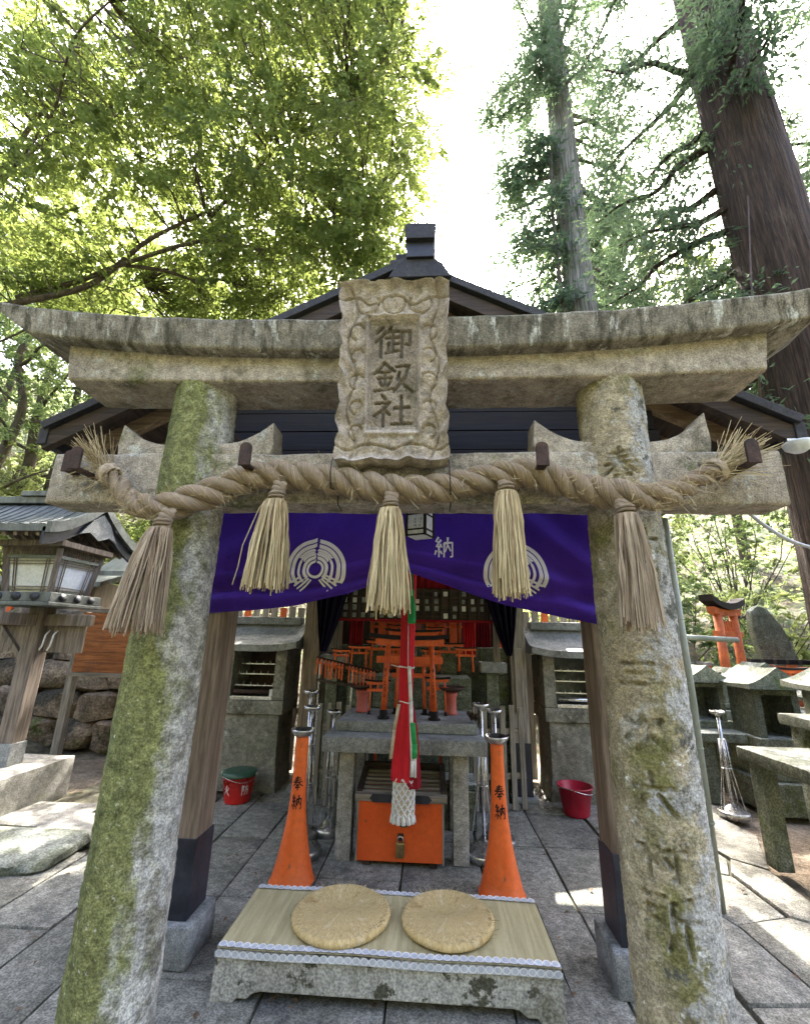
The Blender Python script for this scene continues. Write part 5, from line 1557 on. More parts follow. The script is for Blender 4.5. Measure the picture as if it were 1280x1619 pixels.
mini_torii(-0.72, 4.66, 1.16, 0.15, 0.26, 'tiny vermilion gate at the far left end of the altar step')
mini_torii(0.02, 4.60, 1.16, 0.13, 0.24, 'tiny vermilion gate right of the middle altar gate')
mini_torii(-0.36, 4.58, 1.16, 0.13, 0.25, 'tiny vermilion gate left of the middle altar gate')
mini_torii(-0.55, 5.10, 1.42, 0.18, 0.28, 'small vermilion gate left on the top altar step')
mini_torii(0.24, 5.12, 1.42, 0.18, 0.30, 'small vermilion gate right on the top altar step')
mini_torii(-0.44, 3.98, 0.877, 0.13, 0.27, 'slim vermilion gate on the table beside the left brazier')
mini_torii(0.07, 4.02, 0.877, 0.13, 0.30, 'slim vermilion gate on the table beside the right brazier')
for k, (x, w_, h) in enumerate(((-0.80, 0.20, 0.42), (-0.30, 0.20, 0.50), (0.05, 0.18, 0.46), (0.46, 0.20, 0.40))):
    mini_torii(x, 5.42, 1.42, w_, h, ['vermilion gate at the left end of the rearmost altar row', 'tall vermilion gate left of centre in the rearmost altar row', 'tall vermilion gate right of centre in the rearmost altar row', 'vermilion gate at the right end of the rearmost altar row'][k])
for k, (x, y, z, w_, h) in enumerate(((-0.90, 4.64, 1.16, 0.12, 0.22), (0.36, 4.62, 1.16, 0.14, 0.26), (-0.36, 5.06, 1.42, 0.13, 0.22), (0.06, 5.04, 1.42, 0.12, 0.20))):
    mini_torii(x, y, z, w_, h, ['tiniest vermilion gate against the left altar corner', 'tiny vermilion gate near the right pale pillar', 'tiny vermilion gate left of the wide top gate', 'tiny vermilion gate right of the wide top gate'][k])
al = thing('stone_altar', (-0.16, 5.0, 0), 'dark stepped stone altar at the back of the pavilion', 'altar')
bi = 0
for (y0, y1, z1) in ((4.14, 4.5, 0.335), (4.5, 4.95, 1.155), (4.95, 5.6, 1.415)):
    zs = [0.0]
    while zs[-1] < z1 - 0.05:
        zs.append(min(z1, zs[-1] + 0.285))
    for za, zb in zip(zs[:-1], zs[1:]):
        x = -0.80 if y0 < 4.6 else -1.02
        xe = 0.40 if y0 < 4.6 else 0.84
        while x < xe - 0.02:
            x2 = min(xe, x + rs.uniform(0.24, 0.42))
            if xe - x2 < 0.1: x2 = xe
            MB().box(x + 0.003, x2 - 0.003, y0 + rs.uniform(0.002, 0.012), y1, za + 0.002, zb - 0.002).build('stone_block', 'stone_green', al, bevel=0.008)
            x = x2
# braziers
def brazier(x, y, z, label):
    t = thing('brazier', (x, y, z), label, 'brazier', 'pair of red pedestal braziers')
    MB().lathe([(0.055, 0.0), (0.058, 0.012), (0.048, 0.03), (0.046, 0.13), (0.056, 0.15), (0.06, 0.165), (0.052, 0.18)], (x, y, z), 24).build('pedestal', 'red_clay', t)
    MB().lathe([(0.05, 0.181), (0.07, 0.185), (0.125, 0.205), (0.135, 0.222), (0.128, 0.224), (0.06, 0.20), (0, 0.197)], (x, y, z), 28).build('bowl', 'iron', t)
brazier(-0.585, 4.10, 0.877, 'red pedestal brazier with dark bowl on the left of the stone table')
brazier(0.185, 4.10, 0.877, 'red pedestal brazier with dark bowl on the right of the stone table')
t = thing('incense_bundle', (0.33, 3.72, 0.877), 'small bundle of dark rolled sticks on the right table edge', 'bundle')
for k in range(3):
    MB().tube([(0.30 + k * 0.03, 3.70, 0.955 - 0.01 * k), (0.335 + k * 0.03, 3.78, 0.895)], 0.014, 10).build('stick', 'iron', t)
# rack of votive gates
vr = thing('votive_rack', (-0.74, 4.15, 0.88), 'slanting rack hung with two bunches of small orange votive gates', 'votive rack')
MB().bar((-1.02, 4.13, 1.315), (-0.45, 4.13, 1.20), 0.03, 0.02).build('rail', 'ink', vr)
MB().bar((-1.02, 4.16, 1.12), (-0.45, 4.16, 1.05), 0.03, 0.02).build('rail', 'wood_dark_x', vr)
for x in (-1.0, -0.70):
    MB().box(x - 0.008, x + 0.008, 4.17, 4.185, 0.45, 1.26).build('leg', 'steel', vr)
for k in range(17):
    if k in (8,): continue
    x = -1.0 + k * 0.032 + rs.uniform(-0.004, 0.004)
    z = 1.318 - (x + 1.02) * 0.20
    v = MB()
    v.bar((x + rs.uniform(-.006, .006), 4.10 - 0.02 * rs.random(), z - 0.165 + 0.03 * rs.random()), (x, 4.11, z - 0.005), 0.012, 0.012)
    v.box(x - 0.013, x + 0.013, 4.085, 4.096, z - 0.045, z - 0.03)
    v.build('votive_gate', 'vermilion', vr)
# board with name slips
nbd = thing('name_board', (-0.15, 4.78, 1.66), 'dark lattice board hung with pale paper name slips above the altar', 'name board')
MB().box(-1.08, 0.80, 4.80, 4.83, 1.68, 2.02).build('board', 'wood_dark_x', nbd)
MB().box(-1.10, 0.82, 4.76, 4.80, 1.665, 1.69).build('rail', 'dark_red_cloth', nbd)
for k in range(19):
    x = -1.05 + k * 0.098
    MB().box(x - 0.008, x + 0.008, 4.775, 4.799, 1.691, 2.02).build('upright', 'wood_dark_z', nbd)
    for q in range(4):
        if rs.random() < 0.62:
            z = 1.705 + q * 0.078
            MB().box(x + 0.02, x + 0.02 + rs.uniform(0.032, 0.05), 4.783, 4.789, z, z + rs.uniform(0.042, 0.062)).build('paper_slip', rs.choice(['paper', 'stone_cool', 'stone_cool']), nbd)
# hanging red cloths and pale blinds at both sides
def strip_cloth(x, y, z0, z1, w_, mat, label, cat, nf=5):
    mb = MB().grid(lambda u, v: (x + w_ * (u - 0.5), y + 0.014 * math.sin(u * nf * 2 * PI), z1 + (z0 - z1) * v), nf * 8, 4)
    o = mb.build('hanging_cloth' if cat == 'cloth' else 'reed_blind', mat, org=(x, y, z0))
    tag(o, label, cat)
    o.modifiers.new('thickness', 'SOLIDIFY').thickness = 0.003
strip_cloth(-0.80, 4.90, 1.38, 1.68, 0.15, 'dark_red_cloth', 'maroon pleated cloth hanging left of the altar gates', 'cloth')
strip_cloth(0.42, 4.90, 1.32, 1.68, 0.13, 'red_cloth', 'red pleated cloth hanging right of the altar gates', 'cloth')
strip_cloth(0.62, 5.3, 1.30, 1.75, 0.16, 'dark_red_cloth', 'maroon cloth hanging beside the right pale pillar', 'cloth')
strip_cloth(-1.02, 4.90, 1.33, 1.68, 0.13, 'wood_grey_z', 'pale reed blind on the left of the altar', 'blind', 9)
strip_cloth(-0.16, 4.86, 2.02, 2.36, 0.95, 'dark_red_cloth', 'dark red valance above the name board', 'valance', 12)
for x, zt, lb in ((-1.00, 1.32, 'left'), (0.63, 1.28, 'right')):
    t = thing('stone_pedestal', (x, 5.0, 0), 'grey stone pedestal with ledge on the %s of the altar' % lb, 'pedestal')
    MB().box(x - 0.06, x + 0.06, 4.72, 4.84, 0.0, zt - 0.10).build('shaft', 'stone_green', t, bevel=0.01)
    MB().box(x - 0.12, x + 0.14, 4.66, 4.90, zt - 0.10, zt).build('ledge', 'stone_cool', t, bevel=0.012)
    if x > 0:
        MB().box(x + 0.03, x + 0.09, 4.74, 4.80, zt, 1.78).build('upright', 'wood_grey_z', t, bevel=0.004)
# inner shrine closing the back
isd = thing('inner_shrine', (-0.16, 6.2, 0), 'dark inner shrine building with vermilion columns behind the altar', 'shrine')
MB().box(-1.45, 1.15, 5.95, 6.05, 0, 2.75).build('wall', 'wood_dark_z', isd)
for x in (-1.2, -0.62, 0.30, 0.88):
    MB().box(x - 0.05, x + 0.05, 5.86, 5.945, 0, 2.7).build('column', 'vermilion', isd, bevel=0.006)
MB().box(-0.60, 0.28, 5.90, 5.945, 1.45, 2.0).build('door', 'stone_green', isd, bevel=0.004)
for k in range(5):
    MB().box(-0.56 + k * 0.17, -0.45 + k * 0.17, 5.875, 5.897, 1.5 + 0.05 * (k % 2), 1.72).build('offering_block', 'vermilion' if k % 2 else 'red_clay', isd, bevel=0.004)
for sd in (-1, 1):
    poly = [(-0.15, 3.3), (-0.15 + sd * 1.7, 2.62), (-0.15 + sd * 1.7, 2.72), (-0.15, 3.42)]
    MB().prism(poly, 'y', 5.7, 7.2).build('roof', 'roof', isd)
MB().prism([(-1.5, 2.75), (1.2, 2.75), (-0.15, 3.3)], 'y', 5.96, 6.04).build('gable', 'wood_dark_x', isd)

# =================================================================== LEFT SIDE: WOODEN LANTERN
pd = MB().box(-4.5, -3.45, 3.0, 4.58, -0.02, 0.335).build('lantern_plinth', 'stone', org=(-3.97, 3.9, 0), bevel=0.012, rough=(0.006, 5, 0.14))
tag(pd, 'broad low stone plinth carrying the wooden lantern post', 'plinth')
LX, LY = -3.80, 4.20
lt = thing('wooden_lantern', (LX, LY, 0.335), 'tall wooden post lantern with paper windows and curved copper roof', 'lantern')
pst = MB().box(LX - 0.075, LX + 0.075, LY - 0.075, LY + 0.075, 0.336, 1.72).build('post', 'wood_toro', lt, bevel=0.01)
MB().box(LX - 0.083, LX + 0.083, LY - 0.083, LY + 0.083, 0.337, 0.52).build('metal_shoe', 'stone_cool', pst, bevel=0.004)
for ax in (0, 1):
    c = (LX, LY, 1.60)
    MB().obox(c, (1.05, 0.07, 0.11) if ax == 0 else (0.07, 0.9, 0.11)).build('cross_arm', 'wood_toro', lt, bevel=0.01)
    for s in (-1, 1):
        a = (LX + (0.08 * s if ax == 0 else 0), LY + (0.08 * s if ax else 0), 1.22)
        b = (LX + (0.42 * s if ax == 0 else 0), LY + (0.36 * s if ax else 0), 1.56)
        if ax == 0 and s < 0: MB().bar(a, b, 0.045, 0.05).build('bracket', 'wood_toro', lt, bevel=0.006)
# back board panel between arms with hooks
MB().box(LX - 0.50, LX + 0.46, LY + 0.02, LY + 0.04, 1.30, 1.545).build('panel', 'wood_toro', lt)
for x in (LX + 0.12, LX + 0.2):
    MB().tube([(x, LY + 0.0, 1.50), (x + 0.01, LY - 0.05, 1.46), (x - 0.01, LY - 0.04, 1.36), (x - 0.05, LY - 0.02, 1.32)], 0.008, 8).build('hook', 'white_cloth', lt)
# lantern tray with cloud-cut sides
MB().box(LX - 0.33, LX + 0.33, LY - 0.33, LY + 0.33, 1.72, 1.755).build('tray', 'copper_roof', lt, bevel=0.006)
for k in range(4):
    r2 = Matrix.Rotation(k * PI / 2, 3, 'Z')
    tr = MB().obox(Vector((LX, LY, 1.80)) + r2 @ Vector((0, -0.315, 0)), (0.64, 0.02, 0.085), r2).build('tray_side', 'copper_roof', lt, bevel=0.004)
    for q in (-0.18, 0.0, 0.18):
        cl_ = MB().lathe([(0.0, 0.0), (0.036, 0.0), (0.036, 0.006), (0.0, 0.006)], (0, 0, 0), 14)
        cl_.v = [tuple(Vector((LX, LY, 1.80)) + r2 @ Vector((q + 1.25 * p[0], -0.3265 - p[2], p[1]))) for p in cl_.v]
        cl_.build('cloud_boss', 'black_metal', tr)
bz0, bz1, hw0, hw1 = 1.845, 2.265, 0.225, 0.275
def lbx(sx, sy, z):
    f = (z - bz0) / (bz1 - bz0)
    h = hw0 + (hw1 - hw0) * f
    return Vector((LX + sx * h, LY + sy * h, z))
for sx in (-1, 1):
    for sy in (-1, 1):
        MB().bar(lbx(sx, sy, bz0), lbx(sx, sy, bz1), 0.05, 0.05).build('corner_post', 'wood_toro', lt, bevel=0.004)
for k in range(4):
    r2 = Matrix.Rotation(k * PI / 2, 3, 'Z')
    def sp(a, z, d=0.0):
        f = (z - bz0) / (bz1 - bz0)
        h = hw0 + (hw1 - hw0) * f
        return Vector((LX, LY, z)) + r2 @ Vector((a * h, -h - d, 0))
    pane = MB().add([sp(-.95, bz0, -.012), sp(.95, bz0, -.012), sp(.95, bz1 - 0.09, -.012), sp(-.95, bz1 - 0.09, -.012)], [(0, 1, 2, 3)]).build('paper_pane', 'paper_blue' if k % 2 else 'paper', lt)
    for a in (-0.68, -0.58, 0.58, 0.68):
        MB().bar(sp(a, bz0), sp(a, bz1 - 0.09), 0.008, 0.008).build('lattice_bar', 'wood_toro', pane)
    for z in (bz0 + 0.03, bz0 + 0.055, bz1 - 0.15, bz1 - 0.125):
        MB().bar(sp(-.95, z), sp(.95, z), 0.008, 0.008).build('lattice_bar', 'wood_toro', pane)
    MB().bar(sp(-.95, bz1 - 0.085, .004), sp(.95, bz1 - 0.085, .004), 0.02, 0.03).build('rail', 'copper_roof', lt)
    tl = MB()
    for q in range(-9, 10):
        a = q / 9 * 0.85
        tl.bar(sp(a - 0.08, bz1 - 0.06, .001), sp(a + 0.08, bz1 + 0.01, .001), 0.005, 0.005)
        tl.bar(sp(a + 0.08, bz1 - 0.06, .001), sp(a - 0.08, bz1 + 0.01, .001), 0.005, 0.005)
    tl.build('trellis', 'wood_toro', lt)
MB().box(LX - 0.34, LX + 0.34, LY - 0.34, LY + 0.34, 2.275, 2.33).build('wall_plate', 'wood_toro', lt, bevel=0.006)
# curved roof, ridge along X
RY0, RYP, RY1 = LY - 0.56, LY + 0.06, LY + 0.76
def rz(y):
    t_ = (y - RYP) / ((RY1 - RYP) if y > RYP else (RYP - RY0))
    return 2.79 - 0.46 * abs(t_) ** 0.80 + 0.07 * abs(t_) ** 4
XL, XR = LX - 0.95, LX + 0.34
rf_ = None
ny = 26
ysr = lin(RY0, RY1, ny)
mb = MB()
top = [(y, rz(y) + 0.03) for y in ysr]
bot = [(y, rz(y) - 0.035) for y in reversed(ysr)]
rf_ = MB().prism(top + bot, 'x', XL, XR).build('roof', 'copper_roof', lt)
# standing seams down the slope
for k in range(13):
    x = XL + 0.05 + k * 0.098
    sm_ = MB().tube([(x, y, rz(y) + 0.034) for y in ysr], 0.007, 6).build('seam', 'copper_roof', rf_)
for q in (0.0, 0.05):
    mb = MB().prism([(y, rz(y) + 0.055 - q) for y in ysr] + [(y, rz(y) - 0.045 - q * 2.2) for y in reversed(ysr)], 'x', XR + 0.001 - q * 0.6, XR + 0.045 - q * 0.9)
    mb.build('barge_board', 'copper_roof' if q == 0 else 'black_metal', rf_)
for f in (0.16, 0.34, 0.66, 0.84):
    y = fold(RY0, RY1, f)
    bb = MB().lathe([(0.0, 0), (0.03, 0), (0.03, 0.008), (0, 0.008)], (0, 0, 0), 12)
    bb.v = [(XR + 0.046 + p[2] - 0.02, y + p[0] * 1.5, rz(y) - 0.03 + p[1]) for p in bb.v]
    bb.build('cloud_boss', 'copper_roof', rf_)
MB().prism([(LY - 0.20, 2.42), (LY - 0.06, 2.60), (LY + 0.06, 2.68), (LY + 0.18, 2.60), (LY + 0.32, 2.42), (LY + 0.2, 2.46), (LY + 0.06, 2.40), (LY - 0.08, 2.46)], 'x', XR + 0.012, XR + 0.03).build('gable_pendant', 'stone_cool', rf_, bevel=0.004)
MB().box(XL - 0.02, XR + 0.05, RYP - 0.05, RYP + 0.05, 2.80, 2.875).build('ridge', 'copper_roof', rf_, bevel=0.008)
MB().box(XL + 0.4, XR - 0.42, RYP - 0.075, RYP + 0.075, 2.876, 2.93).build('ridge_cap', 'copper_roof', rf_, bevel=0.006)
mb = MB()
for k in range(11):
    x = XL + 0.1 + k * 0.11
    y_ = lin(RY0 + 0.03, RY1 - 0.03, 9)
    for a, b in zip(y_[:-1], y_[1:]):
        mb.bar((x, a, rz(a) - 0.06), (x, b, rz(b) - 0.06), 0.03, 0.035)
mb.build('rafters', 'wood_toro', rf_)['kind'] = 'stuff'
for ob in [rf_] + list(rf_.children):
    bm = bmesh.new(); bm.from_mesh(ob.data); bmesh.ops.recalc_face_normals(bm, faces=bm.faces); bm.to_mesh(ob.data); bm.free()

# leaning orange notice board
nb2 = thing('notice_board', (-4.05, 5.45, 0), 'orange varnished wooden notice board on posts behind the wooden lantern', 'notice board')
for x in (-4.40, -3.66):
    MB().box(x - 0.045, x + 0.045, 5.47, 5.55, 0, 1.80).build('post', 'wood_grey_z', nb2, bevel=0.006)
for k in range(6):
    z = 1.02 + k * 0.118
    MB().box(-4.37, -3.69, 5.44, 5.468, z, z + 0.115).build('board', 'wood_orange', nb2, bevel=0.003)
for z in (0.97, 1.735):
    MB().box(-4.40, -3.66, 5.425, 5.468, z, z + 0.045).build('rail', 'wood_grey_x', nb2, bevel=0.004)

# rock retaining wall
rw = thing('rock_wall', (-4.4, 6.4, 0), 'dark mossy retaining wall of rough rocks behind the notice board', 'rock wall')
k = 0
for row in range(5):
    x = -7.4 + 0.2 * (row % 2)
    while x < -2.3:
        w_ = rs.uniform(0.42, 0.75)
        rock('rock', (x + w_ / 2, 6.35 + 0.08 * row + rs.uniform(-.06, .06), 0.17 + row * 0.36), (w_ * 1.12, 0.6, 0.42), 20 + k, 'rock', None, None, parent=rw, sub=2)
        x += w_
        k += 1
# small shrine on top of the wall
hs = thing('hillside_shrine', (-4.15, 6.7, 1.75), 'little vermilion shrine with green copper roof on the rock wall', 'small shrine')
MB().box(-4.55, -3.65, 6.35, 7.1, 1.72, 2.30).build('wall', 'vermilion', hs, bevel=0.004)
for k in range(5):
    MB().box(-4.50 + k * 0.2, -4.45 + k * 0.2, 6.32, 6.348, 1.74, 2.28).build('post', 'wood_dark_z', hs)
for sd, yy in ((-1, 6.72), (1, 6.72)):
    MB().prism([(6.72, 2.72), (6.72 + sd * 0.66, 2.28), (6.72 + sd * 0.66, 2.35), (6.72, 2.80)], 'x', -4.85, -3.35).build('roof', 'copper_roof', hs)
MB().box(-4.9, -3.3, 6.65, 6.79, 2.78, 2.87).build('ridge', 'black_metal', hs, bevel=0.006)
hs2 = thing('store_shed', (-5.9, 6.9, 1.8), 'low shed with weathered lean-to roof at the far left above the wall', 'shed')
MB().box(-6.6, -5.2, 6.6, 7.3, 1.7, 2.25).build('wall', 'wood_grey_z', hs2)
MB().prism([(6.35, 2.15), (7.5, 2.55), (7.5, 2.62), (6.35, 2.22)], 'x', -6.9, -4.95).build('roof', 'copper_roof', hs2)
for x in (-6.5, -5.9, -5.3):
    MB().box(x - 0.04, x + 0.04, 6.56, 6.599, 1.7, 2.2).build('post', 'vermilion', hs2)
# hillside fence and red votive gates above
hf = thing('hillside_fence', (-7.6, 9.0, 3.4), 'weathered wooden stair fence climbing the left hillside', 'fence')
for k in range(8):
    x, y = -10.4 + k * 0.75, 9.0 + 0.05 * k
    z = float(hill(np.array(x), np.array(y)))
    MB().box(x - 0.07, x + 0.07, y - 0.07, y + 0.07, z - 0.2, z + 1.35).build('post', 'wood_grey_z', hf, bevel=0.01)
for zo in (0.55, 1.15):
    for k in range(7):
        a = Vector((-10.4 + k * 0.75, 8.91 + 0.05 * k, 0)); b = Vector((-10.4 + (k + 1) * 0.75, 8.91 + 0.05 * (k + 1), 0))
        a.z = float(hill(np.array(a.x), np.array(a.y))) + zo; b.z = float(hill(np.array(b.x), np.array(b.y))) + zo
        MB().bar(a, b, 0.05, 0.09).build('rail', 'wood_grey_x', hf)
for k, (x, y) in enumerate(((-8.2, 9.5), (-7.4, 9.6), (-6.7, 9.7), (-9.9, 10.6))):
    z = float(hill(np.array(x), np.array(y))) + 0.1
    t = thing('red_votive_lantern', (x, y, z), ['red votive lantern on a pole nearest the hillside fence, leftmost of the three', 'red votive lantern on a pole, middle of the three on the hillside', 'red votive lantern on a pole, rightmost of the three on the hillside', 'lone red votive lantern higher on the left hillside'][k], 'votive lantern', 'red votive lanterns on the hillside')
    MB().box(x - 0.04, x + 0.04, y - 0.04, y + 0.04, z - 0.2, z + 0.55).build('pole', 'wood_grey_z', t)
    MB().box(x - 0.15, x + 0.15, y - 0.15, y + 0.15, z + 0.56, z + 0.98).build('box', 'vermilion', t, bevel=0.01)
    MB().box(x - 0.07, x + 0.07, y - 0.157, y - 0.151, z + 0.66, z + 0.86).build('window', 'wood_dark_z', t)
    MB().prism([(x - 0.24, z + 0.985), (x + 0.24, z + 0.985), (x, z + 1.16)], 'y', y - 0.22, y + 0.22).build('roof', 'black_metal', t)

# =================================================================== RIGHT SIDE
def stone_table(x0, x1, y0, y1, z, label, leg_h=None, skew=0.0):
    t = thing('stone_shelf', ((x0 + x1) / 2, (y0 + y1) / 2, 0), label, 'stone shelf', 'stone offering shelves on the right')
    MB().prism([(x0, y0), (x1, y0), (x1 + skew, y1), (x0 + skew, y1)], 'z', z - 0.085, z).build('slab', 'stone_green', t, bevel=0.01, rough=(0.004, 7, 0.1))
    for y in (y0 + 0.06, y1 - 0.18):
        for x in (x0 + 0.04, x1 - 0.16):
            MB().box(x, x + 0.11, y, y + 0.12, 0.0, z - 0.086).build('leg', 'stone_green', t, bevel=0.008)
    return t
stone_table(2.36, 2.95, 3.02, 3.88, 0.75, 'pale topped stone shelf nearest the camera on the right')
stone_table(2.72, 3.35, 4.98, 5.72, 0.64, 'low stone shelf beside the slim candle stand')
stone_table(3.05, 3.95, 3.35, 4.35, 0.93, 'higher stone shelf behind the nearest one at the right edge')
def hokora(x, y, z, w_, h, label, op=0.5):
    t = thing('stone_hokora', (x, y, z), label, 'stone shrine', 'miniature stone shrines on the right')
    d = w_ * 0.95
    MB().box(x - w_ * 0.62, x + w_ * 0.62, y - d * 0.62, y + d * 0.62, z, z + h * 0.12).build('plinth', 'stone_green', t, bevel=0.01)
    bw = w_ * 0.5
    zt = z + h * 0.74
    MB().box(x - bw, x - bw + w_ * 0.16, y - d * 0.5, y + d * 0.5, z + h * 0.121, zt).build('side_wall', 'stone_green', t, bevel=0.006)
    MB().box(x + bw - w_ * 0.16, x + bw, y - d * 0.5, y + d * 0.5, z + h * 0.121, zt).build('side_wall', 'stone_green', t, bevel=0.006)
    MB().box(x - bw + w_ * 0.161, x + bw - w_ * 0.161, y + d * 0.36, y + d * 0.5, z + h * 0.121, zt).build('back_wall', 'stone_green', t)
    MB().box(x - bw + w_ * 0.161, x + bw - w_ * 0.161, y - d * 0.5, y - d * 0.38, zt - h * 0.08, zt - 0.002).build('lintel', 'stone_green', t)
    ov = w_ * 0.70
    mb = MB()
    def rf(u, v):
        xx = -1 + 2 * u
        zz = zt + h * 0.05 + h * 0.22 * (1 - abs(xx)) ** 1.35 + h * 0.02 * abs(2 * v - 1) ** 2
        return (x + ov * xx, y - d * 0.72 + d * 1.44 * v, zz)
    mb.grid(rf, 16, 6)
    mb.grid(lambda u, v: (rf(u, v)[0], rf(u, v)[1], zt + 0.001), 16, 6)
    for v_ in (0, 1):
        mb.grid(lambda u, q, v_=v_: (rf(u, v_)[0], rf(u, v_)[1], fold(zt + 0.001, rf(u, v_)[2], q)), 16, 1)
    for u_ in (0, 1):
        mb.grid(lambda v, q, u_=u_: (rf(u_, v)[0], rf(u_, v)[1], fold(zt + 0.001, rf(u_, v)[2], q)), 6, 1)
    r_ = mb.build('roof', 'stone_green', t)
    bm = bmesh.new(); bm.from_mesh(r_.data); bmesh.ops.remove_doubles(bm, verts=bm.verts, dist=0.0006); bmesh.ops.recalc_face_normals(bm, faces=bm.faces); bm.to_mesh(r_.data); bm.free()
    r_.data.set_sharp_from_angle(angle=math.radians(30))
    return t
h1 = hokora(3.02, 5.45, 0.64, 0.34, 0.62, 'miniature stone shrine with peaked roof nearest the bamboo pole')
h2 = hokora(3.42, 5.05, 0.55, 0.42, 0.72, 'miniature stone shrine with wavy roof, middle of the three')
h3 = hokora(3.55, 4.15, 0.93 - 0.36, 0.50, 0.80, 'largest miniature stone shrine at the right edge')
h3.location.z = 0.93 - 0.385
h3.rotation_euler[2] = math.radians(-12)
t = thing('stone_block_stand', (3.46, 5.05, 0), 'square stone base carrying the middle miniature shrine', 'stone stand')
MB().box(3.12, 3.80, 4.74, 5.40, 0.0, 0.27).build('lower_block', 'stone_green', t, bevel=0.015)
MB().box(3.18, 3.74, 4.80, 5.34, 0.271, 0.55).build('upper_block', 'stone_green', t, bevel=0.015)
t = thing('stone_bank', (3.55, 4.5, 0), 'stone bank built up behind the right shelves', 'stone bank')
for k in range(5):
    for q in range(3):
        MB().box(3.0 + k * 0.45, 3.44 + k * 0.45, 5.8 + 0.02 * q, 6.4, q * 0.25, q * 0.25 + 0.245).build('stone_block', 'stone_green', t, bevel=0.02)
# lower stone boxes between
for k, (x, y, z, w_, h, lb) in enumerate(((3.25, 6.3, 0.76, 0.30, 0.50, 'small mossy stone shrine behind, left of the vermilion gate'), (4.9, 5.9, 0.3, 0.5, 0.75, 'mossy stone shrine against the cedar trunk'))):
    hokora(x, y, z, w_, h, lb)
for k, (x, y, z, w_, h, lb) in enumerate(((3.72, 6.05, 0.76, 0.27, 0.46, 'small mossy stone shrine on the bank, left of two'), (4.12, 6.1, 0.76, 0.30, 0.52, 'small mossy stone shrine on the bank, right of two'), (4.25, 5.15, 0.0, 0.40, 0.92, 'tall narrow stone shrine between the middle shrine and the cedar'), (2.62, 5.9, 0.0, 0.34, 0.95, 'stone shrine half hidden by the bamboo pole'))):
    hokora(x, y, z, w_, h, lb)
for k, (x, y, z, w_, h, lb) in enumerate(((3.45, 6.02, 0.755, 0.2, 0.40, 'little vermilion gate leaning among the right stone shrines'), (3.92, 5.92, 0.755, 0.16, 0.34, 'little vermilion gate between the two bank shrines'), (4.45, 6.0, 0.755, 0.22, 0.48, 'little vermilion gate near the cedar roots'))):
    mini_torii(x, y, z, w_, h, lb, rot=math.radians(-20), group='small vermilion gates among the right stones')
# slanted stele and pointed stone
def stele(x, y, z, w_, h, lean, label):
    prof = [(-0.5, 0), (0.5, 0), (0.52, 0.4), (0.44, 0.75), (0.25, 0.96), (0.0, 1.0), (-0.28, 0.93), (-0.46, 0.7), (-0.53, 0.35)]
    o = MB().prism([(x + a * w_ + lean * b * h, z + b * h) for a, b in prof], 'y', y, y + 0.14).build('stone_stele', 'stone_green', org=(x, y, z), bevel=0.03, rough=(0.02, 4, 0.1))
    tag(o, label, 'stele')
stele(5.45, 7.3, 0.9, 0.50, 1.20, -0.25, 'leaning mossy stone slab beside the vermilion gate on the right')
stele(3.72, 6.9, 0.5, 0.34, 1.05, 0.05, 'upright dark stone marker left of the vermilion gate')
# vermilion gate seen at an angle
RT = (4.25, 6.7)
rt = thing('vermilion_torii', (RT[0], RT[1], 0.55), 'small vermilion gate with black swept cap among the right stones', 'torii gate')
GZ = 0.62
for s in (-1, 1):
    MB().tube([(RT[0] + s * 0.245, RT[1], 0.45), (RT[0] + s * 0.215, RT[1], GZ + 1.32)], [0.062, 0.055], 16).build('pillar', 'vermilion_old', rt)
MB().box(RT[0] - 0.36, RT[0] + 0.36, RT[1] - 0.03, RT[1] + 0.03, GZ + 0.98, GZ + 1.06).build('tie_beam', 'vermilion_old', rt, bevel=0.004)
def arc2(zlo, zhi, hw, lift):
    top = [(RT[0] + hw * q, GZ + zhi + lift * abs(q) ** 2) for q in lin(-1, 1, 11)]
    return top + [(RT[0] + hw * 0.96 * q, GZ + zlo + lift * abs(q) ** 2) for q in lin(1, -1, 11)]
MB().prism(arc2(1.27, 1.36, 0.38, 0.03), 'y', RT[1] - 0.05, RT[1] + 0.05).build('lintel', 'vermilion_old', rt)
MB().prism(arc2(1.362, 1.45, 0.46, 0.10), 'y', RT[1] - 0.09, RT[1] + 0.09).build('cap_beam', 'ink', rt)
for k in range(5):
    MB().box(RT[0] - 0.13 + k * 0.06, RT[0] - 0.10 + k * 0.06, RT[1] - 0.015, RT[1] + 0.015, GZ + 1.06, GZ + 1.20).build('lattice_bar', 'vermilion_old', rt)
# low vermilion fence
lf = thing('vermilion_fence', (4.9, 6.9, 0.6), 'low vermilion fence with black caps beside the right gate', 'fence')
for k in range(7):
    x = 4.62 + k * 0.17
    MB().box(x - 0.05, x + 0.05, 6.80, 6.88, 0.55, 1.22 + 0.02 * (k % 2)).build('post', 'vermilion_old', lf, bevel=0.004)
    MB().box(x - 0.062, x + 0.062, 6.79, 6.89, 1.245, 1.31).build('cap', 'ink', lf, bevel=0.004)
rt.rotation_euler[2] = math.radians(33)
MB().box(4.5, 5.8, 6.885, 6.93, 0.75, 1.15).build('panel', 'vermilion_old', lf)
lf2 = thing('vermilion_fence', (3.85, 6.9, 0.6), 'short vermilion picket fence left of the right gate', 'fence')
for k in range(4):
    x = 3.62 + k * 0.13
    MB().box(x - 0.035, x + 0.035, 6.86, 6.92, 0.5, 1.20).build('picket', 'vermilion_old', lf2, bevel=0.004)
    MB().box(x - 0.042, x + 0.042, 6.85, 6.93, 1.201, 1.25).build('cap', 'stone_cool', lf2, bevel=0.004)
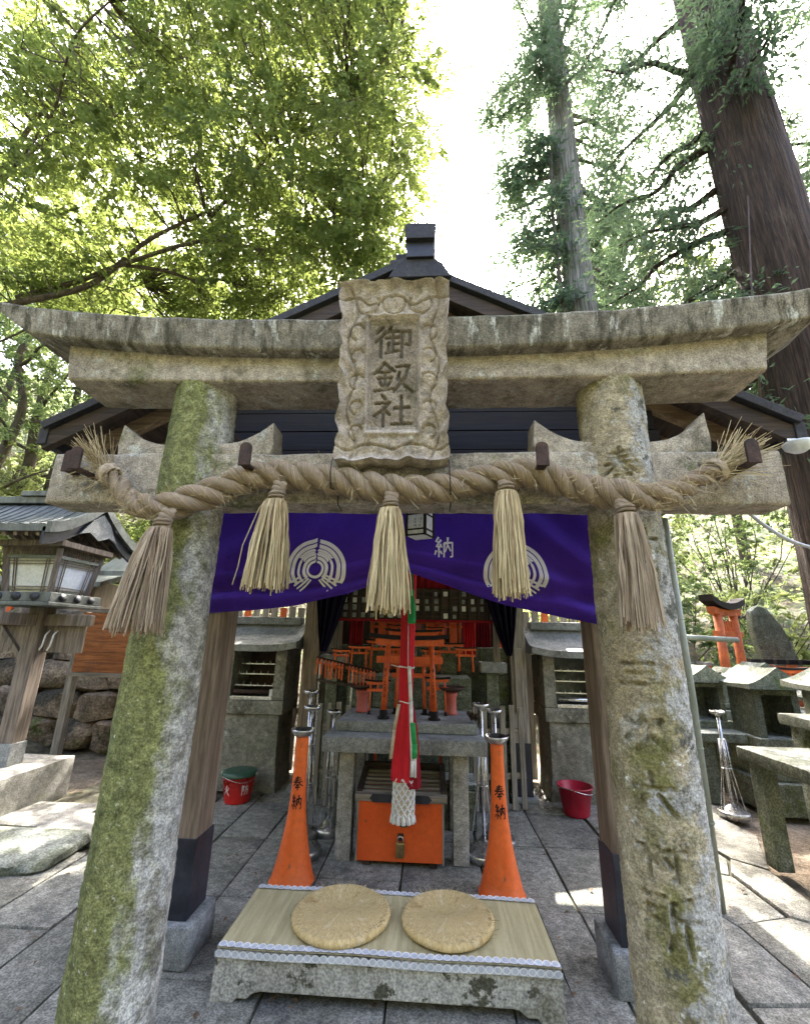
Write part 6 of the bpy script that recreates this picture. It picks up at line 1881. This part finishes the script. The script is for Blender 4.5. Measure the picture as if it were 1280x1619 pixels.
# bamboo pole, rails
bp = thing('bamboo_pole', (1.70, 3.20, 0), 'grey green bamboo pole standing just behind the carved pillar', 'bamboo pole')
MB().tube([(1.70, 3.20, 0.0), (1.715, 3.20, 1.2), (1.71, 3.2, 2.38)], 0.034, 18).build('cane', 'bamboo', bp)
for z in (0.45, 0.86, 1.25, 1.66, 2.05):
    MB().lathe([(0.033, z - 0.008), (0.037, z), (0.033, z + 0.008)], (1.712, 3.2, 0), 18, cap=False).build('node_ring', 'bamboo', bp)
br = thing('bamboo_rail', (2.9, 5.9, 0), 'bamboo post and rail in front of the right hillside', 'bamboo rail')
MB().tube([(3.35, 6.5, 0.2), (3.30, 6.5, 2.35)], 0.045, 14).build('upright', 'bamboo', br)
MB().tube([(2.3, 6.2, 1.62), (4.1, 6.3, 1.56)], 0.035, 12).build('rail', 'bamboo', br)
MB().tube([(3.32, 6.45, 2.0), (2.95, 6.4, 2.18)], 0.03, 12).build('branch_stub', 'bamboo', br)
MB().box(3.21, 3.27, 6.43, 6.455, 1.75, 2.1).build('name_slat', 'wood_orange', br)
# conduit and bulkhead light by the eave
cdp = [(2.02, 2.95, 2.52), (2.12, 2.98, 2.42), (2.28, 3.0, 2.27), (2.45, 3.0, 2.16), (2.7, 3.0, 2.10), (3.1, 3.05, 2.10)]
o = MB().tube([tuple(p) for p in catmull(cdp, 40)], 0.012, 10).build('conduit', 'grey_plastic', org=(2.02, 2.95, 2.1))
tag(o, 'sagging grey plastic conduit running right from the roof eave', 'conduit')
bl = thing('eave_lamp', (2.09, 2.40, 2.56), 'small pale lamp housing under the right roof corner', 'lamp')
MB().lathe([(0.0, -0.05), (0.03, -0.048), (0.062, -0.025), (0.072, 0.0), (0.07, 0.01), (0.0, 0.012)], (2.09, 2.40, 2.605), 20).build('housing', 'paper_blue', bl)
MB().box(2.025, 2.155, 2.385, 2.415, 2.619, 2.635).build('bracket', 'steel', bl, bevel=0.003)

# =================================================================== TREES
def leaf_mesh(name, C, D, Nn, size, aspect, mat, parent=None, org=(0, 0, 0), tone=None, foldk=0.18):
    """C centres, D leaf direction, Nn leaf normal; rhombic leaves folded along the midrib"""
    n = len(C)
    D = D / (np.linalg.norm(D, axis=1, keepdims=True) + 1e-9)
    Sx = np.cross(D, Nn); Sx /= (np.linalg.norm(Sx, axis=1, keepdims=True) + 1e-9)
    Nn = np.cross(Sx, D)
    L = np.asarray(size).reshape(-1, 1) * np.ones((n, 1))
    Wd = L * aspect
    base = C - D * L * 0.5
    tip = C + D * L * 0.5 - Nn * L * 0.10
    lft = C - D * L * 0.05 + Sx * Wd * 0.5 + Nn * Wd * foldk
    rgt = C - D * L * 0.05 - Sx * Wd * 0.5 + Nn * Wd * foldk
    V = np.stack([base, rgt, tip, lft], 1).reshape(-1, 3)
    b = np.arange(n) * 4
    Fc = np.vstack([np.stack([b, b + 1, b + 2], -1), np.stack([b, b + 2, b + 3], -1)])
    if tone is None:
        tone = RNG.random(n)
    return mesh_np(name, V, Fc, mat, parent, org, tone=np.repeat(tone, 4))

def unit(n):
    v = RNG.normal(size=(n, 3))
    return v / np.linalg.norm(v, axis=1, keepdims=True)

def clump_leaves(cc, per, rad, flat, size, droop=0.25, up=1.0):
    """layered leaf sprays: in every clump the leaves sit along a few twigs of one tilted fan"""
    m = len(cc)
    n = m * per
    nt = 6
    ci = np.repeat(np.arange(m), per)
    cn = unit(m) * 0.42 + np.array([0, 0, up]); cn /= np.linalg.norm(cn, axis=1, keepdims=True)
    ca = np.cross(cn, unit(m)); ca /= np.linalg.norm(ca, axis=1, keepdims=True)
    cb = np.cross(cn, ca)
    tw = RNG.integers(0, nt, n)
    ang = (RNG.random(m * nt) * 2 * PI)[ci * nt + tw] + RNG.normal(0, 0.10, n)
    R = (rad if hasattr(rad, '__len__') else np.full(m, rad))[ci]
    tl = (0.45 + 0.75 * RNG.random(m * nt))[ci * nt + tw]
    s = RNG.random(n) ** 0.6
    d2 = ca[ci] * np.cos(ang)[:, None] + cb[ci] * np.sin(ang)[:, None]
    lift = (RNG.normal(0, flat * 0.55, m * nt))[ci * nt + tw]
    rr = (R * tl * s)[:, None]
    C = cc[ci] + d2 * rr + cn[ci] * (lift * R)[:, None] + unit(n) * (0.11 * R)[:, None]
    C[:, 2] -= droop * (rr[:, 0] ** 2) / R
    D = d2 + unit(n) * 0.55
    D[:, 2] -= 0.35
    Nn = cn[ci] + unit(n) * 0.40
    sz = size * (0.45 + 1.0 * RNG.random(n) ** 1.4) * (0.75 + 0.5 * RNG.random(m))[ci]
    ct = RNG.random(m)[ci]
    tone = np.clip(0.75 * ct + 0.40 * RNG.random(n) - 0.12, 0, 1)
    return C, D, Nn, sz, tone

def spray_leaves(cc, axis, per, length, size):
    """cedar sprays: needles along drooping twigs fanning from cc along axis"""
    m = len(cc)
    nt = 7
    n = m * per
    ci = np.repeat(np.arange(m), per)
    tw = RNG.integers(0, nt, n)
    key = (ci * nt + tw)
    tdir = axis[ci] * 0.9 + (np.random.default_rng(3).normal(size=(m * nt, 3)) * np.array([0.75, 0.75, 0.45]))[key]
    tdir[:, 2] -= 0.45
    tdir /= np.linalg.norm(tdir, axis=1, keepdims=True)
    s = RNG.random((n, 1)) ** 0.8
    L = (length * (0.5 + np.random.default_rng(4).random(m * nt)))[key][:, None]
    C = cc[ci] + tdir * s * L + np.array([0, 0, -0.35]) * (s * L) ** 2 + RNG.normal(0, 0.035, (n, 3))
    D = tdir + unit(n) * 0.55
    D[:, 2] -= 0.25
    Nn = unit(n) + np.array([0, 0, 0.6])
    ct = np.random.default_rng(8).random(m)[ci]
    tone = np.clip(0.5 * ct + 0.4 * RNG.random(n) + 0.2 * s[:, 0] - 0.05, 0, 1)
    return C, D, Nn, size * (0.6 + 0.8 * RNG.random(n)), tone

def wob(a, b, n, amp, rnd):
    a, b = Vector(a), Vector(b)
    out = []
    d = (b - a)
    for i in range(n):
        t = i / (n - 1)
        p = a + d * t
        k = math.sin(t * PI)
        p += Vector((rnd.uniform(-1, 1), rnd.uniform(-1, 1), rnd.uniform(-1, 1))) * amp * k
        out.append(p)
    return [Vector(p) for p in catmull([tuple(q) for q in out], n * 4)]

def twig_tubes(mb, pairs, r, rnd):
    for a, b in pairs:
        a, b = Vector(a), Vector(b)
        mid = a.lerp(b, 0.5) + Vector((rnd.uniform(-1, 1), rnd.uniform(-1, 1), rnd.uniform(-.2, .8))) * (b - a).length * 0.13
        mb.tube([a, a.lerp(mid, .6), mid, mid.lerp(b, .6), b], lin(r, r * 0.35, 5), 4, cap=False)

# ---- overhanging broadleaf tree on the left: trunk outside the frame, limbs reaching over the roof
def broadleaf(base, limbs, ells, label, leaf, nclump, per, rad, size, trunk_top, tr, mat_leaf, bark='bark_dark', seed=1, flat=0.55):
    rnd = random.Random(seed)
    rg = np.random.default_rng(seed)
    t = thing('broadleaf_tree', base, label, 'tree')
    tp = wob(base, trunk_top, 6, 0.12, rnd)
    MB().tube(tp, lin(tr, tr * 0.55, len(tp)), 16).build('trunk', bark, t)
    nodes = []
    for a, b, r in limbs:
        pts = wob(a, b, 7, 0.22, rnd)
        MB().tube(pts, lin(r * 0.62, r * 0.18, len(pts)), 9).build('limb', bark, t)
        nodes += [tuple(p) for p in pts[6:]]
    nodes = np.array(nodes)
    cc = []
    wts = np.array([e[6] for e in ells]); wts = wts / wts.sum()
    cnt = (wts * nclump).astype(int)
    for e, c in zip(ells, cnt):
        u = rg.normal(size=(c, 3)); u /= np.linalg.norm(u, axis=1, keepdims=True)
        u *= rg.random((c, 1)) ** (1 / 2.4)
        cc.append(np.array(e[:3]) + u * np.array(e[3:6]))
    cc = np.vstack(cc)
    # each clump hangs on a twig from the nearest limb point
    mb = MB()
    pairs = []
    for c in cc:
        d = np.linalg.norm(nodes - c, axis=1)
        if rnd.random() < 0.85:
            pairs.append((tuple(nodes[d.argmin()]), tuple(c)))
    twig_tubes(mb, pairs, 0.014, rnd)
    sub = []
    for c in cc[::2]:
        for _ in range(2):
            sub.append((tuple(c), (c[0] + rnd.uniform(-.4, .4), c[1] + rnd.uniform(-.4, .4), c[2] + rnd.uniform(-.22, .08))))
    twig_tubes(mb, sub, 0.006, rnd)
    mb.build('twigs', bark, t)['kind'] = 'stuff'
    C, D, Nn, sz, tone = clump_leaves(cc, per, rad * (0.7 + 0.6 * rg.random(len(cc))), flat, size)
    leaf_mesh('crown', C, D, Nn, sz, 0.55, mat_leaf, t, tone=tone)
    return t

broadleaf((-9.6, 5.2, 1.8),
    [((-9.5, 5.2, 4.5), (-3.6, 5.2, 8.0), 0.13), ((-9.5, 5.2, 5.4), (-6.0, 4.8, 10.6), 0.14), ((-6.6, 5.4, 6.6), (-1.0, 5.6, 8.4), 0.07), ((-6.9, 5.0, 9.0), (-2.0, 4.4, 11.4), 0.07),
     ((-9.4, 5.2, 6.5), (-8.5, 4.4, 10.6), 0.10), ((-4.9, 5.3, 7.1), (-2.4, 7.0, 7.9), 0.05), ((-7.6, 5.1, 7.2), (-4.2, 3.4, 9.4), 0.06), ((-3.6, 5.3, 8.0), (-0.5, 4.6, 10.9), 0.05),
     ((-9.4, 5.3, 4.8), (-6.0, 5.4, 6.2), 0.06), ((-6.0, 5.4, 6.2), (-4.6, 5.8, 6.7), 0.035), ((-7.4, 5.2, 6.9), (-5.2, 6.2, 7.6), 0.04), ((-8.2, 5.2, 5.6), (-7.2, 4.6, 8.2), 0.05)],
    [(-0.95, 5.2, 9.9, 1.15, 1.7, 2.9, 1.25), (-1.25, 5.6, 7.5, 1.15, 1.2, 1.1, 0.62), (-2.9, 5.1, 9.2, 1.7, 1.9, 2.5, 1.7), (-4.9, 4.8, 9.7, 1.7, 1.9, 2.4, 1.25), (-2.6, 4.4, 12.0, 2.6, 1.8, 1.7, 1.0), (-7.2, 4.6, 9.4, 1.9, 1.8, 2.3, 0.8), (-3.4, 6.6, 7.9, 2.0, 1.4, 1.4, 0.75), (-6.0, 5.0, 7.2, 1.5, 1.2, 0.9, 0.35), (-2.0, 3.0, 10.2, 2.3, 1.3, 1.3, 0.45), (-4.6, 7.0, 8.1, 2.5, 1.2, 1.4, 0.95), (-7.6, 6.6, 8.6, 1.8, 1.2, 1.6, 0.5)],
    'bright yellow green broadleaf tree arching over the pavilion from the left', None, 1560, 140, 0.50, 0.072, (-9.2, 5.1, 8.0), 0.26, 'leaf_maple', seed=5)

def forest_tree(x, y, h, r, n, per, size, label, mat='leaf_ever', seed=1, bark='bark_dark', low=0.35, tr=0.2, group='forest trees on the hillsides'):
    rnd = random.Random(seed)
    rg = np.random.default_rng(seed)
    z = float(hill(np.array(x), np.array(y)))
    t = thing('forest_tree', (x, y, z), label, 'tree', group)
    tp = wob((x, y, z - 0.3), (x + rnd.uniform(-.5, .5), y, z + h * 0.92), 7, 0.15, rnd)
    MB().tube(tp, lin(tr, tr * 0.25, len(tp)), 10).build('trunk', bark, t)
    nodes = []
    for k in range(8):
        f = low + (0.92 - low) * k / 8
        p = tp[int(f * (len(tp) - 1))]
        a = k * 2.4 + rnd.random()
        q = p + Vector((math.cos(a) * r * 0.75, math.sin(a) * r * 0.75, r * 0.35))
        pts = wob(p, q, 5, 0.15, rnd)
        MB().tube(pts, lin(tr * 0.35, tr * 0.08, len(pts)), 6).build('limb', bark, t)
        nodes += [tuple(v) for v in pts[5:]]
    u = rg.normal(size=(n, 3)); u /= np.linalg.norm(u, axis=1, keepdims=True)
    u *= rg.random((n, 1)) ** (1 / 2.6)
    zc = z + h * (low + 1) / 2
    cc = np.array([x, y, zc]) + u * np.array([r, r, h * (1 - low) / 2])
    C, D, Nn, sz, tone = clump_leaves(cc, per, 0.16 * r * (0.7 + 0.6 * rg.random(n)) + 0.25, 0.6, size)
    leaf_mesh('crown', C, D, Nn, sz, 0.5, mat, t, tone=tone)
    return t
ft = [
 (-10.6, 9.3, 7.5, 2.0, 90, 150, 0.09, 'leafy tree at the far left just above the stair fence', 'leaf_ever'),
 (-14.0, 10.6, 9.5, 2.6, 110, 150, 0.11, 'broad leafy tree leftmost above the stair fence', 'leaf_ever'),
 (8.0, 18.0, 21.0, 2.8, 140, 160, 0.15, 'tall green tree in the haze right behind the pale cedar', 'leaf_ever'),
 (-2.2, 9.8, 9.6, 1.9, 110, 150, 0.10, 'leafy tree directly behind the pavilion, mostly hidden by the roof', 'leaf_ever'),  # tree added to keep the sun off the lantern plinth
 (-5.6, 9.2, 8.0, 1.6, 70, 150, 0.09, 'leafy tree just above the little copper roofed shrine', 'leaf_maple'),
 (-7.5, 11.5, 10.0, 2.9, 190, 150, 0.11, 'dark evergreen tree above the left end of the gate', 'leaf_ever'),
 (-11.5, 11.0, 9.5, 3.0, 170, 150, 0.11, 'evergreen tree at the far left edge of the picture', 'leaf_ever'),
 (-4.6, 12.5, 11.0, 2.3, 170, 150, 0.11, 'evergreen tree rising behind the left roof slope', 'leaf_ever'),
 (-14.5, 16.0, 14.0, 3.6, 130, 170, 0.15, 'tall hillside tree beyond the far left evergreen', 'leaf_maple'),
 (-9.5, 18.0, 15.0, 3.6, 130, 170, 0.15, 'tall pale hillside tree between the left evergreens', 'leaf_maple'),
 (-19.0, 13.0, 13.0, 3.6, 100, 170, 0.15, 'leafy tree farthest left on the slope', 'leaf_ever'),
 (10.5, 15.0, 15.0, 3.2, 130, 170, 0.14, 'light green tree behind the big cedar trunk', 'leaf_maple'),
 (13.5, 12.0, 13.0, 3.0, 90, 170, 0.14, 'green tree at the far right beyond the big cedar', 'leaf_ever'),
 (9.5, 20.0, 19.0, 3.4, 130, 170, 0.16, 'tall green tree between the two cedars in the distance', 'leaf_ever'),
 (6.0, 24.0, 14.0, 3.0, 90, 170, 0.16, 'distant tree low behind the pale cedar trunk', 'leaf_maple'),
 (-1.5, 26.0, 12.0, 3.5, 90, 170, 0.17, 'distant tree hidden mostly behind the pavilion roof', 'leaf_ever'),
]
for k, a in enumerate(ft):
    forest_tree(*a[:8], mat=a[8], seed=30 + k, low=0.16 if k < 9 and k != 2 else 0.28, tr=0.15 + 0.01 * (k % 4))
# slim bare trunks among the left trees
for k, (x, y) in enumerate(((-9.6, 10.2), (-10.6, 10.9), (-8.9, 11.0), (-12.2, 10.4))):
    z = float(hill(np.array(x), np.array(y)))
    rnd = random.Random(k)
    o = MB().tube(wob((x, y, z - 0.2), (x + 0.3, y, z + 7.5), 6, 0.12, rnd), lin(0.11, 0.07, 24), 10).build('slim_trunk', 'bark_dark', org=(x, y, z))
    tag(o, ['slim bare trunk left of the stair fence foot', 'slim bare trunk at the far left behind the fence', 'slim bare trunk nearest the gate end on the left slope', 'slim bare trunk leftmost on the slope'][k], 'tree trunk', 'slim trunks on the left slope')

# ---- cedars
def cedar(x, y, r0, r1, h, label, bark, boughs, nper, length, size, seed, lean=(0, 0), z0=None, flare=1.35):
    rnd = random.Random(seed)
    rg = np.random.default_rng(seed)
    z = float(hill(np.array(x), np.array(y))) if z0 is None else z0
    t = thing('cedar_tree', (x, y, z), label, 'tree', 'tall cedars')
    n, seg = 80, 120
    vs = []
    for i in range(n):
        f = i / (n - 1)
        zz = z - 0.3 + (h + 0.3) * f
        r = (r0 + (r1 - r0) * f) * (1 + (flare - 1) * math.exp(-(zz - z) / 1.1))
        for k in range(seg):
            a = 2 * PI * k / seg
            q = Vector((math.cos(a) * 2.6, math.sin(a) * 2.6, zz * 0.22 + seed))
            rr = r * (1 + 0.06 * noise.noise(q) + 0.035 * noise.noise(Vector((math.cos(a) * 9, math.sin(a) * 9, zz * 0.35))) + 0.03 * abs(noise.noise(Vector((math.cos(a) * 17, math.sin(a) * 17, zz * 0.5 + 4)))))
            vs.append((x + lean[0] * f + rr * math.cos(a), y + lean[1] * f + rr * math.sin(a), zz))
    fs = [(i * seg + k, i * seg + (k + 1) % seg, (i + 1) * seg + (k + 1) % seg, (i + 1) * seg + k) for i in range(n - 1) for k in range(seg)]
    MB().add(vs, fs, smooth=True).build('trunk', bark, t)
    cc, ax = [], []
    for (zb, az, L, drop) in boughs:
        f = (zb - z) / h
        p = Vector((x + lean[0] * f, y + lean[1] * f, zb))
        d = Vector((math.sin(math.radians(az)), math.cos(math.radians(az)), 0))
        q = p + d * L + Vector((0, 0, -drop))
        pts = wob(p, q, 6, 0.10 * L * 0.5, rnd)
        MB().tube(pts, lin(0.06 + 0.012 * L, 0.012, len(pts)), 7).build('bough', bark, t)
        m = int(6 + L * 9)
        for _ in range(m):
            s = 0.25 + 0.75 * rnd.random()
            c = pts[int(s * (len(pts) - 1))]
            sd = Vector((-d.y, d.x, 0)) * rnd.uniform(-1, 1)
            cc.append(c + sd * 0.35 * L * rnd.random() * (1.1 - s * 0.5) + Vector((0, 0, rnd.uniform(-0.35, 0.15))))
            ax.append(d * 0.6 + sd * 0.8)
    cc = np.array([tuple(c) for c in cc]); ax = np.array([tuple(a) for a in ax])
    C, D, Nn, sz, tone = spray_leaves(cc, ax, nper, length, size)
    leaf_mesh('crown', C, D, Nn, sz, 0.30, 'leaf_cedar', t, tone=tone, foldk=0.1)
    return t
rnd = random.Random(12)
def fan(z0, dz, n, azs, spread, l0, l1, d0, d1):
    return [(z0 + dz * k + rnd.uniform(-.2, .2), rnd.choice(azs) + rnd.uniform(-spread, spread), rnd.uniform(l0, l1), rnd.uniform(d0, d1)) for k in range(n)]
bg_ = fan(5.6, 0.55, 7, [288], 22, 1.6, 2.8, 0.6, 1.8) + fan(9.0, 0.9, 5, [275, 300], 20, 1.8, 3.0, 0.6, 1.6)
bg_ += fan(11.5, 0.9, 8, [190, 215, 240], 25, 1.5, 2.6, 0.4, 1.2) + fan(12, 1.3, 12, [0, 90, 180, 270, 320], 40, 2.0, 3.2, 0.4, 1.2)
cedar(5.84, 6.25, 0.59, 0.45, 30, 'massive red brown cedar trunk rising at the right edge', 'bark_cedar', bg_, 46, 0.62, 0.125, 3)
bg2 = fan(11.5, 0.75, 12, [272, 300], 18, 1.4, 2.5, 0.3, 1.4) + fan(12.0, 0.7, 13, [85, 60], 22, 1.5, 2.8, 0.3, 1.4)
bg2 += fan(12.5, 2.0, 4, [215, 235], 15, 0.9, 1.6, 0.3, 1.0) + fan(12.5, 1.5, 5, [272], 14, 2.2, 3.0, 0.3, 1.4)
bg2 += fan(19.0, 0.6, 12, [230, 270, 300, 90, 130], 30, 2.0, 3.2, 0.4, 1.5) + fan(21.5, 0.65, 18, [0, 60, 120, 180, 240, 300], 30, 2.0, 3.6, 0.4, 1.4)
cedar(4.85, 12.0, 0.52, 0.36, 33, 'pale barked cedar standing in the sky gap behind the roof', 'bark_pale', bg2, 44, 0.80, 0.16, 9)
bg3 = fan(9, 1.0, 18, [0, 60, 120, 180, 240, 300], 30, 2.2, 3.6, 0.5, 1.5) + fan(8.5, 0.9, 9, [265], 25, 2.6, 4.4, 0.8, 2.0)
cedar(12.2, 13.0, 0.42, 0.25, 28, 'darker cedar standing mostly behind the big trunk', 'bark_cedar', bg3, 50, 0.85, 0.17, 15)
# hanging vine beside the pale cedar trunk and a guy line by the big trunk
o = MB().tube([(4.15, 11.6, 9.5), (4.10, 11.55, 12.5), (4.05, 11.5, 15.5), (4.18, 11.5, 18)], 0.06, 8).build('hanging_vine', 'bark_dark', org=(4.15, 11.6, 9.5))
tag(o, 'dark vine stem hanging alongside the pale cedar trunk', 'vine')
o = MB().tube([(3.95, 4.9, 4.2), (4.7, 5.5, 6.6), (5.2, 5.75, 8.6)], 0.011, 6).build('guy_wire', 'iron', org=(3.95, 4.9, 4.2))
tag(o, 'thin dark wire slanting in front of the big cedar trunk', 'wire')

# ---- shrubs
def shrub(x, y, r, hgt, n, size, label, mat='leaf_shrub', seed=0, z=None, group='shrubs on the slopes'):
    rg = np.random.default_rng(seed + 100)
    rnd = random.Random(seed)
    z = float(hill(np.array(x), np.array(y))) if z is None else z
    t = thing('shrub', (x, y, z), label, 'shrub', group)
    u = rg.normal(size=(n, 3)); u /= np.linalg.norm(u, axis=1, keepdims=True)
    u *= rg.random((n, 1)) ** (1 / 2.6)
    cc = np.array([x, y, z + hgt * 0.55]) + u * np.array([r, r, hgt * 0.5])
    mb = MB()
    twig_tubes(mb, [((x + rnd.uniform(-.2, .2), y, z - 0.1), tuple(c)) for c in cc[:24]], 0.02, rnd)
    mb.build('stems', 'bark_dark', t)
    C, D, Nn, sz, tone = clump_leaves(cc, 110, 0.30, 0.7, size)
    leaf_mesh('foliage', C, D, Nn, sz, 0.5, mat, t, tone=tone)
sh = [(-6.6, 8.2, 1.1, 1.5, 'pale sunlit shrub above the rock wall, beside the small shrine'), (-8.8, 8.3, 1.2, 1.8, 'pale sunlit shrub under the stair fence'), (-10.9, 9.6, 1.4, 2.0, 'pale sunlit shrub at the left picture edge'),
      (-5.2, 9.6, 1.2, 1.6, 'green shrub right of the red votive lanterns'), (-12.5, 11.8, 1.6, 2.4, 'bright shrub uphill from the stair fence'), (-7.8, 10.6, 1.3, 2.0, 'bright shrub behind the red votive lanterns'),
      (4.6, 9.4, 1.4, 2.6, 'leafy shrub behind the vermilion gate'), (6.4, 9.0, 1.5, 2.4, 'leafy shrub between the gate and the big cedar'), (3.2, 10.2, 1.4, 3.0, 'leafy shrub behind the bamboo rail'),
      (7.6, 11.5, 1.8, 4.2, 'tall light shrub beyond the big cedar'), (4.8, 11.0, 1.6, 4.4, 'tall light shrub uphill from the vermilion gate'), (2.2, 9.0, 1.0, 2.0, 'dark shrub right behind the pavilion corner'), (6.2, 13.0, 1.8, 5.0, 'tall light shrub high on the right slope'),
      (9.6, 10.5, 1.6, 3.5, 'shrub at the far right behind the trunk')]
for k, a in enumerate(sh):
    shrub(a[0], a[1], a[2], a[3], 70, 0.085, a[4], seed=k, mat='leaf_shrub' if k % 3 else 'leaf_ever')
# withered leaves caught in the left branches
cc = np.array([-6.0, 6.2, 7.6]) + RNG.normal(size=(26, 3)) * np.array([0.5, 0.4, 0.7])
# ground cover on the hillsides
n = 26000
X = RNG.uniform(-26, 24, n); Yy = RNG.uniform(6.5, 34, n)
Hh = hill(X, Yy)
keep = Hh > 0.15
X, Yy, Hh = X[keep], Yy[keep], Hh[keep]
n = len(X)
C = np.stack([X, Yy, Hh + 0.05 + 0.3 * RNG.random(n)], -1)
D = unit(n) * np.array([1, 1, .4]); Nn = np.array([0, 0, 1.0]) + unit(n) * 0.6
o = leaf_mesh('undergrowth', C, D, Nn, 0.12 + 0.16 * RNG.random(n), 0.5, 'leaf_ever')
tag(o, 'low leafy undergrowth covering the forest slopes', 'undergrowth', kind='stuff')
# fallen leaves on the paving
n = 240
X = RNG.uniform(-3.3, 2.3, n); Yy = RNG.uniform(1.6, 5.0, n)
C = np.stack([X, Yy, np.full(n, 0.011)], -1)
D = unit(n) * np.array([1, 1, 0.05]); Nn = np.array([0, 0, 1.0]) + unit(n) * 0.15
o = leaf_mesh('fallen_leaves', C, D, Nn, 0.022 + 0.022 * RNG.random(n), 0.5, 'leaf_dead')
tag(o, 'scattered withered leaves lying on the stone paving', 'leaves', kind='stuff')
